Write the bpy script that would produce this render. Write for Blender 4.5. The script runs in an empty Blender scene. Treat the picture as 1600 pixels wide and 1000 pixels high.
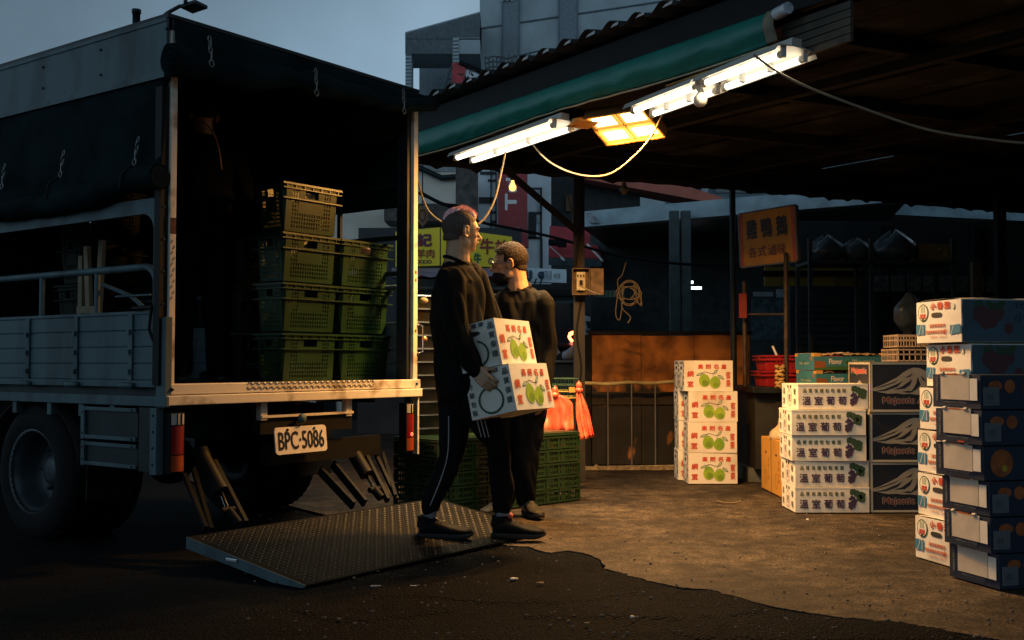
import bpy, math, random
from mathutils import Vector, Matrix, noise
random.seed(7)
sc = bpy.context.scene
COL = sc.collection
R = math.radians
V = Vector

# ---------------------------------------------------------------- camera
F_PX = 1697.0
PITCH = math.atan(67.0/F_PX)
CAM_H = 0.98
cd = bpy.data.cameras.new('camera')
cam = bpy.data.objects.new('camera', cd)
COL.objects.link(cam)
cam.location = (0, 0, CAM_H)
cam.rotation_euler = (R(90)+PITCH, 0, 0)
cd.sensor_width = 36.0
cd.lens = 36.0*F_PX/1600.0
cd.clip_start = 0.05
cd.clip_end = 2000
cd.dof.use_dof = False
sc.camera = cam

# ---------------------------------------------------------------- dusk sky
w = bpy.data.worlds.new('World')
sc.world = w
w.use_nodes = True
nt = w.node_tree
nt.nodes.clear()
SUN_EL, SUN_ROT = 10.0, 20.0
sky = nt.nodes.new('ShaderNodeTexSky')
sky.sky_type = 'NISHITA'
sky.sun_disc = False
sky.sun_elevation = R(SUN_EL)
sky.sun_rotation = R(SUN_ROT)
sky.air_density = 1.0
sky.dust_density = 0.4
sky.ozone_density = 4.0
hs = nt.nodes.new('ShaderNodeHueSaturation')
hs.inputs['Saturation'].default_value = 0.14
mul = nt.nodes.new('ShaderNodeMix'); mul.data_type = 'RGBA'; mul.blend_type = 'MULTIPLY'
mul.inputs['Factor'].default_value = 1.0
mul.inputs['B'].default_value = (0.60, 0.84, 1.0, 1)
# clouded sky: darkest overhead, bright low ahead, raised behind the camera to light facades
tc = nt.nodes.new('ShaderNodeTexCoord')
dp = nt.nodes.new('ShaderNodeVectorMath'); dp.operation = 'DOT_PRODUCT'
dp.inputs[1].default_value = V((0.45, 0.85, 0.12)).normalized()
cr = nt.nodes.new('ShaderNodeValToRGB')
cr.color_ramp.elements[0].position = 0.0; cr.color_ramp.elements[0].color = (1.4, 1.4, 1.4, 1)
cr.color_ramp.elements[1].position = 1.0; cr.color_ramp.elements[1].color = (0.82, 0.81, 0.81, 1)
e = cr.color_ramp.elements.new(0.45); e.color = (0.27, 0.29, 0.30, 1)
e = cr.color_ramp.elements.new(0.78); e.color = (0.50, 0.52, 0.54, 1)
mul2 = nt.nodes.new('ShaderNodeMix'); mul2.data_type = 'RGBA'; mul2.blend_type = 'MULTIPLY'
mul2.inputs['Factor'].default_value = 1.0
nz = nt.nodes.new('ShaderNodeTexNoise'); nz.inputs['Scale'].default_value = 5.0; nz.inputs['Detail'].default_value = 5
nr = nt.nodes.new('ShaderNodeMapRange'); nr.inputs['From Min'].default_value = 0.3; nr.inputs['From Max'].default_value = 0.7
nr.inputs['To Min'].default_value = 0.8; nr.inputs['To Max'].default_value = 1.12
mul3 = nt.nodes.new('ShaderNodeMix'); mul3.data_type = 'RGBA'; mul3.blend_type = 'MULTIPLY'
mul3.inputs['Factor'].default_value = 1.0
bg = nt.nodes.new('ShaderNodeBackground'); bg.inputs['Strength'].default_value = 0.15
wo = nt.nodes.new('ShaderNodeOutputWorld')
L_ = nt.links.new
L_(sky.outputs[0], hs.inputs['Color']); L_(hs.outputs[0], mul.inputs['A'])
L_(tc.outputs['Generated'], dp.inputs[0]); L_(dp.outputs['Value'], cr.inputs[0])
L_(mul.outputs['Result'], mul2.inputs['A']); L_(cr.outputs[0], mul2.inputs['B'])
L_(tc.outputs['Generated'], nz.inputs['Vector']); L_(nz.outputs['Fac'], nr.inputs['Value'])
L_(mul2.outputs['Result'], mul3.inputs['A']); L_(nr.outputs[0], mul3.inputs['B'])
sxz = nt.nodes.new('ShaderNodeSeparateXYZ'); L_(tc.outputs['Generated'], sxz.inputs[0])
zr = nt.nodes.new('ShaderNodeMapRange'); zr.inputs['From Min'].default_value = 0.38; zr.inputs['From Max'].default_value = 0.75
zr.inputs['To Min'].default_value = 1.0; zr.inputs['To Max'].default_value = 0.22; L_(sxz.outputs['Z'], zr.inputs['Value'])
mul4 = nt.nodes.new('ShaderNodeMix'); mul4.data_type = 'RGBA'; mul4.blend_type = 'MULTIPLY'; mul4.inputs['Factor'].default_value = 1.0
L_(mul3.outputs['Result'], mul4.inputs['A']); L_(zr.outputs[0], mul4.inputs['B'])
L_(mul4.outputs['Result'], bg.inputs['Color']); L_(bg.outputs[0], wo.inputs[0])

sd = bpy.data.lights.new('sun', 'SUN')          # last glow of the clouded dusk sky
sd.energy = 0.02
sd.angle = R(30)
sd.color = (0.6, 0.8, 1.0)
so = bpy.data.objects.new('sun', sd)
COL.objects.link(so)
so.rotation_euler = (R(90-SUN_EL-25), 0, R(180-SUN_ROT))

sc.view_settings.view_transform = 'Standard'
sc.view_settings.look = 'None'
sc.view_settings.exposure = 0.0
sc.view_settings.gamma = 1.0

# ---------------------------------------------------------------- pixel helpers (photo pixels, 1600 x 1000) used to place things in space
_fw = V((0, math.cos(PITCH), math.sin(PITCH)))
_up = V((0, -math.sin(PITCH), math.cos(PITCH)))
def ray(u, v):
    return _fw*F_PX + V((1, 0, 0))*(u-800) + _up*(500-v)
CAMP = V((0, 0, CAM_H))
def P(u, v, Y):
    d = ray(u, v)
    return CAMP + d*(Y/d.y)
def G(u, v, h=0.0):
    d = ray(u, v)
    return CAMP + d*((h-CAM_H)/d.z)

# ---------------------------------------------------------------- materials
MATS = {}
def mat(name, col, rough=0.7, metal=0.0, var=0.25, scale=8.0, bump=0.0, bscale=60.0, col2=None, emit=None, es=0.0, spec=0.5, trans=0.0,
        detail=5.0, lo=0.35, hi=0.65, alpha=1.0, stretch=None, sub=0.0):
    if name in MATS: return MATS[name]
    m = bpy.data.materials.new(name); m.use_nodes = True
    t = m.node_tree; b = t.nodes['Principled BSDF']
    b.inputs['Roughness'].default_value = rough
    b.inputs['Metallic'].default_value = metal
    b.inputs['Specular IOR Level'].default_value = spec
    b.inputs['Transmission Weight'].default_value = trans
    b.inputs['Alpha'].default_value = alpha
    if sub:
        b.inputs['Subsurface Weight'].default_value = sub
        b.inputs['Subsurface Radius'].default_value = (0.02, 0.008, 0.004)
    if emit:
        b.inputs['Emission Color'].default_value = (*emit, 1)
        b.inputs['Emission Strength'].default_value = es
    tcn = t.nodes.new('ShaderNodeTexCoord')
    oi = t.nodes.new('ShaderNodeObjectInfo'); vm = t.nodes.new('ShaderNodeVectorMath'); vm.operation = 'MULTIPLY_ADD'
    vm.inputs[1].default_value = (17, 23, 11); t.links.new(oi.outputs['Random'], vm.inputs[0]); t.links.new(tcn.outputs['Object'], vm.inputs[2])
    src = vm.outputs[0]
    if stretch:
        mp = t.nodes.new('ShaderNodeMapping'); mp.inputs['Scale'].default_value = stretch
        t.links.new(src, mp.inputs['Vector']); src = mp.outputs[0]
    if var > 0 or col2:
        n = t.nodes.new('ShaderNodeTexNoise'); n.inputs['Scale'].default_value = scale; n.inputs['Detail'].default_value = detail
        t.links.new(src, n.inputs['Vector'])
        r = t.nodes.new('ShaderNodeValToRGB')
        c2 = col2 if col2 else tuple(c*(1-var) for c in col)
        c1 = col if col2 else tuple(min(1, c*(1+var*0.5)) for c in col)
        r.color_ramp.elements[0].position = lo; r.color_ramp.elements[0].color = (*c2, 1)
        r.color_ramp.elements[1].position = hi; r.color_ramp.elements[1].color = (*c1, 1)
        t.links.new(n.outputs['Fac'], r.inputs[0]); t.links.new(r.outputs[0], b.inputs['Base Color'])
    else:
        b.inputs['Base Color'].default_value = (*col, 1)
    if bump > 0:
        n2 = t.nodes.new('ShaderNodeTexNoise'); n2.inputs['Scale'].default_value = bscale; n2.inputs['Detail'].default_value = 4
        t.links.new(src, n2.inputs['Vector'])
        bp = t.nodes.new('ShaderNodeBump'); bp.inputs['Strength'].default_value = bump; bp.inputs['Distance'].default_value = 0.01
        t.links.new(n2.outputs['Fac'], bp.inputs['Height']); t.links.new(bp.outputs[0], b.inputs['Normal'])
    MATS[name] = m
    return m

# ---------------------------------------------------------------- mesh builder
_tc = {}
def text_geo(s):
    if s in _tc: return _tc[s]
    c = bpy.data.curves.new('t', 'FONT'); c.body = s; c.resolution_u = 3
    o = bpy.data.objects.new('t', c); COL.objects.link(o)
    dg = bpy.context.evaluated_depsgraph_get()
    m = bpy.data.meshes.new_from_object(o.evaluated_get(dg))
    vs = [(v.co.x, v.co.y) for v in m.vertices]; fs = [tuple(p.vertices) for p in m.polygons]
    bpy.data.objects.remove(o); bpy.data.curves.remove(c); bpy.data.meshes.remove(m)
    x0 = min(v[0] for v in vs); x1 = max(v[0] for v in vs); y0 = min(v[1] for v in vs); y1 = max(v[1] for v in vs)
    _tc[s] = (vs, fs, x0, x1, y0, y1)
    return _tc[s]

class MB:
    def __init__(s): s.v = []; s.f = []; s.m = []; s.mats = []; s.s = []
    def mi(s, m):
        if m not in s.mats: s.mats.append(m)
        return s.mats.index(m)
    def face(s, pts, m, smooth=False):
        b = len(s.v); s.v += [V(p) for p in pts]; s.f.append(tuple(range(b, b+len(pts)))); s.m.append(s.mi(m)); s.s.append(smooth)
    def grid(s, rows, m, closed=False, smooth=True):
        b = len(s.v); n = len(rows[0])
        for r in rows: s.v += [V(p) for p in r]
        k = s.mi(m)
        for i in range(len(rows)-1):
            for j in range(n if closed else n-1):
                j2 = (j+1) % n
                s.f.append((b+i*n+j, b+i*n+j2, b+(i+1)*n+j2, b+(i+1)*n+j)); s.m.append(k); s.s.append(smooth)
    def obox(s, o, a, b_, c, m):
        o, a, b_, c = V(o), V(a), V(b_), V(c)
        if a.cross(b_).dot(c) < 0: a, b_ = b_, a
        p = [o, o+a, o+a+b_, o+b_, o+c, o+a+c, o+a+b_+c, o+b_+c]
        b = len(s.v); s.v += p; k = s.mi(m)
        for f in ((3, 2, 1, 0), (4, 5, 6, 7), (0, 1, 5, 4), (1, 2, 6, 5), (2, 3, 7, 6), (3, 0, 4, 7)):
            s.f.append(tuple(b+i for i in f)); s.m.append(k); s.s.append(False)
    def box(s, x0, x1, y0, y1, z0, z1, m):
        s.obox((x0, y0, z0), (x1-x0, 0, 0), (0, y1-y0, 0), (0, 0, z1-z0), m)
    def bar(s, p, q, wx, wz, m, up=(0, 0, 1)):
        p, q = V(p), V(q); d = (q-p).normalized(); sd_ = d.cross(V(up))
        if sd_.length < 1e-4: sd_ = V((1, 0, 0))
        sd_.normalize(); u = sd_.cross(d).normalized()
        s.obox(p-sd_*wx/2-u*wz/2, sd_*wx, u*wz, q-p, m)
    def tube(s, pts, r, m, n=8, caps=True, r2=None):
        pts = [V(p) for p in pts]
        t = (pts[1]-pts[0]).normalized()
        a = t.orthogonal().normalized(); rows = []
        for i, p in enumerate(pts):
            if i == 0: t = (pts[1]-pts[0])
            elif i == len(pts)-1: t = (pts[-1]-pts[-2])
            else: t = (pts[i+1]-pts[i]).normalized()+(pts[i]-pts[i-1]).normalized()
            t.normalize(); a = (a-t*a.dot(t)).normalized(); b_ = t.cross(a)
            rr = r[i] if isinstance(r, (list, tuple)) else r
            rows.append([p+(a*math.cos(2*math.pi*k/n)+b_*math.sin(2*math.pi*k/n))*rr for k in range(n)])
        s.grid(rows, m, closed=True)
        if caps:
            s.face(list(reversed(rows[0])), m); s.face(rows[-1], m)
    def lathe(s, prof, o, d, m, n=24):
        o = V(o); d = V(d).normalized(); a = d.orthogonal().normalized(); b_ = d.cross(a)
        rows = [[o+d*h+(a*math.cos(2*math.pi*k/n)+b_*math.sin(2*math.pi*k/n))*max(r, 1e-5) for k in range(n)] for (r, h) in prof]
        s.grid(rows, m, closed=True)
    def ball(s, c, rad, m, fr=None, n=12, k=8):
        c = V(c); rx, ry, rz = rad if isinstance(rad, (tuple, list)) else (rad,)*3
        ax = fr or (V((1, 0, 0)), V((0, 1, 0)), V((0, 0, 1))); rows = []
        for i in range(k+1):
            th = math.pi*i/k; st = max(math.sin(th), 1e-4)
            rows.append([c+ax[0]*rx*st*math.cos(2*math.pi*j/n)+ax[1]*ry*st*math.sin(2*math.pi*j/n)-ax[2]*rz*math.cos(th) for j in range(n)])
        s.grid(rows, m, closed=True)
    def poly(s, pts, o, x, y, m):
        o, x, y = V(o), V(x), V(y); s.face([o+x*p[0]+y*p[1] for p in pts], m)
    def text(s, t, o, x, y, h, m, w=None, bold=0):
        """t centred at o, x/y unit axes, h = glyph height, w = total width"""
        o, x, y = V(o), V(x).normalized(), V(y).normalized()
        vs, fs, x0, x1, y0, y1 = text_geo(t)
        sy = h/(y1-y0); sx = (w/(x1-x0)) if w else sy
        offs = [(0, 0)] if not bold else [(-bold, 0), (bold, 0), (0, bold), (0, -bold)]
        nn = x.cross(y)
        for q, (dx, dy) in enumerate(offs):
            b = len(s.v); k = s.mi(m)
            s.v += [o+x*(((a-(x0+x1)/2)*sx)+dx)+y*(((c-(y0+y1)/2)*sy)+dy)+nn*0.0001*q for a, c in vs]
            for f in fs: s.f.append(tuple(b+i for i in f)); s.m.append(k); s.s.append(False)
    def vtext(s, t, o, x, y, h, pitch, m, w=None, bold=0):
        for i, ch in enumerate(t): s.text(ch, V(o)-V(y).normalized()*pitch*i, x, y, h, m, w, bold)
    def mesh(s, name):
        me = bpy.data.meshes.new(name); me.from_pydata([tuple(v) for v in s.v], [], s.f)
        for m in s.mats: me.materials.append(m)
        me.polygons.foreach_set('material_index', s.m); me.polygons.foreach_set('use_smooth', s.s); me.update()
        return me
    def build(s, name, parent=None, origin=None):
        if parent is not None and origin is None and parent in WORG: org = WORG[parent]
        else: org = V(origin) if origin is not None else V((0, 0, 0))
        if org.length > 0: s.v = [v-org for v in s.v]
        o = bpy.data.objects.new(name, s.mesh(name)); COL.objects.link(o)
        if parent is not None: o.parent = parent
        elif origin is not None: o.location = org
        if parent is not None and parent in WORG: WORG[o] = WORG[parent]
        elif origin is not None: WORG[o] = org
        return o
WORG = {}      # things whose parts are given in world coordinates: their base point
def tag(o, label=None, cat=None, group=None, kind=None):
    if label: o['label'] = label
    if cat: o['category'] = cat
    if group: o['group'] = group
    if kind: o['kind'] = kind
    return o
def thing(name, label, cat, loc, rz=0.0, group=None, world=True):
    o = bpy.data.objects.new(name, None); COL.objects.link(o)
    o.empty_display_size = 0.1
    o.location = loc; o.rotation_euler = (0, 0, rz); tag(o, label, cat, group)
    if world: WORG[o] = V(loc)
    return o
def one(mb, name, label, cat, loc, group=None):       # a thing that is one mesh, written in world coordinates
    return tag(mb.build(name, None, origin=loc), label, cat, group)
def struct(mb, name): return tag(mb.build(name, None), kind='structure')
def bevel(o, wd=0.003, seg=2):
    b = o.modifiers.new('bevel', 'BEVEL'); b.width = wd; b.segments = seg; b.limit_method = 'ANGLE'; b.angle_limit = R(40)
    return o
def solid(o, th=0.003):
    b = o.modifiers.new('solid', 'SOLIDIFY'); b.thickness = th; b.offset = 0
    return o
def copy_tree(o, parent=None):
    kids = list(o.children)
    c = o.copy(); COL.objects.link(c)
    if parent is not None: c.parent = parent
    for k in kids: copy_tree(k, c)
    return c
def catenary(p, q, sag, n=16):
    p, q = V(p), V(q)
    return [p.lerp(q, i/n)-V((0, 0, sag*4*(i/n)*(1-i/n))) for i in range(n+1)]
def spline(pts, n=6):
    pts = [V(p) for p in pts]; out = []
    for i in range(len(pts)-1):
        p0 = pts[max(i-1, 0)]; p1 = pts[i]; p2 = pts[i+1]; p3 = pts[min(i+2, len(pts)-1)]
        for k in range(n):
            t = k/n
            out.append(0.5*((2*p1)+(p2-p0)*t+(2*p0-5*p1+4*p2-p3)*t*t+(3*p1-p0-3*p2+p3)*t**3))
    out.append(pts[-1]); return out

# palette
ASPH = mat('asphalt', (0.045, 0.045, 0.047), 0.85, var=0.5, scale=90, bump=0.9, bscale=160)
METAL_G = mat('grey_painted_metal', (0.060, 0.098, 0.112), 0.55, 0.0, col2=(.027, .043, .048), detail=9, lo=.30, hi=.55, stretch=(2.2, 2.2, .55), scale=3, bump=0.05, bscale=30, spec=.3)
METAL_GD = mat('dark_grey_metal', (0.014, 0.020, 0.023), 0.5, 0.2, var=0.4, scale=9, spec=.3)
BLACK = mat('black_rubber', (0.008, 0.008, 0.009), 0.75, var=0.3, spec=.15)
IRON = mat('black_iron', (0.005, 0.005, 0.0055), 0.6, 0.1, var=0.4, spec=.2)
TARP_K = mat('black_tarpaulin', (.0055, .0135, .0160), .8, var=0.5, scale=4, bump=0.2, bscale=18, spec=.03)
ALU = mat('worn_cream_aluminium', (0.64, 0.57, 0.46), 0.5, 0.0, col2=(.22, .16, .10), detail=10, lo=.30, hi=.46, scale=7, bump=0.06, bscale=60)
CHROME = mat('chrome', (0.75, 0.75, 0.75), 0.15, 1.0, var=0.1)
WHITE_P = mat('white_card', (0.72, 0.70, 0.66), 0.7, var=0.06, scale=6, bump=0.03, bscale=40)
KRAFT = mat('kraft_card', (0.36, 0.24, 0.13), 0.85, var=0.25, scale=20)
# ================================================================ GROUND
def ground_mats():
    m = bpy.data.materials.new('asphalt_road'); m.use_nodes = True
    t = m.node_tree; b = t.nodes['Principled BSDF']; tcn = t.nodes.new('ShaderNodeTexCoord')
    def noi(s, d=5):
        n = t.nodes.new('ShaderNodeTexNoise'); n.inputs['Scale'].default_value = s; n.inputs['Detail'].default_value = d
        t.links.new(tcn.outputs['Object'], n.inputs['Vector']); return n
    def cracks(col_out, sc_, wd):
        dn = noi(3.0, 4); va = t.nodes.new('ShaderNodeVectorMath'); va.operation = 'MULTIPLY_ADD'; va.inputs[1].default_value = (.35, .35, .35)
        t.links.new(dn.outputs['Color'], va.inputs[0]); t.links.new(tcn.outputs['Object'], va.inputs[2])
        vv = t.nodes.new('ShaderNodeTexVoronoi'); vv.feature = 'DISTANCE_TO_EDGE'; vv.inputs['Scale'].default_value = sc_; t.links.new(va.outputs[0], vv.inputs['Vector'])
        rr = t.nodes.new('ShaderNodeMapRange'); rr.inputs['From Max'].default_value = wd; rr.inputs['To Min'].default_value = .25; t.links.new(vv.outputs['Distance'], rr.inputs['Value'])
        mk = t.nodes.new('ShaderNodeMapRange'); mk.inputs['From Min'].default_value = .5; mk.inputs['From Max'].default_value = .6; mk.inputs['To Min'].default_value = 1.0; mk.inputs['To Max'].default_value = 0.0
        mn = noi(1.1, 2); t.links.new(mn.outputs['Fac'], mk.inputs['Value'])
        mx_ = t.nodes.new('ShaderNodeMath'); mx_.operation = 'MAXIMUM'; t.links.new(rr.outputs[0], mx_.inputs[0]); t.links.new(mk.outputs[0], mx_.inputs[1])
        mm = t.nodes.new('ShaderNodeMix'); mm.data_type = 'RGBA'; mm.blend_type = 'MULTIPLY'; mm.inputs['Factor'].default_value = 1
        t.links.new(col_out, mm.inputs['A']); t.links.new(mx_.outputs[0], mm.inputs['B']); t.links.new(mm.outputs['Result'], b.inputs['Base Color'])
    big = noi(1.3, 6); fine = noi(120, 3)
    vo = t.nodes.new('ShaderNodeTexVoronoi'); vo.inputs['Scale'].default_value = 95
    t.links.new(tcn.outputs['Object'], vo.inputs['Vector'])
    r1 = t.nodes.new('ShaderNodeValToRGB'); r1.color_ramp.elements[0].position = .3; r1.color_ramp.elements[1].position = .72
    r1.color_ramp.elements[0].color = (.0026, .0034, .0044, 1); r1.color_ramp.elements[1].color = (.0085, .0098, .0115, 1)
    t.links.new(big.outputs['Fac'], r1.inputs[0])
    r2 = t.nodes.new('ShaderNodeValToRGB'); r2.color_ramp.elements[0].position = .45; r2.color_ramp.elements[1].position = .75
    r2.color_ramp.elements[0].color = (.6, .6, .6, 1); r2.color_ramp.elements[1].color = (3.6, 3.5, 3.4, 1)
    t.links.new(fine.outputs['Fac'], r2.inputs[0])
    mx = t.nodes.new('ShaderNodeMix'); mx.data_type = 'RGBA'; mx.blend_type = 'MULTIPLY'; mx.inputs['Factor'].default_value = 1
    t.links.new(r1.outputs[0], mx.inputs['A']); t.links.new(r2.outputs[0], mx.inputs['B']); cracks(mx.outputs['Result'], .9, .012)
    b.inputs['Roughness'].default_value = .82; b.inputs['Specular IOR Level'].default_value = .05
    ad = t.nodes.new('ShaderNodeMath'); ad.operation = 'ADD'
    mu = t.nodes.new('ShaderNodeMath'); mu.operation = 'MULTIPLY'; mu.inputs[1].default_value = 2.2
    t.links.new(big.outputs['Fac'], mu.inputs[0]); t.links.new(mu.outputs[0], ad.inputs[0])
    sb = t.nodes.new('ShaderNodeMath'); sb.operation = 'SUBTRACT'; sb.inputs[0].default_value = 1
    t.links.new(vo.outputs['Distance'], sb.inputs[1]); t.links.new(sb.outputs[0], ad.inputs[1])
    bp = t.nodes.new('ShaderNodeBump'); bp.inputs['Strength'].default_value = 1.0; bp.inputs['Distance'].default_value = .02
    t.links.new(ad.outputs[0], bp.inputs['Height']); t.links.new(bp.outputs[0], b.inputs['Normal'])
    c = bpy.data.materials.new('worn_concrete'); c.use_nodes = True
    t = c.node_tree; b = t.nodes['Principled BSDF']; tcn = t.nodes.new('ShaderNodeTexCoord')
    big = noi(1.6, 9); mid = noi(9, 9); fine = noi(110, 6)
    r1 = t.nodes.new('ShaderNodeValToRGB'); r1.color_ramp.elements[0].position = .38; r1.color_ramp.elements[1].position = .62
    r1.color_ramp.elements[0].color = (.024, .019, .0145, 1); r1.color_ramp.elements[1].color = (.062, .048, .034, 1)
    t.links.new(big.outputs['Fac'], r1.inputs[0])
    r2 = t.nodes.new('ShaderNodeValToRGB'); r2.color_ramp.elements[0].position = .35; r2.color_ramp.elements[1].position = .7
    r2.color_ramp.elements[0].color = (.45, .44, .43, 1); r2.color_ramp.elements[1].color = (1.35, 1.32, 1.28, 1)
    t.links.new(mid.outputs['Fac'], r2.inputs[0])
    mx = t.nodes.new('ShaderNodeMix'); mx.data_type = 'RGBA'; mx.blend_type = 'MULTIPLY'; mx.inputs['Factor'].default_value = 1
    t.links.new(r1.outputs[0], mx.inputs['A']); t.links.new(r2.outputs[0], mx.inputs['B'])
    r3 = t.nodes.new('ShaderNodeValToRGB'); r3.color_ramp.elements[0].position = .4; r3.color_ramp.elements[1].position = .68
    r3.color_ramp.elements[0].color = (.38, .38, .38, 1); r3.color_ramp.elements[1].color = (2.1, 2.05, 1.95, 1)
    t.links.new(fine.outputs['Fac'], r3.inputs[0])
    mx2 = t.nodes.new('ShaderNodeMix'); mx2.data_type = 'RGBA'; mx2.blend_type = 'MULTIPLY'; mx2.inputs['Factor'].default_value = 1
    t.links.new(mx.outputs['Result'], mx2.inputs['A']); t.links.new(r3.outputs[0], mx2.inputs['B'])
    cracks(mx2.outputs['Result'], .7, .006)
    b.inputs['Roughness'].default_value = .75; b.inputs['Specular IOR Level'].default_value = .2
    ad = t.nodes.new('ShaderNodeMath'); ad.operation = 'ADD'
    t.links.new(mid.outputs['Fac'], ad.inputs[0]); t.links.new(fine.outputs['Fac'], ad.inputs[1])
    bp = t.nodes.new('ShaderNodeBump'); bp.inputs['Strength'].default_value = .55; bp.inputs['Distance'].default_value = .006
    t.links.new(ad.outputs[0], bp.inputs['Height']); t.links.new(bp.outputs[0], b.inputs['Normal'])
    return m, c
ROADM, CONC = ground_mats()
g = MB(); g.face([(-400, -400, -0.012), (400, -400, -0.012), (400, 900, -0.012), (-400, 900, -0.012)], ROADM); struct(g, 'ground')
# market floor: its broken edge over the road
edge_px = [(560, 815), (700, 838), (790, 849), (830, 853), (862, 861), (885, 858), (915, 862), (938, 872), (946, 886), (975, 893), (1010, 905), (1060, 914), (1110, 919),
           (1150, 928), (1180, 938), (1230, 948), (1290, 957), (1360, 966), (1430, 975), (1520, 988), (1640, 1010), (1800, 1040), (2100, 1100), (2600, 1200)]
e_pts = []
base = [G(u, v, .012) for u, v in edge_px]
for i in range(len(base)-1):
    for k in range(14):
        t = k/14; p = base[i].lerp(base[i+1], t)
        q = V((p.x*9, p.y*9, 1)); p = p+V((noise.noise(q)*.02+noise.noise(q*4)*.009, noise.noise(q+V((9, 4, 2)))*.03+noise.noise(q*4+V((3, 1, 5)))*.012, 0)); e_pts.append(p)
e_pts.append(base[-1])
g = MB()
lastp = e_pts[-1]
g.face([(p.x, p.y, .004) for p in e_pts]+[(60, lastp.y-1, .004), (60, 60, .004), (-14, 60, .004), (-3.0, 9.5, .004)], CONC)
g.grid([[(p.x, p.y-.006, -.02) for p in e_pts], [(p.x, p.y, .0038) for p in e_pts]], CONC, smooth=False)
struct(g, 'pavement')
# near road with its uneven surface: humps, worn hollow patches, broken edge under the market floor
def edge_y(x):
    for p, q in zip(base[:-1], base[1:]):
        if p.x <= x <= q.x: return p.y+(q.y-p.y)*(x-p.x)/(q.x-p.x)
    return base[0].y if x < base[0].x else base[-1].y
pc_ = [(G(785, 921), .62, .30, .0), (G(1000, 950), .5, .22, .3), (G(560, 945), .45, .25, -.2), (G(1250, 985), .5, .2, .1)]
g = MB(); rows = []
nx, ny = 360, 270
for j in range(ny+1):
    y = 2.2+6.4*j/ny; rw = []
    for i in range(nx+1):
        x = -3.6+7.6*i/nx
        h = 0.005*noise.noise(V((x*.8, y*.8, 0)))+0.005*noise.noise(V((x*2.6, y*2.6, 3)))+.0035*noise.noise(V((x*11, y*11, 5)))
        for c, rx, ry, ph in pc_:
            wx = noise.noise(V((x*3, y*3, 2)))*.35+noise.noise(V((x*10, y*10, 2)))*.12
            d = math.hypot((x-c.x)/rx, (y-c.y)/ry)+wx
            h += .008*max(0, min(1, (1-d)/.05))
        e_ = y-edge_y(x)
        h -= max(0, min(.05, (e_-.03)*.35)) if e_ > .03 else 0
        rw.append((x, y, h-0.001))
    rows.append(rw)
g.grid(rows, ROADM); struct(g, 'road')
# litter on the ground
LIT = mat('white_litter', (.6, .58, .52), .7); LEAFL = mat('dry_leaf', (.16, .11, .05), .8)
for u, v, nm, lb, mt, sz in [(587, 916, 'cigarette_butt', 'white cigarette end on the asphalt left of another, below the tail lift', LIT, .045), (648, 916, 'cigarette_butt', 'white cigarette end on the asphalt nearest the middle, below the tail lift', LIT, .04)]:
    p = G(u, v, .006); g = MB(); g.tube([p-V((sz/2, 0, 0)), p+V((sz/2, .004, 0))], .004, mt, 8); one(g, nm, lb, 'litter', p)
for u, v, lb, mt, sz in [(1000, 730, 'tiny white scrap in front of the plywood hoarding', LIT, .008), (845, 912, 'flat tan scrap of card lying on the rough asphalt patch', LEAFL, .022), (988, 965, 'white pebble-like scrap on the asphalt near the lower edge', LIT, .009),
                         (803, 905, 'pale torn scrap on the asphalt just left of the tan card', LIT, .02), (918, 975, 'yellowish scrap on the asphalt low in the middle', LEAFL, .014), (1262, 812, 'small white scrap in front of the grape cartons', LIT, .009)]:
    p = G(u, v, .014); g = MB(); n = 7
    ring = [p+V((math.cos(a)*sz*(.6+.5*random.random()), math.sin(a)*sz*(.6+.5*random.random())*.8, 0)) for a in [2*math.pi*i/n for i in range(n)]]
    g.grid([ring, [q+V((0, 0, .004+.004*random.random())) for q in ring], [p.lerp(q, .05)+V((0, 0, .007)) for q in ring]], mt, closed=True)
    one(g, 'litter_scrap', lb, 'litter', p)
p = G(1140, 785, .016); g = MB()
g.tube(spline([G(1120, 782, .016), G(1130, 785, .02), G(1145, 786, .016), G(1158, 783, .03)], 5), .005, LEAFL, 6)
one(g, 'fallen_twig', 'curved brown twig on the concrete below the jujube cartons', 'twig', p)
STONE = mat('loose_gravel', (.16, .14, .12), .9, var=.5, scale=30)
g = MB()
for i in range(420):
    u = random.uniform(380, 1600); v = random.uniform(800, 1000)
    p = G(u, v, .004); s = random.uniform(.002, .0065)
    if p.y < 8.5: g.ball(p+V((0, 0, .006)), (s*1.4, s, s*.8), STONE, n=5, k=3)
tag(g.build('gravel'), kind='stuff', label='loose grit scattered over asphalt and concrete')
# ================================================================ TRUCK  (local: x to its right, y forward, z up; origin below its rear left corner)
TC0 = V((-1.71, 5.35, 0)); TA = math.atan2(.807, .5906)
TRX, TRY = V((.5906, .807, 0)), V((-.807, .5906, 0))
truck = thing('cargo_truck', 'grey flatbed truck with black tarpaulin cover, tail lift lowered to the ground', 'truck', TC0, TA, world=False)
def tl(p): d = V(p)-TC0; return V((d.dot(TRX), d.dot(TRY), d.z))
def tray(u, v): d = ray(u, v); return V((d.dot(TRX), d.dot(TRY), d.z))
TCAM = tl(CAMP)
def TL(u, v, x=0.0): d = tray(u, v); return TCAM+d*((x-TCAM.x)/d.x)       # on a plane parallel to the truck's side
def TR(u, v, y=0.0): d = tray(u, v); return TCAM+d*((y-TCAM.y)/d.y)       # on a plane parallel to its rear
def tw(p): return TC0+TRX*p[0]+TRY*p[1]+V((0, 0, p[2]))
W = 1.87; LEN = 3.6; ZT = 2.70; ZF = 0.87; ZB = 0.77
def tb(mb, name, parent=None): return mb.build(name, parent or truck)
CREAM = ALU
# bed floor
g = MB(); g.box(.02, W-.02, .02, LEN, .80, .865, METAL_GD); tb(g, 'bed_floor')
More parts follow.
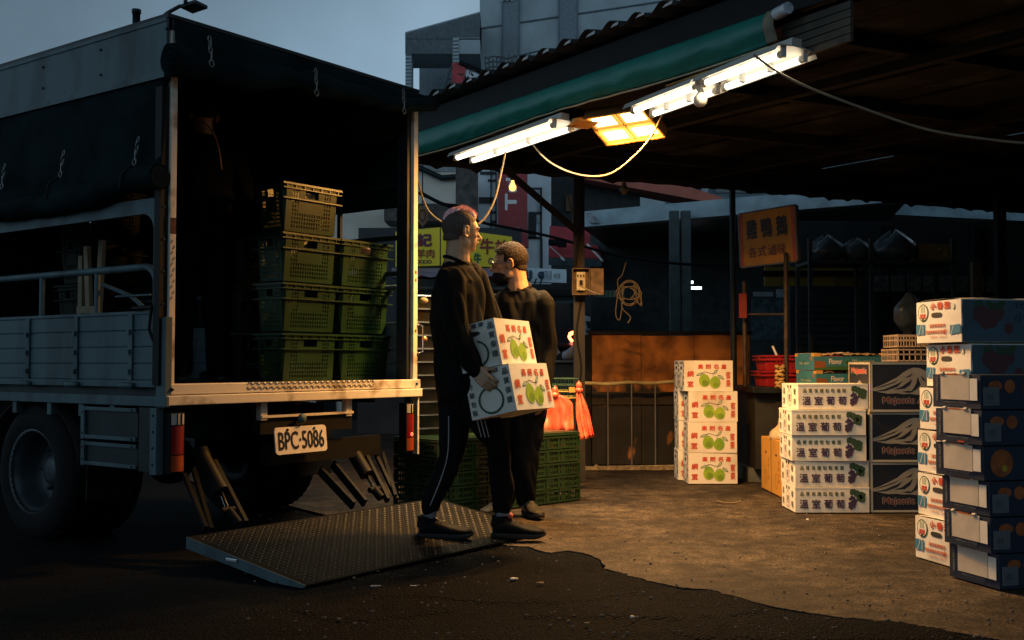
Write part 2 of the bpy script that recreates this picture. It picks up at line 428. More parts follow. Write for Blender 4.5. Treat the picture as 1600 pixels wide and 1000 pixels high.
# rear sill: two strips with raised tread marks on the upper one
g = MB(); zs = TR(300, 617).z
g.box(-.01, W+.01, -.03, .05, zs+.004, ZF+.006, CREAM); g.box(-.012, W+.012, -.045, .05, ZB, zs, CREAM)
o = tb(g, 'rear_sill'); bevel(o, .004)
g = MB(); DK = mat('worn_tread', (.16, .13, .10), .6, .3, var=.3)
for i in range(46):
    x = .50+i*.021
    for k in (0, 1):
        zc = zs+.027+.026*k; s = 1 if (i+k) % 2 else -1
        g.bar((x-.007, -.0325, zc-.007*s), (x+.007, -.0325, zc+.007*s), .004, .003, DK, up=(0, 1, 0))
g.build('tread_marks', o)
g = MB()
for x in (.02, W-.03): g.lathe([(0, -.008), (.008, -.008), (.010, 0)], (x, -.032, zs+.03), (0, 1, 0), METAL_GD, 8)
g.build('bolt', o)
# rear posts
zpt = TR(268, 113).z
def post(x0, x1, name='rear_post'):
    g = MB(); g.box(x0, x1, -.012, .05, ZF, ZT-.06, CREAM); return bevel(tb(g, name), .004)
po = post(.012, .05)
pd = MB()
for i in range(11):
    z = 1.30+i*.028; x = .03+(.006 if i % 2 else -.006)
    pd.bar((x-.006, -.0135, z-.008), (x+.006, -.0135, z+.008), .005, .002, DK, up=(0, 1, 0))
pd.build('tread_marks', po)
pd = MB(); pd.box(.014, .048, -.0135, -.012, 1.62, 1.70, mat('rust', (.12, .045, .02), .9, var=.5, scale=40)); pd.build('rust_patch', po)
g = MB(); g.box(W-.040, W, -.012, .045, ZF, ZT-.1, CREAM); bevel(tb(g, 'rear_post'), .003)
g = MB(); g.box(W-.075, W-.042, .012, .10, ZF, ZT-.1, METAL_GD); tb(g, 'door_jamb')
g = MB(); RUST = MATS['rust']
for z in (1.55, 1.18, 1.50):
    g.poly([(-.008, -.006), (.006, -.01), (.009, .008), (-.004, .012)], (W-.02, -.0135, z), (1, 0, 0), (0, 0, 1), RUST)
tb(g, 'rust_patch')
# left post outer rail with rivets (dark)
g = MB(); g.box(-.035, .008, .0, .05, ZF, ZT-.35, IRON); o = tb(g, 'side_channel')
g = MB()
for i in range(7): g.ball((-.014, -.002, .95+i*.16), .006, METAL_G, n=6, k=4)
g.build('rivet', o)
# upper side panel (left and right) and roof
zp = zpt
for sx, xx in ((-1, -.012), (1, W)):
    g = MB(); g.box(xx, xx+.012, 0, LEN, zp, ZT, METAL_G)
    if sx < 0: g.box(xx-.02, xx+.012, -.01, LEN, zp-.035, zp-.001, METAL_G); g.box(xx-.006, xx, .0, LEN, ZT-.02, ZT, METAL_G)
    o = tb(g, 'side_panel')
    if sx < 0:
        g = MB()
        for (u, v) in ((68, 105), (68, 138), (158, 78), (158, 117), (261, 45), (261, 100)):
            p = TL(u, v, -.012); g.ball((-.014, p.y, p.z), .008, METAL_GD, n=8, k=4)
        g.build('rivet', o)
g = MB(); g.box(-.012, W+.012, -.01, LEN, ZT+.001, ZT+.02, METAL_GD); g.box(.02, W-.02, .0, .05, ZT-.12, ZT, METAL_GD); tb(g, 'roof')
g = MB(); p = TL(213, 34, .05); g.lathe([(.02, 0), (.02, .09), (.024, .09), (.024, .11), (0, .11)], (.05, p.y, ZT+.01), (0, 0, 1), METAL_GD, 10); tb(g, 'roof_vent')
# front wall of the bed and cab (mostly out of the photo)
g = MB(); g.box(0, W, LEN, LEN+.03, .8, ZT, METAL_GD); tb(g, 'front_wall')
g = MB()
prof = [(0, .55), (1.55, .55), (1.62, 1.2), (1.35, 2.05), (1.1, 2.12), (0, 2.12)]
a = [V((.02, LEN+.15+y, z)) for y, z in prof]; b = [V((W-.02, LEN+.15+y, z)) for y, z in prof]
CABM = mat('cab_paint', (.3, .34, .36), .35)
g.face(a, CABM); g.face(list(reversed(b)), CABM)
for i in range(len(a)): j = (i+1) % len(a); g.face([a[j], a[i], b[i], b[j]], CABM)
o = tb(g, 'cab')
GLS = mat('dark_glass', (.01, .013, .015), .08, var=0)
g = MB(); y0 = LEN+.15
g.face([(.016, y0+.35, 1.3), (.016, y0+.35, 1.95), (.016, y0+1.25, 1.95), (.016, y0+1.5, 1.3)], GLS)
g.face([(.12, y0+1.615, 1.28), (.12, y0+1.385, 2.0), (W-.12, y0+1.385, 2.0), (W-.12, y0+1.615, 1.28)], GLS); g.build('window', o)
# chassis
g = MB()
for x in (.55, W-.62): g.box(x, x+.07, .25, LEN+1.5, .56, .74, IRON)
for y in (.3, 1.1, 2.1, 3.0): g.box(.55, W-.55, y, y+.06, .58, .72, IRON)
for x in (.30, .9, 1.5): g.box(x, x+.05, .05, LEN, .74, .80, IRON)
g.box(.62, W-.62, 1.5, 2.2, .36, .56, IRON)
tb(g, 'chassis')
# wheels
TYRE = mat('tyre_rubber', (.009, .009, .010), .85, var=.3, scale=20, bump=.2, bscale=40, spec=.15)
RIM = mat('grey_rim', (.040, .055, .064), .5, .2, var=.35, scale=12)
pc = TL(45, 738, -.0)
def wheel(x, y, sgn):
    rw, rr = .375, .225
    g = MB(); c = (x, y, rw); d = (sgn, 0, 0)
    g.lathe([(rr-.01, .0), (rr+.01, -.012), (rr+.06, -.022), (rw-.06, -.018), (rw-.02, .0), (rw, .025), (rw, .19), (rw-.03, .215), (rr+.02, .22), (rr-.01, .2)], c, (-sgn, 0, 0), TYRE, 48)
    wo = tb(g, 'wheel')
    g = MB()
    g.lathe([(rr-.008, .0), (rr+.012, -.014), (rr+.012, -.004), (rr-.012, .008), (rr-.02, .05), (rr-.026, .11), (rr-.034, .150), (rr-.070, .165), (rr-.11, .150), (.09, .135), (.08, .10), (.05, .09), (0.001, .09)], c, (-sgn, 0, 0), RIM, 40)
    for k in range(6):
        a = 2*math.pi*k/6; cc = V(c)+V((-sgn*.140, .125*math.cos(a), .125*math.sin(a))); g.lathe([(.012, .02), (.012, -.02), (0, -.02)], cc, (-sgn, 0, 0), METAL_GD, 6)
    g.build('rim', wo)
    g = MB()
    for k in range(44):
        a = 2*math.pi*k/44; e = V((0, math.cos(a), math.sin(a))); q = V(c)+e*(rw+.003); t_ = V((0, -math.sin(a), math.cos(a)))
        g.bar(q-V((sgn*.03, 0, 0))+t_*.006, q-V((sgn*.185, 0, 0))-t_*.006, .028, .008, TYRE, up=e)
    g.build('tyre', wo)
    return wo
wy = pc.y
wheel(-.0+.03, wy, -1); wheel(W-.03, wy, 1); wheel(.28, wy, -1); wheel(W-.28, wy, 1)
wheel(.04, LEN+.75, -1); wheel(W-.04, LEN+.75, 1)
g = MB(); g.tube([(.2, wy, .375), (W-.2, wy, .375)], .05, IRON, 10); g.ball((W/2, wy, .375), (.16, .14, .15), IRON); tb(g, 'axle')
g = MB()
for x0, x1 in ((.01, .30), (W-.30, W-.01)):
    rows = []
    for i in range(13):
        a = math.pi*(i/12)*1.0; rows.append([(x0, wy+.47*math.cos(a), .375+.41*math.sin(a)), (x1, wy+.47*math.cos(a), .375+.41*math.sin(a))])
    g.grid(rows, IRON)
solid(tb(g, 'mudguard'), .006)
for x_ in (.04, W-.32):
    g = MB(); g.box(x_, x_+.28, wy-.50, wy-.488, .25, .62, BLACK); tb(g, 'mud_flap')
# side boards with planks, straps and latches, both sides
zb1 = TL(235, 490).z; zb0 = TL(245, 604).z; y_end = TL(247, 550).y
def side_board(x, sg):
    n = 4; g = MB(); hh = (zb1-zb0-.03)/n
    for i in range(n):
        z = zb0+.03+i*hh
        g.box(x-.014, x+.014, y_end, LEN-.02, z+.003, z+hh-.003, METAL_G); g.box(x-.008, x+.008, y_end, LEN-.02, z-.004, z+.004, METAL_G)
    g.box(x-.022, x+.022, y_end-.01, LEN, zb0-.005, zb0+.028, METAL_G); g.box(x-.02, x+.02, y_end-.01, LEN, zb1-.004, zb1+.014, METAL_G)
    o = bevel(tb(g, 'side_board'), .003)
    g = MB(); fx = x-sg*.014
    ys = [TL(50, 500).y, TL(125, 500).y, TL(210, 500).y]; d = ys[0]-ys[1]; ys += [ys[0]+d, ys[0]+2*d]
    for y in ys:
        g = MB(); g.box(min(fx, fx-sg*.012), max(fx, fx-sg*.012), y-.018, y+.018, zb0+.03, zb1, METAL_G)
        for k in range(3): g.box(min(fx, fx-sg*.026), max(fx, fx-sg*.026), y-.010, y+.010, zb0+.06+k*.10, zb0+.085+k*.10, METAL_G)
        g.build('strap', o)
    for y in ys:
        g = MB(); g.lathe([(0, -.055), (.015, -.055), (.017, -.02), (.014, 0), (.017, .02), (.015, .055), (0, .055)], (fx-sg*.02, y+.01, zb0+.004), (0, 1, 0), METAL_G, 10); g.build('latch', o)
side_board(0, 1); side_board(W, -1)
g = MB(); g.box(-.02, .02, y_end-.085, y_end-.012, ZB-.01, zb1-.02, METAL_G)
g.box(-.024, -.004, y_end-.1, LEN, ZB-.005, ZB+.045, METAL_G); bevel(tb(g, 'corner_bracket'), .003)
for y in (.42, .70, 1.0, 1.35, 2.4, 3.0):
    g = MB(); g.box(-.01, .03, y-.02, y+.02, ZB-.07, ZB-.006, METAL_G); tb(g, 'bed_bracket')
# tubular rails, rounded down at the rear
def rail(x, sg, yr):
    z = TL(150, 424).z; g = MB(); rad = .05
    y1 = yr
    pts = [(x, LEN-.05, z), (x, y1+.09, z), (x, y1+.055, z-.008), (x, y1+.02, z-.03), (x, y1+.004, z-.06), (x, y1, z-.10), (x, y1, zb1-.25)]
    g.tube(pts, .019, METAL_G, 12)
    for y in (TL(152, 460).y, TL(66, 460).y, TL(66, 460).y+.62, TL(66, 460).y+1.3): g.tube([(x, y, zb1), (x, y, z-.012)], .015, METAL_G, 10)
    tb(g, 'hand_rail')
yr = TL(245, 450).y
rail(0, 1, yr); rail(W-.01, -1, yr)
g = MB(); g.tube([(-.03, yr+.15, zb1+.028), (-.03, yr-.01, zb1+.028)], .012, IRON, 8); g.tube([(-.03, yr-.0, zb1+.03), (-.035, yr+.01, zb1-.08), (-.03, yr-.02, zb1-.14)], .008, IRON, 8)
g.tube([(.06, yr+.55, zb1+.17), (.06, yr+.30, zb1+.10), (.06, yr+.16, zb1+.02)], .012, METAL_G, 8); g.tube([(.05, yr+.42, zb1+.10), (.05, yr+.12, zb1+.10)], .006, METAL_G, 6)
tb(g, 'latch_rod')
# upper frame band with rounded inner corner
zu = TL(235, 322).z; th = .075
def frame_band(x):
    g = MB(); y0 = y_end+.0
    g.box(x-.012, x+.012, y0, LEN, zu-th/2, zu+th/2, METAL_G)
    g.box(x-.0118, x+.0118, y0-.0, y0+.032, zb1, zu-th/2-.001, METAL_G)
    # gusset
    pts = [V((x, y0+.032, zu-th/2-.001))]
    arc = [V((x, y0+.032+.09-.09*math.sin(a), zu-th/2-.09+.09*math.cos(a)-.001)) for a in [math.pi/2*i/8 for i in range(9)]]
    for s in (-.0115, .0115):
        f = [p+V((s, 0, 0)) for p in pts+arc]
        g.face(f if s < 0 else list(reversed(f)), METAL_G)
    g.grid([[p+V((-.0115, 0, 0)) for p in arc], [p+V((.0115, 0, 0)) for p in arc]], METAL_G)
    g.tube([(x, y0+.62, zu+.03), (x, y0+.62, 2.38)], .012, IRON, 6); g.tube([(x, y0+1.5, zu+.03), (x, y0+1.5, 2.38)], .012, IRON, 6)
    return tb(g, 'frame_rail')
frame_band(0)
g = MB()      # right side: open rails
for z in (1.78, 1.55, 2.12): g.box(W-.03, W-.005, .1, LEN, z-.015, z+.015, METAL_GD)
for y in (.65, 1.3, 2.2, 3.1): g.box(W-.028, W-.006, y, y+.03, zb1, 2.5, METAL_GD)
tb(g, 'frame_rail')
g = MB()
for y in (.03, 1.2, 2.4): g.tube([(.02, y, ZT-.03), (W/2, y, ZT-.01), (W-.02, y, ZT-.03)], .014, IRON, 6)
tb(g, 'roof_bow')
# side tarpaulin, hanging with folds and rolled at its foot
def tarp_side():
    g = MB(); rows = []; n = 90
    for k in range(13):
        t = k/12; row = []
        for i in range(n+1):
            y = -.004+i*(LEN/n)
            zt = zp-.03
            zl = 1.93-.06*math.sin(1.3*y+.4)*min(1, y)+.02*noise.noise(V((y*3, 0, 0)))
            z = zt+(zl-zt)*t
            x = -.016-.02*t-.012*t*noise.noise(V((y*6, t*1.5, 2)))-.01*t*noise.noise(V((y*2.5+t, t*2, 7)))
            row.append((x, y, z))
        rows.append(row)
    g.grid(rows, TARP_K)
    o = solid(tb(g, 'side_tarpaulin'), .003)
    g = MB(); rows = []; m = 20
    for i in range(n+1):
        y = -.012+i*(LEN/n); r = .062+.014*noise.noise(V((y*2.2, 3, 3)))+.006*noise.noise(V((y*9, 3, 3)))
        cz = 1.93-.06*math.sin(1.3*y+.4)*min(1, y)+.02*noise.noise(V((y*3, 0, 0)))-.035
        rows.append([(-.05+1.0*r*math.cos(2*math.pi*k/m)*(1+.05*math.sin(3*k+y*5)), y, cz+r*math.sin(2*math.pi*k/m)*(1+.05*math.sin(2*k+y*8))) for k in range(m)])
    g.grid(rows, TARP_K, closed=True)
    for j in range(5):
        r = .056-.011*j
        rr0 = [V((-.05+r*math.cos(2*math.pi*k/m), -.013-.002*(j % 2), rows[0][0][2]+0+r*math.sin(2*math.pi*k/m))) for k in range(m)]
        r2 = r-.011; rr1 = [V((-.05+r2*math.cos(2*math.pi*k/m), -.013-.002*((j+1) % 2), rows[0][0][2]+r2*math.sin(2*math.pi*k/m))) for k in range(m)]
        g.grid([rr0, rr1], TARP_K, closed=True, smooth=False)
    g.build('tarpaulin_roll', o)
    return o
tarp_side()
g = MB(); rows = []
for k in range(9):
    t_ = k/8; rows.append([(W+.012+.012*noise.noise(V((i*.3, t_*2, 5))), .78+i*.08, zp+.06+(1.16-zp-.06)*t_) for i in range(36)])
g.grid(rows, TARP_K); solid(tb(g, 'side_tarpaulin'), .003)
g = MB(); rows = []
for k in range(4): rows.append([(W+.012+.008*noise.noise(V((i*.3, k, 5))), .0+i*.08, zp+.06+(1.98-zp-.06)*k/3) for i in range(11)])
g.grid(rows, TARP_K); solid(tb(g, 'side_tarpaulin'), .003)
# rear tarpaulin: band under the roof and a thick sagging roll
def tarp_rear():
    g = MB(); n = 130; rows = []
    def cz(x): return 2.475+.135*x/W-.018*math.sin(x/W*math.pi*3.0+.3)
    for k in range(7):
        t = k/6; rows.append([(-.0+i*(W+.06)/n, -.045-.02*t-.008*noise.noise(V((i*.06, t*2, 0))), ZT-.02+(cz(i*(W+.06)/n)-ZT+.02)*t) for i in range(n+1)])
    g.grid(rows, TARP_K); o = solid(tb(g, 'rear_tarpaulin'), .003)
    g = MB(); m = 22; rows = []
    for i in range(n+1):
        x = -.05+i*(W+.14)/n
        sag = sum(.014*math.exp(-((x-c)/.16)**2) for c in (.42, 1.05, 1.6))
        r = .078+.012*noise.noise(V((x*4, 8, 1)))-.026*sum(math.exp(-((x-c)/.05)**2) for c in (.17, .78, 1.42))+sag*.4-.020*x
        c_ = cz(x)-sag
        r = max(r, .03); rows.append([(x, -.075+r*.9*math.cos(2*math.pi*k/m), c_+r*math.sin(2*math.pi*k/m)*(1+.16*noise.noise(V((x*5, k*.4, 2)))+.07*noise.noise(V((x*9+k*.5, k*.9, 6))))) for k in range(m)])
    g.grid(rows, TARP_K, closed=True)
    for rw, dx in ((rows[0], -1), (rows[-1], 1)):
        c = sum((V(p) for p in rw), V())/len(rw); prev = [V(p) for p in rw]
        for j in range(6):
            nxt = [c.lerp(V(p), .86-.16*j)+V((dx*(.006 if j % 2 else -.008), 0, 0)) for p in rw]
            g.grid([prev, nxt], TARP_K, closed=True, smooth=False); prev = nxt
    g.build('tarpaulin_roll', o)
    g = MB()
    HK = mat('steel_hook', (.20, .20, .20), .4, .6, var=.1)
    return o, HK, cz
TAR, HK, czf = tarp_rear()
def chain_hook(c, up=(0, 0, 1), side=(1, 0, 0), L=.13):
    g = MB(); c = V(c); u = V(up).normalized(); s_ = V(side).normalized(); nn = u.cross(s_)
    for k, (h, w, flip) in enumerate([(.018, .009, 0), (.018, .009, 1), (.020, .010, 0)]):
        cc = c+u*(L/2-.012-k*.026); a = s_ if not flip else nn
        g.tube([cc+u*h*math.sin(t)+a*w*math.cos(t) for t in [2*math.pi*i/10 for i in range(11)]], .0028, HK, 5)
    cc = c-u*.03
    g.tube([cc+u*.03, cc+u*.012+s_*.004, cc-u*.01], .0045, HK, 6)
    g.tube([cc-u*.01, cc-u*.02+s_*.012, cc-u*.036+s_*.014, cc-u*.048, cc-u*.038-s_*.014, cc-u*.022-s_*.012, cc-u*.01], .0035, HK, 6)
    return tb(g, 'chain_hook')
for (u, v, s) in ((329, 80, .5), (494, 128, .3), (631, 158, .3)):
    p = TR(u, v, -.17); chain_hook(p, (.25*-s, 0, 1), (1, 0, 0), .14)
for (u, v) in ((213, 235), (97, 255), (5, 275)):
    p = TL(u, v, -.06); chain_hook(p, (0, -.25, 1), (0, 1, 0), .13)
    g = MB(); g.tube([p+V((0, .03, -.07)), p+V((-.055, .035, -.12)), p+V((-.06, .05, -.20))], .007, BLACK, 6); tb(g, 'tie_strap')
# hanging cable inside
g = MB(); g.tube(spline([TR(318, 190, .6), TR(332, 205, .6), TR(342, 235, .6), TR(346, 265, .6)], 5), .006, mat('red_cable', (.20, .08, .05), .6), 6); tb(g, 'hanging_cable')
# lower rear: corner skirts, lights, plate
RED = mat('red_lens', (.16, .006, .006), .25, var=.1); ORG = mat('orange_lens', (.24, .04, .010), .25, var=.1); CLR = mat('clear_lens', (.4, .36, .3), .3, var=.1)
def tail_light(x0, z0, z1, lit):
    g = MB(); wd = .085 if not lit else .072
    g.box(x0, x0+wd, -.03, .03, z0, z1, BLACK); o = tb(g, 'tail_light')
    H = z1-z0
    seg = [(.03, .29, ORG), (.31, .78, RED), (.80, .98, CLR)]
    for a, b_, m in seg:
        gg = MB(); rows = []
        for k in range(9):
            t = k/8; rows.append([(x0+.005+(wd-.01)*t, -.032-.012*math.sin(math.pi*t), z0+H*a), (x0+.005+(wd-.01)*t, -.032-.012*math.sin(math.pi*t), z0+H*b_)])
        gg.grid(rows, m)
        for zz in (z0+H*a, z0+H*b_):
            gg.face([r[0] if zz == z0+H*a else r[1] for r in rows]+[V((x0+wd-.005, -.03, zz)), V((x0+.005, -.03, zz))], m)
        gg.build('lens', o)
        if m is CLR:
            gg = MB(); gg.box(x0+.03, x0+.034, -.048, -.03, z0+H*a, z0+H*b_, BLACK); gg.box(x0+.055, x0+.059, -.048, -.03, z0+H*a, z0+H*b_, BLACK); gg.build('divider', o)
    if lit:
        gg = MB(); gg.ball((x0+.036, -.044, z0+.36*H), (.012, .006, .012), mat('lit_bulb', (.9, .1, .05), .4, emit=(1, .12, .06), es=2.0), n=10, k=6); gg.build('bulb', o)
p0 = TR(259, 740); p1 = TR(259, 645); tail_light(p0.x, p0.z, p1.z, False)
q0 = TR(629, 706); q1 = TR(629, 630); tail_light(q0.x, q0.z, q1.z, True)
g = MB(); p = TL(243, 603); q = TL(243, 741)
g.box(-.03, .012, p.y-.05, p.y+.0, q.z, ZB-.012, METAL_G)
for k in range(4): g.ball((-.032, p.y-.025, q.z+.05+k*.08), .006, METAL_GD, n=6, k=4)
tb(g, 'corner_skirt')
g = MB(); g.box(-.02, .0, p.y+.0, TL(222, 700).y, q.z+.01, ZB-.012, METAL_GD); tb(g, 'skirt_panel')
g = MB(); g.box(W-.006, W+.008, -.02, .02, q0.z-.02, ZB-.001, CREAM); tb(g, 'edge_strip')
# side guards
for (v0, v1) in ((640, 690), (697, 733)):
    a = TL(220, v1); b_ = TL(220, v0-2); c = TL(133, v1)
    g = MB(); yy0, yy1 = a.y+.01, c.y
    g.box(-.012, .0, yy0, yy1, a.z, b_.z, METAL_GD); g.box(-.026, -.013, yy0, yy1, a.z, a.z+.02, METAL_G); g.box(-.026, -.013, yy0, yy1, b_.z-.02, b_.z, METAL_G)
    g.box(-.028, -.013, yy1-.03, yy1+.002, a.z-.004, b_.z+.004, METAL_G)
    for y, z in ((yy0+.03, a.z+.01), (yy0+.03, b_.z-.01), (yy1-.015, a.z+.03), (yy1-.015, b_.z-.03)): g.ball((-.028, y, z), .006, METAL_GD, n=6, k=4)
    bevel(tb(g, 'side_guard'), .003)
# bumper beam, brackets, knob and number plate
g = MB(); y_ = .02
for (u, v, wpx) in ((409, 636, 10), (542, 631, 9)):
    p = TR(u, v, y_); g.box(p.x-.022, p.x+.022, y_-.02, y_+.02, p.z-.07, ZB-.001, CREAM)
a = TR(405, 650, y_); b_ = TR(548, 643, y_)
g.box(a.x, b_.x, y_-.01, y_+.06, a.z-.10, a.z-.012, IRON); g.box(a.x, b_.x, y_-.025, y_+.01, a.z-.011, a.z+.002, ALU)
a = TR(450, 720, y_); b_ = TR(600, 720, y_); g.box(a.x-.1, b_.x, .05, .13, a.z-.02, a.z+.10, IRON)
tb(g, 'under_beam')
p = TR(474, 654, -.04); g = MB(); g.ball((p.x, -.03, p.z), (.028, .02, .028), METAL_G); g.tube([(p.x, .02, p.z), (p.x, -.03, p.z)], .012, IRON, 8); tb(g, 'tow_knob')
yp = -.02; c00 = TR(431, 711, yp); c10 = TR(511, 704, yp); c11 = TR(507, 663, yp); c01 = TR(429, 669, yp)
ctr = (c00+c10+c11+c01)/4; xd = ((c10-c00)+(c11-c01)).normalized(); yd = ((c01-c00)+(c11-c10)); pw = (c10-c00).length; ph = yd.length/2; yd.normalize(); nd = xd.cross(yd)
g = MB(); PLW = mat('plate_white', (.66, .6, .52), .55, var=.3, scale=9, lo=.25, hi=.5); PLK = mat('plate_black', (.01, .01, .01), .5, var=0)
out = []
for cx, cy, a0 in ((1, 1, 0), (-1, 1, 90), (-1, -1, 180), (1, -1, 270)):
    for k in range(5):
        a = R(a0+k*22.5); out.append(ctr+xd*(cx*(pw/2-.02)+.02*math.cos(a))+yd*(cy*(ph/2-.02)+.02*math.sin(a)))
g.face([p+nd*.004 for p in out], PLW); g.grid([[p-nd*.004 for p in out], [p+nd*.004 for p in out]], PLW, closed=True, smooth=False)
o = tb(g, 'number_plate')
g = MB(); g.text('BPC·5086', ctr+nd*.006, xd, yd, ph*.66, PLK, w=pw*.88, bold=.0016)
for s in (-.26, .26): g.lathe([(.008, 0), (.008, .004), (0, .004)], ctr+xd*pw*s+yd*ph*.40+nd*.004, nd, IRON, 8)
g.build('plate_characters', o)
# tail lift
plD, plC = tl(G(478, 921)), tl(G(853, 836)); yA = -.2; zA = .15
xl, xr_, yn = plD.x, plC.x, (plD.y+plC.y)/2
TREAD = mat('tread_plate', (.008, .0085, .009), .8, .0, var=.4, scale=6, bump=.1, bscale=80, spec=.08); TREADT = mat('worn_tread_tops', (.030, .030, .029), .5, .1, var=.5, scale=9)
g = MB()
def pz(y): return .018+(zA-.018)*((y-yn)/(yA-yn))
sec = [(yn, pz(yn)), (yA, pz(yA)), (yA, pz(yA)-.055), (yn+.20, pz(yn+.2)-.045), (yn+.02, .004), (yn, .010)]
a = [V((xl, y, z)) for y, z in sec]; b_ = [V((xr_, y, z)) for y, z in sec]
g.face(a, METAL_GD); g.face(list(reversed(b_)), METAL_GD)
for i in range(len(a)): j = (i+1) % len(a); g.face([a[i], b_[i], b_[j], a[j]], TREAD)
lift = tb(g, 'tail_lift')
g = MB(); nyv = 27; nxv = 58; sl = (zA-.018)/(yA-yn)
for i in range(nxv):
    for j in range(nyv):
        cx = xl+.03+(xr_-xl-.06)*(i+.5)/nxv; cy = yn+.02+(yA-yn-.04)*(j+.5)/nyv
        d = V((1, 1, sl)).normalized() if (i+j) % 2 else V((1, -1, -sl)).normalized()
        n_ = V((0, -sl, 1)).normalized(); s_ = n_.cross(d); c = V((cx, cy, pz(cy)+.0004))
        p4 = [c-d*.0125, c-s_*.004, c+d*.0125, c+s_*.004]; tp = c+n_*.0028
        k0 = len(g.v); g.v += p4+[tp]; mi = g.mi(TREADT)
        for q in range(4): g.f.append((k0+q, k0+(q+1) % 4, k0+4)); g.m.append(mi); g.s.append(False)
g.build('tread_pattern', lift)
g = MB(); g.box(xl-.012, xl-.0005, yn+.01, yA, .0, 0.001, METAL_G); g.f = []; g.v = []; g.m = []; g.s = []
g.face([V((xl-.006, y, z)) for y, z in sec], METAL_G); g.grid([[V((xl-.006, y, z)) for y, z in sec], [V((xl-.0005, y, z)) for y, z in sec]], METAL_G, closed=True, smooth=False)
g.build('side_plate', lift)
g = MB(); p = TL(363, 876, xl-.008); g.obox((xl-.016, p.y-.035, p.z-.005), (.009, 0, 0), (0, .075, -.0), (0, 0, .016), mat('latch_steel', (.6, .6, .6), .35, .7, var=.1)); bevel(g.build('catch', lift), .004)
# lift arms and rams
def arm(pts, wx, wz, m, name='lift_arm'):
    g = MB()
    for i in range(len(pts)-1): g.bar(pts[i], pts[i+1], wx, wz, m)
    return tb(g, name)
ARM = mat('greasy_steel', (.005, .005, .005), .6, .0, var=.5, scale=12, spec=.1)
for (b0, b1, r1, e1, yy) in (((318, 718), (345, 768), (356, 797), (372, 818), -.12), ((548, 700), (573, 742), (585, 765), (596, 778), -.1)):
    yb = .12
    A0 = TR(*b0, yb); A1 = TR(*b1, -.02); A2 = TR(*r1, -.14); A3 = TR(*e1, -.19)
    g = MB(); g.tube([A0+V((0, .03, .05)), A0, A1], .043, IRON, 16); o = tb(g, 'hydraulic_ram')
    g = MB(); g.tube([A1, A2], .0125, CHROME, 12); g.build('ram_rod', o)
    g = MB(); g.tube([A2, A3], .026, ARM, 10); g.tube([A2-V((.04, 0, 0)), A2+V((.04, 0, 0))], .018, ARM, 8); g.build('ram_knuckle', o)
for (p0, p1, wz) in (((288, 742), (322, 826), .03), ((303, 735), (330, 828), .03), ((334, 722), (383, 818), .045), ((568, 705), (606, 782), .04), ((585, 706), (620, 780), .025), ((598, 708), (618, 775), .022), ((500, 735), (552, 790), .05), ((520, 725), (570, 786), .05)):
    arm([TR(*p0, .10), TR(*p1, -.19)], .02, wz, ARM)
# door latch on right post
g = MB(); p = TR(652, 520, -.02); x = W+.012
pz0, pz1 = TR(652, 507).z, TR(652, 552).z
g.tube([(W, -.02, pz0), (x+.02, -.03, pz0-.01), (x+.02, -.03, pz1+.01), (W, -.02, pz1)], .006, CHROME, 8)
g.ball((x+.035, -.03, (pz0+pz1)/2+.0), (.022, .015, .016), mat('brass_knob', (.55, .3, .12), .4, .3))
tb(g, 'latch_handle')

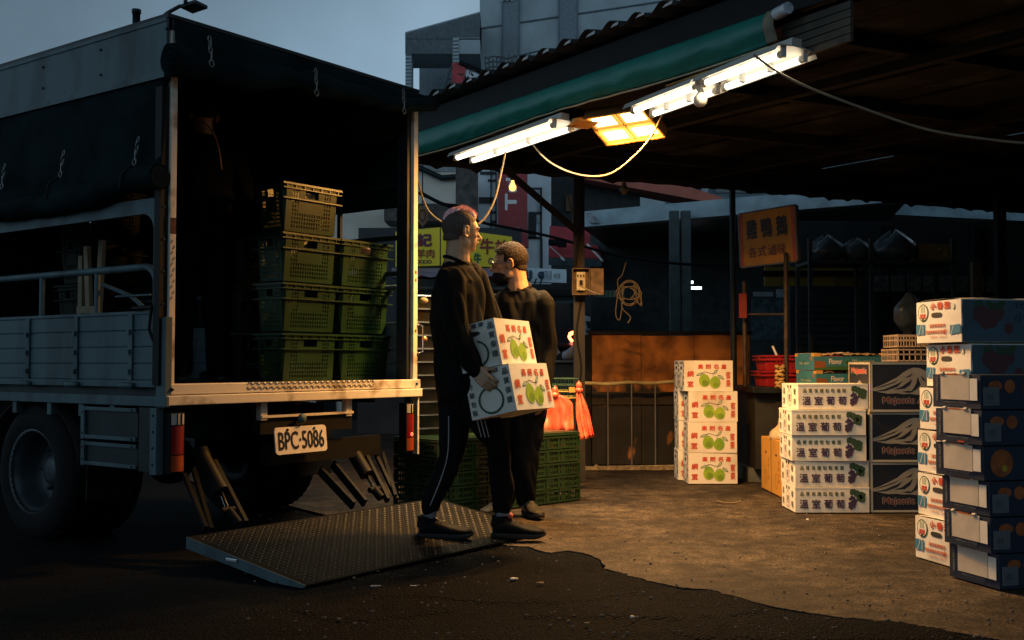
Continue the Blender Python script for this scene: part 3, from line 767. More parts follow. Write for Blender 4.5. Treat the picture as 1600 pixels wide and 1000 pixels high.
# ---------------- crates in the truck
CGREEN = mat('green_plastic', (.007, .029, .008), .34, var=.3, scale=6, bump=.03, bscale=90, spec=.4)
def lattice(mb, o, ex, ey, nx, ny, hole, m, outset=0):
    """wall of nx x ny cells from o along ex, ey without the cells in hole(i, j)"""
    o, ex, ey = V(o), V(ex), V(ey); b = len(mb.v); k = mb.mi(m)
    for j in range(ny+1):
        for i in range(nx+1): mb.v.append(o+ex*(i/nx)+ey*(j/ny))
    for j in range(ny):
        for i in range(nx):
            if hole(i, j): continue
            mb.f.append((b+j*(nx+1)+i, b+j*(nx+1)+i+1, b+(j+1)*(nx+1)+i+1, b+(j+1)*(nx+1)+i)); mb.m.append(k); mb.s.append(False)
def crate_mesh(w, d, h, m):
    g = MB(); nx, ny = 41, 36
    def hole(i, j):
        if j < 3 or i < 4 or i > nx-5: return False
        if j <= 14 and 5 <= i <= nx-6: return (i % 2 == 1) and (j % 3 != 2)         # rows of slots below
        if 14 < j <= 30 and (5 <= i <= 10 or nx-11 <= i <= nx-6): return (i % 2 == 1) and (j % 3 != 2)
        if 26 <= j <= 31 and 15 <= i <= nx-16: return True                            # hand hole
        return False
    tp = .045
    def wall(a, b_, n_in):
        a, b_ = V(a), V(b_); L = (b_-a); t = L.normalized(); inn = V((-t.y, t.x, 0))
        o = a+t*tp*0.55+inn*tp*.55; lattice(g, o, L-t*tp*1.1, V((0, 0, h))-inn*tp*.55, nx, ny, hole, m)
        # fill the corners of the taper
    c = [(0, 0, 0), (w, 0, 0), (w, d, 0), (0, d, 0)]
    for i in range(4): wall(c[i], c[(i+1) % 4], 0)
    s = tp*.55
    for i in range(4):
        x, y, _ = c[i]; ix = s if x == 0 else -s; iy = s if y == 0 else -s
        g.face([(x+ix, y+iy, 0), (x+(0 if ix*iy > 0 else ix)+(0), y+(iy if ix*iy > 0 else 0), h), (x+(ix if ix*iy > 0 else 0), y+(0 if ix*iy > 0 else iy), h)], m)
    g.face([(s, s, .012), (w-s, s, .012), (w-s, d-s, .012), (s, d-s, .012)], m)
    me = g.mesh('crate_body')
    rm = MB()
    for z, hh, out in ((h-.012, .012, .012), (h-.035, .006, .010), (h*.66, .007, .012)):
        q = out
        rm.box(-q, w+q, -q, .004, z, z+hh, m); rm.box(-q, w+q, d-.004, d+q, z, z+hh, m); rm.box(-q, .004, .005, d-.005, z, z+hh, m); rm.box(w-.004, w+q, .005, d-.005, z, z+hh, m)
    for i in range(7):                                                      # ribs between the rim bands
        x = .02+(w-.04)*i/6; rm.box(x-.003, x+.003, -.009, .004, h-.034, h-.012, m); rm.box(x-.003, x+.003, d-.004, d+.009, h-.034, h-.012, m)
    return me, rm.mesh('crate_rim')
def crate_proto(w, d, h, m):
    me, rim = crate_mesh(w, d, h, m)
    def make(loc, rz, label, group, name='plastic_crate'):
        t = bpy.data.objects.new(name, me); COL.objects.link(t); t.location = loc; t.rotation_euler = (0, 0, rz)
        solid(t, .004)
        r_ = bpy.data.objects.new('rim', rim); COL.objects.link(r_); r_.parent = t
        tag(t, label, 'crate', group); return t
    return make
CH = .293; cw, cdp = .445, .24
mk_crate = crate_proto(cw, cdp, CH-.012, CGREEN); mk_dark = crate_proto(cw, cdp, CH-.012, mat('shaded_green_plastic', (.004, .010, .003), .6, var=.3, spec=.15))  # near-black copy of the crate green, truck shade put into the colour
def truck_crate(x, y, k, lb, mk=None):
    j = random.uniform(-.008, .008)
    return (mk or mk_crate)(tw((x+j, y, ZF+k*CH+.002)), TA+random.uniform(-.012, .012), lb, 'green lattice crates stacked in the truck')
ypl = .22
xa = TR(442, 560, ypl).x; xb = TR(533, 560, ypl).x
ordn = ['bottom', 'second', 'third', 'topmost', 'fifth']
for k in range(4):
    truck_crate(xa, ypl, k, '%s green lattice crate of the four-high front stack in the truck' % ordn[k])
for k in range(3):
    truck_crate(xb, ypl, k, ['bottom', 'middle', 'topmost'][k]+' green lattice crate of the three-high stack beside the truck\'s right post')
for k in range(4):
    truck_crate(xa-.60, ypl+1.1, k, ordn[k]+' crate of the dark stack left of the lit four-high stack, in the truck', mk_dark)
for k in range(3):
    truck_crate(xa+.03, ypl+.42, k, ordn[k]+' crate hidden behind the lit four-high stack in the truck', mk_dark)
for nm in ():
    pass
# goods in two of them
g = MB(); p = tw((xb+.06, ypl+.06, ZF+3*CH-.10)); g.lathe([(.03, 0), (.034, .005), (.034, .075), (.03, .08), (0, .08)], p, (0, 0, 1), WHITE_P, 16); one(g, 'tin_can', 'white lidded tin in the topmost crate of the three-high stack', 'tin', p)
g = MB(); p = tw((xb+.26, ypl+.07, ZF+3*CH-.105)); PAP = mat('orange_fruit', (.75, .32, .10), .5, var=.3); 
g.ball(p+V((0, 0, .04)), (.055, .045, .04), PAP); one(g, 'papaya', 'orange fruit showing in the hand hole of the topmost crate of the three-high stack', 'fruit', p)
g = MB(); p = tw((xa+.2, ypl+.05, ZF+4*CH-.085)); g.obox(p, TRX*.09, TRY*.03, (0, 0, .035), mat('card_label', (.65, .5, .25), .7)); one(g, 'folded_card', 'pale folded card in the hand hole of the topmost crate of the four-high stack', 'card', p)
# folding trestle of pale wood on the truck bed
PINE = mat('pale_pine', (.20, .155, .09), .7, var=.3, scale=6, stretch=(1, 1, .15))
xx = .35
base = tw((xx, 1.0, ZF)); t = thing('wooden_trestle', 'pale wooden folding trestle standing on the truck bed', 'trestle', base)
for (u0, v0, u1, v1) in ((128, 400, 128, 495), (136, 385, 146, 495), (160, 375, 150, 495)):
    a = tw(TL(u0, v0, xx)); b_ = tw(TL(u1, v1, xx)); b_.z = ZF+.003; g = MB(); g.bar(a, b_, .04, .025, PINE, up=TRX); g.build('leg', t)
g = MB(); g.bar(tw(TL(122, 484, xx-.03)), tw(TL(152, 484, xx-.03)), .02, .04, PINE); g.build('cross_bar', t)
# ================================================================ MARKET SHELTER
HL = 2.50                                   # lamp height
ex = V((.58, -.815, 0)).normalized()        # along the front edge, towards the camera's right
bx = V((.907, .42, 0)).normalized()         # along the left edge, away
def atz(u, v, h): d = ray(u, v); return CAMP+d*((h-CAM_H)/d.z)
AL = P(652, 209, 8.3); AR = P(1205, 21, 5.45)
AH = (AL.z+AR.z)/2
DARKW = mat('dark_boards', (.009, .0078, .007), .9, var=.6, scale=3, col2=(.004, .0036, .0034), bump=.4, bscale=20, stretch=(1, 5, 1), lo=.42, hi=.62)  # near-black boards, two tones mixed by noise
roofm = mat('old_roof_sheet', (.010, .010, .010), .7, .2, var=.5, scale=5)
shel = thing('market_shelter', 'dark open market shelter with corrugated roof over the fluorescent lights', 'shelter', V((1.5, 9, 0)))
exa = (V((AR.x, AR.y, 0))-V((AL.x, AL.y, 0))).normalized()
o0 = V((AL.x, AL.y, 0))-exa*.10
LX = 9.5; LB = 9.0
roof_off = V((exa.y, -exa.x, 0))            # pointing out to the street
if roof_off.dot(V((-1, -.2, 0))) < 0: roof_off = -roof_off
ztop = P(676, 165, o0.y-.12).z
# corrugated sheet
g = MB(); rows = []; n = 360
for k in range(2):
    row = []
    for i in range(n+1):
        s = -.05+i*LX/n; p = o0+exa*s+(roof_off*.10 if k == 0 else bx*LB)
        z = (ztop-.0 if k == 0 else ztop+.9)+.028*math.sin(2*math.pi*s/.22)+.012*abs(math.sin(math.pi*s/.9))
        row.append(V((p.x, p.y, z)))
    rows.append(row)
g.grid(rows, roofm); solid(g.build('roof_sheet', shel), .006)
# lifted bits of flashing between the waves
g = MB(); FL = mat('pale_flashing', (.5, .52, .54), .6, var=.2)
for i in range(40):
    s = -.055+.165+i*.22; p = o0+exa*s+roof_off*.115; z = ztop-.012+random.uniform(-.004, .004); w2 = random.uniform(.7, 1.2)
    g = MB(); g.face([p-exa*.035*w2+V((0, 0, z)), p+exa*.04*w2+V((0, 0, z+.004)), p+exa*.045*w2+V((0, 0, z+.022)), p-exa*.01+V((0, 0, z+.014))], FL); solid(g.build('flashing', shel), .003)
# fascia and eaves
g = MB(); p = o0; 
g.obox(p+V((0, 0, AH-.02)), exa*LX, -roof_off*.05, (0, 0, ztop-AH-.03), IRON)
g.build('fascia', shel)
# underside boards: rows of planks with gaps
g = MB(); UND = mat('peeling_ceiling', (.050, .048, .043), .9, col2=(.0035, .0035, .0035), scale=2.6, detail=9, lo=.52, hi=.70, bump=.5, bscale=14, stretch=(1, 1, 1))
und2 = []
nb = 46
for i in range(nb):
    t0 = i/nb; s0 = .12+(LB-.2)*t0; wd = (LB-.2)/nb-.012
    a = o0+bx*s0+exa*.05; z0 = AH-.03
    dz = random.uniform(-.012, .012)
    g.obox(V((a.x, a.y, z0+dz)), exa*(LX-.1), bx*wd, (0, 0, .018), UND)
g.build('ceiling_boards', shel)
g = MB()
for i in range(9):
    a = o0+exa*(.3+i*1.1)+bx*.1; g.obox(V((a.x, a.y, AH-.11)), exa*.06, bx*(LB-.2), (0, 0, .075), DARKW)
for s in (.9, 2.6, 4.6, 6.6):
    a = o0+bx*s; z = AH-.17; g.obox(V((a.x, a.y, z)), exa*LX, bx*.07, (0, 0, .055), DARKW)
g.build('rafter', shel)
# left end beam closing the roof's side, sagging canvas below
g = MB(); a = P(640, 254, 8.6); b_ = P(1330, 306, 10.4); bb = (b_-a); bb.z = 0
zB = P(700, 256, 8.42).z
g.obox(V((o0.x, o0.y, zB))-bx*.05, bx*LB, exa*.08, (0, 0, AH-zB+.02), DARKW); g.build('end_beam', shel)
# torn edge under the beam
g = MB(); rows = [[], []]
for i in range(160):
    s = i*LB/160; q = V((o0.x, o0.y, 0))+bx*s+exa*(.085)
    rows[0].append(q+V((0, 0, zB+.06))); rows[1].append(q+V((0, 0, zB-.02-.035*abs(noise.noise(V((s*3, 1, 1))))-.05*max(0, noise.noise(V((s*9, 5, 1)))))))
g.grid(rows, DARKW); solid(g.build('torn_canvas', shel), .004)
g = MB(); g.obox(V((o0.x, o0.y, AH))-bx*.0, bx*LB+V((0, 0, .5)), exa*.04, (0, 0, ztop-AH), IRON); g.build('gable_board', shel)
# posts of the shelter
WOODP = mat('old_post', (.030, .023, .017), .85, col2=(.009, .008, .007), scale=5, stretch=(1, 1, .2), bump=.4, bscale=30)
def pole(u, v0, Y, r, m, ztop_, name='post', sq=True):
    b0 = P(u, v0, Y); b0.z = 0; g = MB()
    if sq: g.box(b0.x-r, b0.x+r, b0.y-r, b0.y+r, 0.01, ztop_, m)
    else: g.tube([V((b0.x, b0.y, 0.01)), V((b0.x, b0.y, ztop_))], r, m, 10)
    o = g.build(name, shel); return b0
pb = pole(905, 600, 8.95, .045, WOODP, AH-.2)
pole(1146, 500, 9.6, .028, METAL_GD, AH-.2, sq=False)
pole(1565, 500, 9.5, .04, IRON, AH-.2)
# green awning: rolled tarpaulin along the front edge
GT = mat('green_tarpaulin', (.006, .15, .115), .42, var=.2, scale=3, bump=.10, bscale=12)
g = MB(); rows = []; LAw = (V((AR.x, AR.y, 0))-V((AL.x, AL.y, 0))).length; n = 150
bl = P(652, 243, 8.3).z; br = P(1178, 84, 5.60).z; hgt0 = AL.z-bl; hgt1 = AR.z-br
print('awning', AL, AR, hgt0, hgt1, 'ztop', ztop, 'len', LAw, 'zB', zB)
for i in range(n+1):
    s = i/n; p = AL.lerp(AR, s); h = hgt0+(hgt1-hgt0)*s
    row = []
    for k in range(15):
        t = k/14; out = .030*math.sin(math.pi*min(1, t*1.05))+.02+.008*noise.noise(V((s*26, t*2.0, 1)))*(.3+t)+.005*noise.noise(V((s*60+t*9, t*3, 4)))*t
        z = -h*t-.012*math.sin(s*math.pi*3)*t
        seam = .006*math.exp(-((s-.335)/.004)**2)
        row.append(p+roof_off*(out+seam)+V((0, 0, z)))
    rows.append(row)
g.grid(rows, GT); o = solid(g.build('awning', None, origin=AL), .004); aw = tag(o, 'green tarpaulin awning strip along the shelter edge above the tube lights', 'awning')
g = MB(); HEM = mat('tan_hem', (.22, .19, .13), .8)
c0, c1 = AR.lerp(AL, -.0), AR.lerp(AL, .03)
rr = [[p+roof_off*.014+exa*.07*kk for p in [q for q in rows[-1]]] for kk in (0, 1)]
g.grid(rr, HEM); hm = MB(); hm.v = [v-AL for v in g.v]; hm.f = g.f; hm.m = g.m; hm.mats = g.mats; hm.s = g.s
oo = hm.build('hem'); oo.parent = aw; solid(oo, .004)
g = MB(); g.tube([rows[i][-1]-V((0, 0, .012))-AL for i in range(0, n+1, 6)], .006, mat('tan_cord', (.5, .42, .26), .7), 6); oo = g.build('cord'); oo.parent = aw
# shelf of slats beyond the awning's right end
g = MB()
for k in range(5):
    a = P(1205, 38+k*13, 5.4); b_ = P(1310, 0+k*13, 5.0); g.bar(a-roof_off*.1, b_-roof_off*.1, .02, .035, mat('slat_wood', (.06, .048, .032), .8, var=.4))
sl_ = P(1205, 60, 5.4); one(g, 'slat_panel', 'slatted board at the shelter edge beyond the awning\'s right end', 'slats', sl_)
g = MB(); a = P(1213, 22, 5.35); g.tube([a, P(1232, 12, 5.25)], .03, mat('clear_plastic_wrap', (.5, .55, .6), .2, var=.3, bump=.6, bscale=50), 10); one(g, 'plastic_roll', 'glossy rolled plastic at the awning\'s upper right end', 'roll', a)

# ================================================================ LAMPS
WARMW = (1.0, .80, .52)
TUBE_M = mat('lit_tube', (1, 1, 1), .4, var=0, emit=(1, .86, .64), es=5)
REFL = mat('white_enamel', (.42, .40, .35), .4, var=.08)
CAPM = mat('tube_cap', (.5, .5, .48), .5, var=0)
TILT = R(3)
def batten(pA, pB, label, n_fix=1, sep=.11, pw=1.0):
    pA, pB = V(pA), V(pB); d = (pB-pA).normalized()
    uz_ = (V((0, 0, 1))*math.cos(TILT)-roof_off*math.sin(TILT)); uz_ = (uz_-d*uz_.dot(d)).normalized(); side = d.cross(uz_).normalized()
    L = (pB-pA).length
    t = thing('fluorescent_light', label, 'light fitting', (pA+pB)/2, group='twin tube lights under the awning')
    tilt = (side*.0+V((0, 0, 1))).normalized()
    for k in range(n_fix):
        a = pA+d*(L*k/n_fix+.01); b_ = pA+d*(L*(k+1)/n_fix-.01)
        g = MB(); prof = [(-.13, -.018), (-.115, .014), (-.03, .022), (-.03, .06), (.03, .06), (.03, .022), (.115, .014), (.13, -.018), (.115, .006), (.035, .016), (-.035, .016), (-.115, .006)]
        rows = [[q+side*x+uz_*z for x, z in prof] for q in (a, b_)]
        g.grid(rows, REFL, closed=True, smooth=False); g.face(rows[0], REFL); g.face(list(reversed(rows[1])), REFL); g.build('reflector', t)
        for s in (-sep/2-.012, sep/2+.012):
            g = MB(); g.tube([a+d*.05+side*s-uz_*.022, b_-d*.05+side*s-uz_*.022], .0175, TUBE_M, 12); tt = g.build('tube', t)
            for q, sg in ((a, 1), (b_, -1)):
                g = MB(); g.tube([q+d*sg*.022+side*s-uz_*.022, q+d*sg*.049+side*s-uz_*.022], .018, CAPM, 10); g.obox(q+d*sg*.012+side*(s-.014)-uz_*.04, d*sg*.012, side*.028, uz_*.06, CAPM); g.build('cap', tt)
            # the light the tube throws down
            ld = bpy.data.lights.new('tube_light', 'AREA'); ld.shape = 'RECTANGLE'; ld.size = (b_-a).length*.93; ld.size_y = .03
            ld.energy = E_TUBE*pw*(b_-a).length*.5; ld.color = (1, .74, .42); ld.spread = R(135)
            lo = bpy.data.objects.new('tube_light', ld); COL.objects.link(lo); lo.parent = t
            uq = (uz_+roof_off*.11).normalized(); uq = (uq-d*uq.dot(d)).normalized(); sq = d.cross(uq).normalized(); m = Matrix((d, -sq, uq)).transposed()
            if m.determinant() < 0: m = Matrix((d, sq, uq)).transposed()
            lo.matrix_local = Matrix.Translation((a+b_)/2+side*s-uz_*.041-WORG[t]) @ m.to_4x4()
        for kk in (.3, .62):
            s = -.07; g = MB(); g.obox(a+d*(L/n_fix*kk)+side*(s+.02)-uz_*.044, d*.02, side*.03, uz_*.05, CAPM); g.build('clip', t)
    return t
E_TUBE = 42.0
E_WARM = 165.0
f1a, f1b = atz(722, 246, HL), atz(884, 191, HL)
f2a, f2b = atz(1000, 172, HL), atz(1247, 78, HL)
batten(f1a, f1b, 'twin fluorescent light nearest the truck, under the awning\'s left end', 1, pw=1.15)
batten(f2a, f2b, 'long twin fluorescent light under the awning\'s right end', 2, pw=.55)
# suspension cords
g = MB()
for p in (f1a.lerp(f1b, .15), f1a.lerp(f1b, .85), f2a.lerp(f2b, .1), f2a.lerp(f2b, .45), f2a.lerp(f2b, .9)):
    g.tube([p+V((0, 0, .05)), p+V((.02, 0, AH-.10-HL))], .003, IRON, 5)
one(g, 'suspension_wires', 'thin dark cords holding the tube lights under the roof', 'cord', f1a)
# warm floodlight of four lit panels
WP = mat('lit_warm_panel', (1, .8, .4), .4, var=0, emit=(1, .42, .06), es=1.0)  # weak amber emission paints the halo round the bright cores
WPC = mat('lit_warm_core', (1, .9, .6), .4, var=0, emit=(1, .80, .42), es=9)
wc = atz(976, 197, HL-.03); dd = (f2a-f1b).normalized(); wside = dd.cross(V((0, 0, 1))).normalized()
wl = thing('warm_floodlight', 'glowing amber floodlight of four panels between the tube lights', 'floodlight', wc)
dd_ = (atz(1022, 180, HL)-atz(936, 205, HL)); wL = (atz(1006, 170, HL)-atz(936, 200, HL)).length
g = MB(); AMB = mat('amber_housing', (.22, .11, .03), .5, var=.1)
hl, hw = .215, .15
u_ = (V((0, 0, 1))*math.cos(R(26))-roof_off*math.sin(R(26))).normalized(); u_ = (u_-dd*u_.dot(dd)).normalized(); sd_ = dd.cross(u_).normalized()
g.obox(wc-dd*hl-sd_*hw+u_*.03, dd*2*hl, sd_*2*hw, u_*.03, AMB)
for s in (-1, 1): g.obox(wc-dd*hl+sd_*(s*hw-.006)-u_*.015, dd*2*hl, sd_*.012, u_*.045, AMB)
for s in (-1, 1): g.obox(wc+dd*(s*hl-.006)-sd_*hw-u_*.013, dd*.012, sd_*2*hw, u_*.045, AMB)
g.build('housing', wl)
for a in (-1, 1):
    for b_ in (-1, 1):
        g = MB(); c = wc+dd*a*hl*.5+sd_*b_*hw*.5
        g.obox(c-dd*hl*.46-sd_*hw*.44, dd*hl*.92, sd_*hw*.88, u_*.012, WP); lp_ = g.build('light_panel', wl)
        g = MB(); g.obox(c-dd*hl*.34-sd_*hw*.27-u_*.003, dd*hl*.68, sd_*hw*.54, u_*.003, WPC); g.build('bright_core', lp_)
g = MB(); g.tube([wc+u_*.06, wc+V((0, 0, AH-.10-HL))], .01, IRON, 6); g.build('bracket', wl)
mz = (V((0, 0, 1))-roof_off*.02).normalized(); mx_ = (dd-mz*dd.dot(mz)).normalized(); my = mz.cross(mx_)
for a in (-1, 1):
    for b_ in (-1, 1):
        ld = bpy.data.lights.new('warm_light', 'AREA'); ld.shape = 'RECTANGLE'; ld.size = .06; ld.size_y = .05; ld.energy = E_WARM/4; ld.color = (1, .44, .09); ld.spread = R(172)
        lo = bpy.data.objects.new('warm_light', ld); COL.objects.link(lo); lo.parent = wl
        lo.matrix_local = Matrix.Translation(dd*a*hl*.5+sd_*b_*hw*.5-u_*.03) @ Matrix((mx_, my, mz)).transposed().to_4x4()
# bulbs
def bulb(p, r, m, label, drop, capm=IRON, up=False):
    p = V(p); t = thing('light_bulb', label, 'bulb', p)
    g = MB(); g.lathe([(0, -r), (r*.5, -r*.87), (r*.87, -r*.5), (r, 0), (r*.9, r*.45), (r*.6, r*.95), (r*.42, r*1.5), (r*.40, r*1.9)], p, (0, 0, 1), m, 16); g.build('glass', t)
    g = MB(); g.lathe([(r*.42, r*1.9), (r*.6, r*2.0), (r*.6, r*3.2), (r*.3, r*3.4), (0, r*3.4)], p, (0, 0, 1), capm, 12); g.build('socket', t)
    g = MB(); g.tube([p+V((0, 0, r*3.3)), p+V((.01, 0, drop*.5)), p+V((0, 0, drop))], .004, IRON, 6); g.build('cord', t)
    return t
OFFB = mat('frosted_bulb', (.10, .08, .05), .3, var=.05)
bulb(P(975, 297, 8.4), .035, OFFB, 'unlit frosted bulb hanging below the cable, right of the post', .28)
bulb(P(801, 293, 8.2), .028, mat('lit_bulb_glass', (1, .7, .3), .3, var=0, emit=(1, .42, .10), es=3.0), 'small glowing bulb hanging in front of the red vertical sign', .25)
bulb(P(1094, 156, 5.85), .040, mat('white_globe', (.75, .7, .6), .35, var=.05), 'round white globe bulb below the long tube light', .12, capm=REFL)
g = MB(); CBD = mat('orange_card', (.55, .26, .06), .85, var=.2)
a = f1b+V((.02, 0, .0)); g.obox(a-V((.02, 0, .03)), ex*.12+V((0, 0, .02)), bx*.16, (0, 0, .004), CBD); g.obox(a+V((.02, 0, -.03)), ex*.03, bx*.10+V((0, 0, .03)), (0, 0, .05), CBD)
one(g, 'card_shade', 'bent orange cardboard at the right end of the first tube light', 'cardboard', a)
g = MB(); a = P(1040, 135, 6.0); b_ = P(1105, 112, 5.75); g.obox(a, b_-a, bx*.12, (0, 0, .006), CBD); one(g, 'cardboard_strip', 'brown cardboard strip tucked under the awning above the long tube light', 'cardboard', a)
# cables
WIREC = mat('cream_cable', (.17, .14, .09), .8, var=.15)
def cable(px, r, m, label, nm='cable', n=7):
    pts = [P(*q) for q in px]; g = MB(); g.tube(spline(pts, n), r, m, 6); return one(g, nm, label, 'cable', pts[0])
cable([(820, 196, 7.50), (833, 226, 7.42), (862, 255, 7.33), (905, 273, 7.17), (950, 273, 7.01), (988, 247, 6.85), (1018, 213, 6.68), (1037, 174, 6.44)], .0065, WIREC, 'pale cable sagging from the left tube light to the right one')
cable([(790, 237, 7.17), (783, 270, 7.17), (773, 312, 7.17), (758, 340, 7.17), (745, 352, 7.17)], .0065, WIREC, 'pale cable dropping from the left tube light behind the pink haired man')
cable([(652, 278, 6.93), (658, 302, 6.93), (670, 330, 6.93), (692, 348, 6.93), (712, 356, 6.93)], .006, WIREC, 'thin pale cable hanging beside the truck\'s right post')
cable([(1178, 86, 5.30), (1215, 112, 5.22), (1262, 136, 5.13), (1340, 166, 5.05), (1440, 200, 4.97), (1530, 216, 4.89), (1640, 226, 4.81), (1760, 224, 4.73)], .0065, WIREC, 'long pale cable running from the right tube light across the dark roof')
cable([(905, 283, 8.85), (908, 350, 8.87), (903, 380, 8.87), (898, 420, 8.87)], .012, BLACK, 'black cable bundle running down the post to the switch box')
cable([(908, 470, 8.9), (901, 520, 8.9), (908, 570, 8.9), (905, 600, 8.9)], .008, BLACK, 'black cable below the switch box on the post')
cable([(640, 296, 12), (700, 322, 12), (745, 345, 12), (800, 357, 12), (870, 372, 12), (960, 398, 12), (1060, 412, 12), (1160, 414, 12)], .016, BLACK, 'thick black cable crossing in front of the yellow signs')
cable([(655, 300, 11.5), (690, 318, 11.5), (712, 322, 11.5), (735, 330, 11.5)], .02, BLACK, 'short black cable left of the dark street pole')
cable([(885, 300, 9.0), (893, 330, 9.0), (898, 370, 9.0)], .007, WIREC, 'pale wire twisted along the upper post')
g = MB(); g.bar(P(786, 262, 8.3), P(902, 362, 8.87), .03, .045, DARKW); one(g, 'brace', 'dark diagonal brace reaching down to the shelter post', 'brace', P(786, 262, 8.3))
# switch box with its open cover
bxp = P(908, 440, 8.87); t = thing('switch_box', 'rusty open switch box mounted on the shelter post', 'electric box', bxp)
RB = mat('rusty_box', (.13, .075, .03), .7, col2=(.04, .022, .01), scale=18)
x0, x1 = P(894, 440, 8.8).x, P(922, 440, 8.8).x; z0, z1 = P(900, 461, 8.8).z, P(900, 419, 8.8).z
g = MB(); yb = 8.79
g.box(x0, x1, yb, yb+.06, z0, z0+.008, RB); g.box(x0, x1, yb, yb+.06, z1-.008, z1, RB); g.box(x0, x0+.008, yb+.001, yb+.059, z0+.008, z1-.008, RB); g.box(x1-.008, x1, yb+.001, yb+.059, z0+.008, z1-.008, RB); g.box(x0, x1, yb+.061, yb+.068, z0, z1, RB)
bevel(g.build('box', t), .002)
g = MB(); g.box(x1+.004, P(943, 440, 8.8).x, yb+.0, yb+.006, z0+.002, z1-.002, RB); g.build('cover', t)
g = MB(); xm = (x0+x1)/2; g.box(xm-.035, xm+.035, yb+.03, yb+.06, z0+.04, z1-.03, mat('cream_bakelite', (.4, .33, .2), .5)); g.box(xm-.012, xm+.012, yb-.0, yb+.029, z0+.08, z0+.12, IRON)
for k in range(3): g.box(xm-.03+k*.024, xm-.02+k*.024, yb+.02, yb+.0299, z1-.07, z1-.05, IRON)
g.build('switch', t)
g = MB(); g.tube([P(905, 446, 8.76), P(925, 456, 8.7), P(938, 460, 8.7)], .006, WIREC, 6); g.build('wire', t)
# coil of wire hung from the roof
CWIRE = mat('tan_wire', (.075, .058, .035), .7)
g = MB(); cc = P(980, 458, 8.9)
for k in range(5):
    a0 = random.uniform(0, 6); rx, rz = random.uniform(.05, .10), random.uniform(.05, .11)
    oxx = random.uniform(-.05, .06)
    g.tube([cc+V((oxx+rx*math.cos(a0+q*.35), .01*math.sin(q+k), rz*math.sin(a0+q*.35)+.0)) for q in range(17)], .005, CWIRE, 5)
for px in ([(966, 455), (962, 490), (968, 500), (972, 480)], [(975, 450), (972, 480), (985, 495), (981, 505)], [(985, 448), (1000, 465), (1002, 478), (990, 465)], [(990, 445), (996, 470), (1001, 475), (1002, 460)], [(970, 470), (965, 440), (972, 430), (978, 410)]):
    g.tube(spline([P(u, v, 8.9) for u, v in px], 5), .005, CWIRE, 5)
one(g, 'wire_coil', 'tangled coil of tan wire hanging right of the switch box', 'wire coil', cc)
# hoarding of stained plywood
PLY = bpy.data.materials.new('stained_plywood'); PLY.use_nodes = True
tt = PLY.node_tree; bb_ = tt.nodes['Principled BSDF']; tcn = tt.nodes.new('ShaderNodeTexCoord')
mp = tt.nodes.new('ShaderNodeMapping'); mp.inputs['Scale'].default_value = (2.2, 2, 1.0); tt.links.new(tcn.outputs['Object'], mp.inputs['Vector'])
n1 = tt.nodes.new('ShaderNodeTexNoise'); n1.inputs['Scale'].default_value = 2.0; n1.inputs['Detail'].default_value = 8; tt.links.new(mp.outputs[0], n1.inputs['Vector'])
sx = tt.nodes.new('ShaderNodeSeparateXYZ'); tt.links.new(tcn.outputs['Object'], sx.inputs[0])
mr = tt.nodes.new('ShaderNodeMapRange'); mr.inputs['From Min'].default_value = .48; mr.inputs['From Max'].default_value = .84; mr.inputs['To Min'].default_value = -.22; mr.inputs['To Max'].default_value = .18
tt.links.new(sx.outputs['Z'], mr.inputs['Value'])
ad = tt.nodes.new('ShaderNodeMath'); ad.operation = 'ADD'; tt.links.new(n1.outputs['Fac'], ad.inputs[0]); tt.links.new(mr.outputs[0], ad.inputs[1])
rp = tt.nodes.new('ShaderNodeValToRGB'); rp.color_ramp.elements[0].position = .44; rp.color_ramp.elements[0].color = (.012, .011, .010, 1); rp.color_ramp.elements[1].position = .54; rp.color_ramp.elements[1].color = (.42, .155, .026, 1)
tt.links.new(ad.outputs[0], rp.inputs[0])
n2 = tt.nodes.new('ShaderNodeTexNoise'); n2.inputs['Scale'].default_value = 5; n2.inputs['Detail'].default_value = 8; tt.links.new(tcn.outputs['Object'], n2.inputs['Vector'])
rq = tt.nodes.new('ShaderNodeValToRGB'); rq.color_ramp.elements[0].position = .35; rq.color_ramp.elements[0].color = (.35, .33, .3, 1); rq.color_ramp.elements[1].position = .6; rq.color_ramp.elements[1].color = (1.1, 1.1, 1.1, 1); tt.links.new(n2.outputs['Fac'], rq.inputs[0])
mx = tt.nodes.new('ShaderNodeMix'); mx.data_type = 'RGBA'; mx.blend_type = 'MULTIPLY'; mx.inputs['Factor'].default_value = 1; tt.links.new(rp.outputs[0], mx.inputs['A']); tt.links.new(rq.outputs[0], mx.inputs['B']); tt.links.new(mx.outputs['Result'], bb_.inputs['Base Color'])
bb_.inputs['Roughness'].default_value = .75
YP = 10.2
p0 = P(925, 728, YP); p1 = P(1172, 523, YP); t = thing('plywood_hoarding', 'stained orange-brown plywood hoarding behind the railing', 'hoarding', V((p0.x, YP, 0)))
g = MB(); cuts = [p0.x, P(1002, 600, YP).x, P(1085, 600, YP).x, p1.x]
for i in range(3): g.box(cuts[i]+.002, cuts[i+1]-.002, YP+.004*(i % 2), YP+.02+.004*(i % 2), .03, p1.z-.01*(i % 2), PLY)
bevel(g.build('board', t), .003)
g = MB(); g.box(p0.x-.03, p1.x+.02, YP-.02, YP+.05, p1.z+.001, p1.z+.03, IRON); g.box(p0.x-.10, p0.x-.01, YP-.03, YP+.04, .0, p1.z, DARKW); g.build('frame', t)
g = MB(); za, zb_ = P(1000, 612, YP).z, P(1000, 632, YP).z; g.box(p0.x, P(1062, 620, YP).x, YP-.018, YP-.001, zb_, za, mat('dark_batten', (.03, .022, .015), .8)); g.build('batten', t)
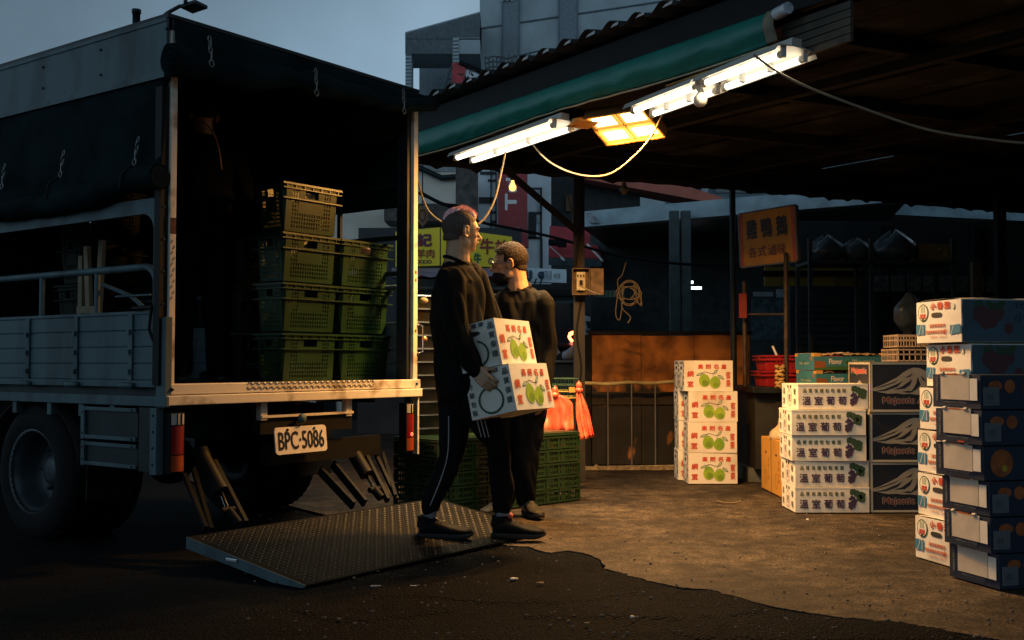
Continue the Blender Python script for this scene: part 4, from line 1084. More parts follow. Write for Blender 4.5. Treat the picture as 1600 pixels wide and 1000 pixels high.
# railing in front of it
YR = 9.95
t = thing('railing', 'low bamboo-topped metal railing in front of the plywood hoarding', 'railing', V((P(905, 600, YR).x, YR, 0)))
BAM = mat('bamboo_pole', (.42, .34, .16), .5, var=.3, scale=10)
a, b_ = P(900, 600, YR), P(1066, 597, YR); g = MB()
pts = [a.lerp(b_, i/12)+V((0, 0, .006*math.sin(i*1.3))) for i in range(13)]; g.tube(pts, [.017+.004*(i % 4 == 0) for i in range(13)], BAM, 10); g.build('top_rail', t)
g = MB(); z0 = P(900, 731, YR).z; g.tube([V((a.x+.05, YR, z0)), V((b_.x, YR, z0+.015))], .014, BAM, 8); g.build('bottom_rail', t)
for u in (950, 987, 1024):
    q = P(u, 650, YR); g = MB(); g.tube([V((q.x, YR, z0)), V((q.x, YR, a.z))], .0075, mat('thin_steel', (.22, .2, .16), .45, .6, var=.2), 8); g.build('bar', t)
g = MB(); q = P(912, 650, YR); g.tube([V((q.x-.02, YR, .01)), V((q.x+.0, YR, z0+.1)), V((q.x+.03, YR, .6)), V((q.x-.05, YR, a.z))], .007, MATS['thin_steel'], 6); g.build('stay', t)
# low kerb of rubble below the hoarding
g = MB(); rows = []
for k in range(5):
    t_ = k/4; rows.append([(P(905, 735, YR).x+i*.03, YR-.10+.09*t_+.02*noise.noise(V((i*.3, k, 1))), .012+.05*math.sin(math.pi*t_)*(.6+.8*abs(noise.noise(V((i*.5, k*.4, 8)))))) for i in range(34)])
g.grid(rows, mat('rubble', (.2, .15, .09), .9, var=.5, scale=30)); tag(g.build('kerb'), kind='structure')
# tied white sack
SACK = mat('cream_sack', (.45, .38, .28), .7, var=.25, scale=12, bump=.5, bscale=25)
q = G(1050, 730); g = MB(); rows = []
for k in range(9):
    t_ = k/8; r = (.12*(1-t_)**.8+.012); rows.append([q+V((.02+.05*t_+r*math.cos(a)*(1+.18*noise.noise(V((a*2, t_*3, 0)))), .25+r*math.sin(a), .012+.28*t_)) for a in [2*math.pi*j/20 for j in range(20)]])
g.grid(rows, SACK, closed=True); g.tube(spline([q+V((-.06, .2, .02)), q+V((-.10, .16, .03)), q+V((-.07, .12, .05)), q+V((-.02, .16, .03))], 4), .02, SACK, 8)
one(g, 'cloth_sack', 'cream cloth sack slumped on the ground left of the jujube cartons', 'sack', q)

# ================================================================ RIGHT BACK: stall frame, signs, counter
SGY = mat('yellow_sign_face', (.42, .19, .02), .7, var=.15); SGR = mat('red_sign_edge', (.36, .06, .025), .6, var=.1); SGK = mat('black_brush_paint', (.015, .013, .012), .6, var=0); SGB = mat('brown_paint', (.10, .03, .015), .6, var=0); FRM = mat('sign_frame', (.12, .12, .11), .5, .5)
a = P(1158, 417, 8.97); b_ = P(1244, 407, 8.52); c = P(1243, 319, 8.52); d_ = P(1154, 338, 8.97)
t = thing('hanging_signboard', 'yellow signboard with brushed black characters and red edges, hung in the dark stall', 'sign', a)
xd = (b_-a).normalized(); yd = (d_-a); yd = (yd-xd*yd.dot(xd)).normalized(); nn = xd.cross(yd); w_ = ((b_-a).length+(c-d_).length)/2; h_ = ((d_-a).length+(c-b_).length)/2; o_ = (a+b_+c+d_)/4-xd*w_/2-yd*h_/2
g = MB(); g.obox(o_, xd*w_, yd*h_, -nn*.03, SGY); g.build('face', t)
g = MB(); g.obox(o_+xd*.004+nn*.0005, xd*w_*.055, yd*h_, nn*.002, SGR); g.build('edge_band', t); g = MB(); g.obox(o_+xd*(w_*.935)+nn*.0005, xd*w_*.055, yd*h_, nn*.002, SGR); g.build('edge_band', t)
g = MB(); cx_ = o_+xd*w_*.5+nn*.004
for i, ch in enumerate('雞鴨鵝'): g.text(ch, cx_+xd*w_*(-.27+.27*i)+yd*h_*.68, xd, yd, h_*.36, SGK, w=w_*.19, bold=.004)
for i, ch in enumerate('各式滷味'): g.text(ch, cx_+xd*w_*(-.27+.175*i)+yd*h_*.25, xd, yd, h_*.20, SGB, w=w_*.15, bold=.0018)
g.build('characters', t)
g = MB()
for (pp_, qq, wd) in ((o_-yd*.012, xd*w_, 0), (o_+yd*(h_), xd*w_, 0)): g.obox(pp_-nn*.032, qq, yd*.012, nn*.04, FRM)
g.obox(o_+xd*w_-nn*.032, xd*.016, yd*h_, nn*.036, FRM); g.obox(o_-xd*.014-nn*.032, xd*.013, yd*h_, nn*.036, FRM); g.build('frame', t)
# upright frame (two poles and a rung) below the sign
t = thing('stall_frame', 'dark steel pole frame with one rung, below the yellow signboard', 'frame', G(1163, 720))
def V3(u, v, Y): return P(u, v, Y)
PO = mat('rusty_pole', (.05, .035, .025), .7, .3, var=.5, scale=12)
g = MB(); a = P(1163, 440, 8.99); g.tube([V((a.x, a.y, P(1160, 603, 9.2).z)), a], .018, PO, 8); g.build('pole', t)
g = MB(); a = P(1228, 395, 8.54); g.tube([V((a.x-.01, a.y, 0)), a], .018, PO, 8); g.build('pole', t)
g = MB(); g.tube([P(1163, 491, 8.99), P(1228, 491, 8.54)], .009, PO, 8); g.build('rung', t)
g = MB(); a = P(1219, 590, 8.53)
for k in range(6): g.tube([a+V((.03*math.sin(k*2+q), .03*math.cos(k*2+q)-.0, -.07+.03*k+.01*math.sin(q*2))) for q in range(0, 7)], .014, mat('tan_tape', (.42, .26, .08), .6, var=.3, bump=.5), 6)
one(g, 'tape_wrap', 'wad of tan tape round the right pole of the dark frame', 'tape', a)
g = MB(); a = P(1162, 470, 8.9); g.obox(a-V((.035, .0, .14)), (.06, 0, 0), (0, .02, 0), (0, 0, .2), mat('dull_red_cloth', (.18, .02, .02), .8)); one(g, 'red_rag', 'dark red rag tied on the left pole of the frame', 'rag', a)
# far sign strip, shelf and clutter
g = MB(); OLV = mat('olive_lightbox', (.22, .17, .03), .6, var=.2, scale=3)
y_ = 11.2; a = P(1195, 447, y_); b_ = P(1348, 417, y_); zq = P(1195, 430, y_).z; zr = P(1195, 425, y_).z
t = thing('yellow_fascia', 'dull yellow fascia panels at the back of the dark stall', 'fascia', a)
for i in range(4):
    xa_ = a.x+(b_.x-a.x)*(.0 if i == 0 else [.0, .19, .46, .73][i]); xb_ = a.x+(b_.x-a.x)*[.185, .455, .725, 1][i]
    g = MB(); g.box(xa_, xb_-.01, y_, y_+.03, a.z, zq-.01, OLV); g.box(xa_, xb_-.01, y_, y_+.03, zr+.01, b_.z, OLV); g.build('panel', t)
g = MB(); g.box(a.x-.03, b_.x+.03, y_-.02, y_-.001, zq-.012, zr+.012, IRON); g.build('rail', t)
# back wall of the stall with shelves
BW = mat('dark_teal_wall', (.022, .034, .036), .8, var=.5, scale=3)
t = thing('back_stall', 'dark closed stall with shutters at the back of the shelter', 'stall', V((4.5, 11.6, 0)))
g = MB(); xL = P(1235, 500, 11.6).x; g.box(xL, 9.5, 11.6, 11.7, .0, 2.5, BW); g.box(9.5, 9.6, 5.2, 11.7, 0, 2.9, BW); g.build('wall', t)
for i in range(5):
    x0_ = xL+.05+i*1.0; g = MB()
    for k in range(13): g.box(x0_, x0_+.9, 11.57, 11.598, .75+k*.07, .75+k*.07+.055, BW)
    g.build('shutter', t)
    g = MB(); g.box(x0_+.91, x0_+.99, 11.55, 11.598, 0, 2.45, METAL_GD); g.build('jamb', t)
for k, ii in enumerate(range(8)):
    x0_ = P(1370, 440, 11.5).x+k*.17; g = MB(); g.box(x0_, x0_+.14, 11.54, 11.568, P(1370, 455, 11.5).z, P(1370, 430, 11.5).z, mat('dim_poster', (.10, .12, .11), .7, var=.7, scale=25)); g.build('notice', t)
# grey hood over the far stall
g = MB()
BEAMM = mat('blue_grey_beam', (.30, .40, .45), .6, var=.3, scale=4)
a = P(912, 352, 14.5); a2 = P(912, 332, 14.5); b_ = P(1400, 296, 12.0); b2 = P(1400, 291, 12.0); mid = P(1290, 312, 12.5); mid2 = P(1290, 292, 12.5)
t = thing('far_stall_roof', 'long blue-grey beam and flat roof of the stall across the lane', 'roof', a)
q0, q1 = P(905, 345, 14.0), P(1420, 285, 11.7); dz_ = .22
dir_ = (V((q1.x, q1.y, 0))-V((q0.x, q0.y, 0)))
g.obox(V((q0.x, q0.y, P(912, 355, 14).z)), V((q1.x-q0.x, q1.y-q0.y, 0)), (0.05, .25, 0), (0, 0, .20), BEAMM); g.build('beam', t)
g = MB(); g.obox(V((q0.x, q0.y, P(912, 355, 14).z+.02))+V((.06, .26, 0)), V((q1.x-q0.x, q1.y-q0.y, 0)), (.8, 3.5, 0), (0, 0, .1), METAL_GD); g.build('slab', t)
for u in (1054, 1072):
    q = P(u, 480, 13.0); g = MB(); g.box(q.x-.055, q.x+.055, 12.95, 13.05, 0, P(1054, 330, 13).z, mat('teal_post', (.05, .075, .08), .6, var=.3)); g.build('post', t)
g = MB(); SC = mat('scrap_sheet', (.3, .33, .35), .4, var=.5, scale=12, bump=.6, bscale=14); rows = []
for k in range(5): rows.append([P(914+i*7+k*2, 333+k*4+4*noise.noise(V((i, k, 3))), 13.9-.02*k) for i in range(7)])
g.grid(rows, SC); solid(g.build('crumpled_sheet', t), .01)
# dark inside of that stall: back wall, strip light
g = MB(); g.box(1.2, 5.4, 16.5, 16.6, 0, 3.0, mat('dark_inner_wall', (.035, .045, .045), .8, var=.4)); one(g, 'inner_wall', 'dark wall deep inside the stall across the lane', 'wall', V((2, 16.5, 0)))
STL = mat('far_strip_light', (1, 1, 1), .4, var=0, emit=(.85, .95, 1), es=3.0)
for (u0, u1, v) in ((1070, 1096, 450), (1070, 1083, 441), ):
    g = MB(); a, b_ = P(u0, v, 15), P(u1, v, 15); g.tube([a, b_], .02, STL, 8)
    g.obox(a+V((0, -.02, .022)), b_-a, (0, .05, 0), (0, 0, .02), METAL_GD); one(g, 'strip_light', ('long' if u1 > 1090 else 'short')+' cool strip light glowing in the far stall behind the posts', 'strip light', a)
for (u, v, w_, lb) in ((1152, 460, 18, 'pale gap of daylight left of the frame'), (1194, 459, 14, 'small'), (1217, 456, 14, 's')):
    pass
g = MB(); g.box(P(1178, 460, 15).x, P(1208, 460, 15).x, 15, 15.05, P(1178, 463, 15).z, P(1178, 456, 15).z, mat('pale_card', (.3, .36, .4), .6)); g.box(P(1214, 460, 15).x, P(1226, 460, 15).x, 15, 15.05, P(1178, 465, 15).z, P(1178, 452, 15).z, MATS['pale_card'])
g.box(P(1176, 460, 15).x, P(1228, 460, 15).x, 15.05, 15.1, P(1178, 530, 15).z, P(1178, 466, 15).z, mat('teal_cloth', (.05, .09, .10), .7, var=.6, scale=14)); one(g, 'display_board', 'bluish display board glimpsed between the poles of the dark frame', 'board', P(1178, 460, 15))
# counter with sloping front, right of the jujube cartons
g = MB(); CT = mat('grey_counter', (.022, .022, .018), .6, var=.4, scale=5)
t = thing('market_counter', 'long dark counter with metal front behind the stacked cartons', 'counter', V((2.4, 8.9, 0)))
xa_ = P(1158, 605, 9.2).x; zc = P(1160, 603, 9.2).z
g.box(xa_, 7.5, 8.75, 9.7, zc-.05, zc, METAL_GD); bevel(g.build('top', t), .006)
g = MB(); g.box(xa_+.04, 7.5, 8.85, 9.65, .12, zc-.052, CT)
for i in range(5): g.box(xa_+.2+i*.9, xa_+.9+i*.9, 8.835, 8.849, .2, zc-.12, CT)
g.build('front', t)
g = MB(); g.box(xa_, 7.5, 8.95, 9.6, .0, .118, mat('bluish_plinth', (.10, .12, .12), .7, var=.3)); g.build('plinth', t)
# figure-like jumble: hanging bags and shelf above
g = MB(); SH = mat('shelf_steel', (.05, .055, .055), .6, .3)
t = thing('storage_rack', 'dark steel rack loaded with bagged goods behind the counter', 'rack', V((3.2, 10.9, 0)))
for z in (P(1300, 410, 10.8).z-.0, ):
    g.box(P(1255, 400, 10.8).x, P(1480, 400, 10.8).x, 10.6, 11.1, z-.03, z, SH)
for u in (1258, 1352, 1478):
    q = P(u, 400, 10.8); g.box(q.x-.02, q.x+.02, 10.6, 10.64, 0, 2.2, SH); g.box(q.x-.02, q.x+.02, 11.06, 11.1, 0, 2.2, SH)
g.build('frame', t)
BAGM = mat('dark_plastic_bag', (.06, .085, .10), .25, var=.5, scale=8, bump=.9, bscale=22)
for (u, v, r, lb) in ((1292, 392, .17, 'slumped dark plastic bag at the left end of the rack shelf'), (1338, 394, .15, 'dark crinkled bag in the middle of the rack shelf'), (1398, 386, .20, 'bulging blue-black bag right on the rack shelf')):
    q = P(u, v, 10.8); q.z = P(1300, 410, 10.8).z; g = MB(); rows = []
    for k in range(12):
        t_ = k/11; rr_ = r*(math.sin(math.pi*(.12+.86*t_))**.7)*1.1+.004; rows.append([q+V((rr_*math.cos(a)*(1+.25*noise.noise(V((math.cos(a)*2+u, math.sin(a)*2, t_*4)))), rr_*.8*math.sin(a), r*1.5*t_*(1+.1*math.sin(3*a)))) for a in [2*math.pi*j/28 for j in range(28)]])
    g.grid(rows, BAGM, closed=True); one(g, 'plastic_bag', lb, 'bag', q)
yc = mk_crate_y = crate_proto(.34, .3, .17, mat('yellow_plastic', (.30, .19, .04), .5, var=.2))
q = P(1437, 400, 10.7); mk_crate_y(V((q.x, 10.7, P(1300, 410, 10.8).z+.002)), .05, 'ochre plastic crate at the right end of the rack shelf', None)
q = P(1524, 435, 9.5); g = MB(); g.box(q.x-.04, q.x+.04, 9.45, 9.52, 0, P(1520, 410, 9.5).z, mat('tan_timber', (.06, .035, .015), .7, var=.3)); one(g, 'timber_post', 'tan timber post standing behind the tomato cartons', 'post', V((q.x, 9.5, 0)))
q = P(1420, 490, 8.8); g = MB(); rows = []
for k in range(12):
    t_ = k/11; rr_ = .11*math.sin(math.pi*(.05+.93*t_))**.8+.003; rows.append([q+V((rr_*math.cos(a)*(1+.3*noise.noise(V((math.cos(a)*2, math.sin(a)*2, t_*4)))), rr_*.7*math.sin(a), .34*(t_-.5))) for a in [2*math.pi*j/24 for j in range(24)]])
g.grid(rows, BAGM, closed=True); g.tube([q+V((0, 0, .17)), q+V((.05, .0, .6))], .004, IRON, 5); one(g, 'plastic_bag', 'glossy bluish bag hanging left of the tomato cartons', 'bag', q)
# ================================================================ STREET BEHIND
WALLB = mat('beige_wall', (.62, .55, .47), .8, var=.12, scale=2)
WHT = mat('pale_facade', (.66, .72, .76), .7, var=.12, scale=2)
DKC = mat('dark_column', (.09, .08, .07), .8, var=.5, scale=8)
def pbox(g, u0, u1, v0, v1, Y, d, m):      # front face at depth Y between those pixels
    a = P(u0, v1, Y); b_ = P(u1, v0, Y); g.box(a.x, b_.x, Y, Y+d, a.z, b_.z, m)
def gbox(g, u0, u1, v0, Y, d, m):          # the same standing on the ground
    a = P(u0, v0, Y); b_ = P(u1, v0, Y); g.box(a.x, b_.x, Y, Y+d, 0, a.z, m)
# beige house with a pitched edge
Y = 19; t = thing('beige_house', 'beige rendered house front behind the yellow shop signs', 'building', P(600, 567, Y)*1)
g = MB(); gbox(g, 430, 716, 268, Y, 5, WALLB); g.build('wall', t)
g = MB(); a, b_, c = P(655, 262, Y-.1), P(690, 278, Y-.1), P(716, 276, Y-.1); g.tube([P(560, 240, Y-.1), a, b_, c], .05, METAL_GD, 6); pbox(g, 560, 716, 252, 268, Y-.02, 5, mat('grey_eaves', (.25, .27, .28), .7)); g.build('eaves', t)
g = MB(); pbox(g, 600, 712, 318, 345, Y-.7, .7, DKC); g.build('canopy', t)
g = MB()
for k in range(5): gbox(g, 450+k*45, 480+k*45, 470, Y-.05, .05, BLACK)
g.build('window', t)
# dark column
Y = 17; g = MB(); gbox(g, 712, 746, 240, Y, .35, DKC); one(g, 'dark_pillar', 'dark textured pillar between the beige house and the white building', 'pillar', P(729, 500, Y))
# white building with sign
Y = 21; t = thing('white_building', 'white building with black window bars and a tall red sign', 'building', P(800, 567, Y))
g = MB(); gbox(g, 744, 861, 215, Y, 6, WHT); g.build('wall', t)
BAR = mat('black_bars', (.02, .022, .025), .6)
wins = [(748, 771, 267, 280, 'bars'), (752, 776, 312, 322, 'x'), (768, 778, 327, 366, 'w'), (825, 845, 293, 332, 'w'), (829, 846, 336, 350, 'w')]
g = MB()
for (u0, u1, v0, v1) in ((826, 846, 293, 295), (844, 847, 293, 372), (826, 847, 331, 334), (826, 838, 334, 372), (824, 847, 370, 373), (844, 848, 373, 440), (750, 776, 268, 272), (748, 776, 308, 317), (766, 768, 262, 366), (774, 776, 262, 366), (766, 776, 330, 333), (766, 776, 345, 348), (762, 776, 280, 283)):
    pbox(g, u0, u1, v0, v1, Y-.05, .05, BAR)
g.build('window_bars', t)
g = MB(); pbox(g, 769, 773, 318, 330, Y-.02, .02, GLS); pbox(g, 769, 773, 334, 344, Y-.02, .02, GLS); pbox(g, 839, 843, 296, 330, Y-.02, .02, mat('pane_blue', (.3, .36, .4), .3)); pbox(g, 839, 844, 336, 350, Y-.02, .02, MATS['pane_blue']); g.build('window', t)
RS = mat('dark_red_sign', (.34, .04, .045), .6, var=.15); LET = mat('sign_letter', (.8, .8, .8), .6, var=0)
Y = 20; t = thing('vertical_sign', 'tall dark red vertical sign with white rotated lettering on the white building', 'sign', P(800, 372, Y))
g = MB(); pbox(g, 778, 824, 220, 374, Y, .25, RS); pbox(g, 776, 826, 374, 386, Y+.01, .2, RS); g.build('panel', t)
g = MB(); o_ = P(800, 250, Y-.006); q1, q2 = P(790, 328, Y), P(812, 328, Y); hh = (q2-q1).x
ln = P(800, 180, Y).z-P(800, 328, Y).z
# lettering runs upwards
yy = V((-1, 0, 0)); xx_ = V((0, 0, 1))
cz_ = (P(800, 180, Y).z+P(800, 328, Y).z)/2
g.text('Triumph', V((P(801, 300, Y).x, Y-.006, cz_)), xx_, yy, hh*1.0, LET, w=ln, bold=.012)
g.text('黛安芬', P(799, 362, Y-.006), (1, 0, 0), (0, 0, 1), .17, LET, w=.36); g.build('lettering', t)
# yellow signs
YS = mat('yellow_sign_panel', (.92, .70, .015), .5, var=.08, scale=2); SGV = mat('sign_violet', (.14, .03, .06), .6, var=0); SGG = mat('sign_green', (.03, .14, .05), .6, var=0); SGR2 = mat('sign_darkred', (.28, .04, .02), .6, var=0)
Y = 14.0
t = thing('yellow_shop_sign', 'yellow shop sign with purple characters left of the pink haired man', 'sign', P(650, 385, Y))
def quadpanel(g, u0, u1, vt0, vt1, vb0, vb1, Y0, Y1, m, th=.12):
    a, b_, c, d = P(u0, vb0, Y0), P(u1, vb1, Y1), P(u1, vt1, Y1), P(u0, vt0, Y0)
    bk = V((0, th, 0)); g.face([a, b_, c, d], m); g.face([d+bk, c+bk, b_+bk, a+bk], m)
    for p, q in ((a, b_), (b_, c), (c, d), (d, a)): g.face([q, p, p+bk, q+bk], m)
    return a, b_, c, d
g = MB(); quadpanel(g, 618, 687, 362, 355, 417, 415, Y, Y, YS); g.build('panel', t)
g = MB(); g.text('記', P(663, 375, Y-.01), (1, 0, 0), (0, 0, 1), .155, SGV, w=.185, bold=.010); g.text('羊肉', P(665, 396, Y-.01), (1, 0, 0), (0, 0, 1), .115, SGR2, w=.225, bold=.003)
for k in range(4):
    q = P(653+k*6, 409, Y-.01); g.grid([[q+V((.03*math.cos(a), 0, .024*math.sin(a))) for a in [2*math.pi*j/16 for j in range(17)]], [q+V((.019*math.cos(a), 0, .013*math.sin(a))) for a in [2*math.pi*j/16 for j in range(17)]]], SGV)
g.build('characters', t)
t = thing('yellow_shop_sign', 'yellow shop sign reading beef and lamb between the two men', 'sign', P(750, 385, Y))
g = MB(); quadpanel(g, 689, 800, 355, 370, 415, 418, Y, Y, YS); g.build('panel', t)
g = MB(); g.text('牛', P(761, 385, Y-.01), (1, 0, 0), (0, 0, 1), .20, SGR2, w=.17, bold=.007); g.text('羊', P(783, 386, Y-.01), (1, 0, 0), (0, 0, 1), .18, SGR2, w=.16, bold=.007); g.text('肉', P(803, 386, Y-.01), (1, 0, 0), (0, 0, 1), .18, SGR2, w=.12)
g.text('牛', P(746, 404, Y-.01), (1, 0, 0), (0, 0, 1), .14, SGG, w=.09, bold=.006)
for u in (733, 767): 
    q = P(u, 408, Y-.01); g.grid([[q+V((.035*math.cos(a), 0, .045*math.sin(a))) for a in [2*math.pi*j/16 for j in range(17)]], [q+V((.02*math.cos(a), 0, .028*math.sin(a))) for a in [2*math.pi*j/16 for j in range(17)]]], SGV)
g.build('characters', t)
g = MB(); PUR = mat('mauve_canvas', (.30, .24, .32), .8, var=.3); rows = []
for k in range(6): rows.append([P(612+i*3.9, 419+k*2.6+1.2*math.sin(i*.9)*(k/5), 13.9-.07*k) for i in range(48)])
g.grid(rows, PUR); solid(g.build('mauve_awning', None, origin=P(612, 419, 13.9)), .01)
o = bpy.data.objects['mauve_awning']; tag(o, 'mauve canvas awning hanging below the yellow shop signs', 'awning')
g = MB()
for k in range(14): g.tube([P(730+k*9, 436, 13.7), P(726+k*9, 447, 13.6)], .012, METAL_G, 5)
g.tube([P(612, 433, 13.7), P(830, 437, 13.7)], .02, METAL_G, 6); g.tube([P(612, 450, 13.6), P(830, 452, 13.6)], .025, DKC, 6)
one(g, 'metal_truss', 'grey metal truss frame below the mauve awning', 'frame', P(730, 436, 13.7))
Y = 15; t = thing('shop_front', 'dark recessed shop front under the yellow signs', 'building', P(700, 567, Y))
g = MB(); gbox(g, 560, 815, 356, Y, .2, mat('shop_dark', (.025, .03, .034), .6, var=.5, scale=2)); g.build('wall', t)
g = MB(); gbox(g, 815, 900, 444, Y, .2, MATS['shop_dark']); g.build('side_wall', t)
g = MB()
for k in range(7): pbox(g, 648+k*36, 676+k*36, 470, 560, Y-.03, .03, mat('shop_glass', (.03, .045, .055), .15, var=.5, scale=3))
g.build('window', t)
g = MB(); pbox(g, 640, 900, 452, 462, Y-.06, .05, METAL_GD); pbox(g, 640, 900, 470, 474, Y-.05, .04, mat('teal_trim', (.06, .12, .13), .5)); g.build('trim', t)
# white-blue shop sign
Y = 14.2; WB = mat('white_blue_sign', (.62, .72, .78), .5, var=.1); NB = mat('navy_print', (.03, .06, .09), .6, var=0)
t = thing('white_shop_sign', 'white shop sign with dark blue characters right of the masked man', 'sign', P(855, 430, Y))
g = MB(); quadpanel(g, 812, 885, 418, 421, 440, 442, Y, Y-.6, WB); g.build('panel', t)
g = MB(); g.text('服飾', P(826, 429, Y-.17), (1, 0, -.0), (0, 0, 1), .12, NB, w=.19, bold=.004)
q = P(846, 430, Y-.32); g.lathe([(.05, 0), (.05, .004), (0, .004)], q, (0, -1, 0), NB, 16)
g.text('專賣', P(858, 430, Y-.42), (1, 0, 0), (0, 0, 1), .12, mat('grey_print', (.16, .22, .27), .6, var=0), w=.15); g.text('優質店', P(873, 431, Y-.53), (1, 0, 0), (0, 0, 1), .065, NB, w=.14); g.build('characters', t)
# red awning
t = thing('red_awning', 'red sloping awning with white frame beyond the shelter post', 'awning', P(900, 400, 16))
REDA = mat('red_canvas', (.50, .05, .065), .7, var=.2, scale=3)
g = MB(); a, b_, c, d = P(859, 354, 17.2), P(925, 360, 17.2), P(940, 405, 16), P(857, 402, 16)
g.face([a, b_, c, d], REDA); solid(g.build('canvas', t), .03)
g = MB(); g.face([d, c, P(940, 417, 16), P(857, 414, 16)], mat('red_valance', (.05, .08, .09), .7)); solid(g.build('valance', t), .02)
g = MB(); g.tube([P(918, 382, 16.4), P(942, 408, 15.9)], .018, WHITE_P, 6); g.tube([P(858, 385, 16.4), P(882, 407, 15.9)], .018, WHITE_P, 6); g.tube([P(857, 379, 16), P(880, 379, 16)], .05, BLACK, 8); g.tube([P(878, 374, 16), P(878, 386, 16)], .07, BLACK, 8); g.build('frame', t)
# long red-beige fascia, blue-grey building top right
Y = 24; BR = mat('brick_red_render', (.50, .14, .095), .8, var=.2, scale=2); DR = mat('dark_maroon', (.22, .06, .07), .8); TE = mat('teal_grey', (.13, .19, .22), .8, var=.3, scale=3)
t = thing('brick_red_building', 'brick red building with sloping soffit behind the shelter post', 'building', P(1000, 567, Y))
def slab(g, quad, Y, m, th=1.0):
    ps = [P(u, v, Y) for u, v in quad]; bk = V((0, th, 0)); g.face(ps, m); g.face([p+bk for p in reversed(ps)], m)
    for i in range(4): p, q = ps[i], ps[(i+1) % 4]; g.face([q, p, p+bk, q+bk], m)
g = MB(); slab(g, [(905, 278), (1130, 320), (1128, 308), (980, 262)], Y, BR); slab(g, [(905, 279), (905, 262), (984, 262), (980, 272)], Y-.01, BR); g.build('parapet', t)
g = MB(); slab(g, [(1000, 270), (1084, 296), (1084, 230), (1000, 230)], Y+.05, DR); g.build('upper_wall', t)
g = MB(); slab(g, [(1086, 320), (1700, 350), (1700, 180), (1086, 180)], Y+1.2, TE, 5); g.build('wing', t)
g = MB(); pbox(g, 1086, 1090, 272, 290, Y+.0, .1, WHITE_P)
for u in (1096, 1214, 1274): pbox(g, u, u+10, 272, 310, Y+1.1, .1, mat('blue_pilaster', (.4, .5, .55), .7))
for u in range(1118, 1600, 30):
    for v in (275, 290): pbox(g, u, u+22, v, v+11, Y+1.15, .05, GLS)
g.build('window', t)
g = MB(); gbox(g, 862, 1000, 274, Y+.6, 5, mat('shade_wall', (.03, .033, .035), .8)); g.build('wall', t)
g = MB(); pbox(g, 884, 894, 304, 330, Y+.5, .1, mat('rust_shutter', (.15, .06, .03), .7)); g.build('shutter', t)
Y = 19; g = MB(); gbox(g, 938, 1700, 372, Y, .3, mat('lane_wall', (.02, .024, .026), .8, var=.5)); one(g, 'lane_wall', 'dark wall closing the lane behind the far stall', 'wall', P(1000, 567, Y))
Y = 15.5; t = thing('striped_awning', 'narrow green striped awning behind the switch box', 'awning', P(950, 458, Y)); g = MB(); GA = mat('awning_green', (.05, .12, .07), .7); GB = mat('awning_pale', (.25, .28, .2), .7)
for k in range(16): g.face([P(928+k*3, 464, Y-.3), P(931+k*3, 464, Y-.3), P(931+k*3, 454, Y), P(928+k*3, 454, Y)], GA if k % 2 else GB)
solid(g.build('canvas', t), .01)
# the big grey block above
GRB = mat('grey_tile_facade', (.34, .40, .43), .75, var=.14, scale=1.2, bump=.05, bscale=8); GRD = mat('darker_facade', (.18, .22, .25), .75, var=.15)
Y = 42; t = thing('grey_building', 'tall grey apartment block with open roof frame against the dusk sky', 'building', P(800, 567, Y))
g = MB(); gbox(g, 750, 1250, -320, Y, 14, GRB); g.build('wall', t)
g = MB()
for (u0, u1, v0, v1) in ((785, 811, -150, 150), (873, 902, -150, 150)): pbox(g, u0, u1, v0, v1, Y-.12, .12, GRD)
g.build('recess_strip', t)
g = MB(); JL = mat('joint_line', (.14, .17, .20), .8)
for (v_l, v_r) in ((50, -5),): 
    for (u0, u1) in ((752, 785), (811, 873), (902, 1100)):
        f0 = (u0-752)/348; f1 = (u1-752)/348; g.tube([P(u0, 44-52*f0, Y-.03), P(u1, 44-52*f1, Y-.03)], .04, JL, 4)
for u in (785, 811, 873, 902): g.tube([P(u, -100, Y-.13), P(u, 150, Y-.13)], .03, JL, 4)
g.build('joint', t)
WF = mat('dull_window', (.03, .04, .05), .25, var=0); WFR = mat('window_white', (.38, .42, .45), .6)
g = MB()
for (u0, u1, v0, v1) in ((790, 810, 85, 130), (878, 888, 70, 84), (785, 800, -5, 2)):
    pbox(g, u0, u1, v0, v1, Y-.16, .03, WF); pbox(g, u0-1, u0+1, v0, v1, Y-.2, .05, WFR); pbox(g, (u0+u1)/2-.7, (u0+u1)/2+.7, v0, v1, Y-.2, .05, WFR); pbox(g, u1-1, u1+1, v0, v1, Y-.2, .05, WFR)
g.build('window', t)
g = MB()      # rooftop open frame to the left
f = 40
pbox(g, 633, 750, 60, 84, f, 2.0, GRB)
ps = [P(633, 50, f), P(750, 18, f), P(750, 62, f), P(633, 62, f)]; bk = V((0, 2.0, 0)); g.face([ps[3], ps[2], ps[1], ps[0]], GRB); g.face([p+bk for p in ps], GRB); g.face([ps[0], ps[1], ps[1]+bk, ps[0]+bk], GRB)
pbox(g, 633, 643, 84, 210, f, .8, GRB); pbox(g, 707, 717, 60, 210, f-.05, .6, GRB); pbox(g, 643, 750, 140, 210, f+3, .5, GRD)
gbox(g, 633, 750, 128, f+3.5, .4, GRD) if False else None
g.build('roof_frame', t)
g = MB(); pbox(g, 655, 750, 60, 145, f+4.2, .3, GRD); g.build('back_wall', t)
g = MB()
for i in range(60):
    u = 634+i*1.95; vt = 50-32*(u-633)/117+2; g.tube([P(u, vt, f-.02), P(u, 84-(0 if u < 707 else 26)*1.0, f-.02)], .018, JL, 4, caps=False)
for i in range(22): g.tube([P(633.5, 86+i*5.6, f-.02), P(642.5, 85.5+i*5.6, f-.02)], .018, JL, 4, caps=False); g.tube([P(707.5, 64+i*5.6, f-.07), P(716.5, 63.5+i*5.6, f-.07)], .018, JL, 4, caps=False)
g.build('tile_joint', t)
g = MB()      # rooftop rail and cage
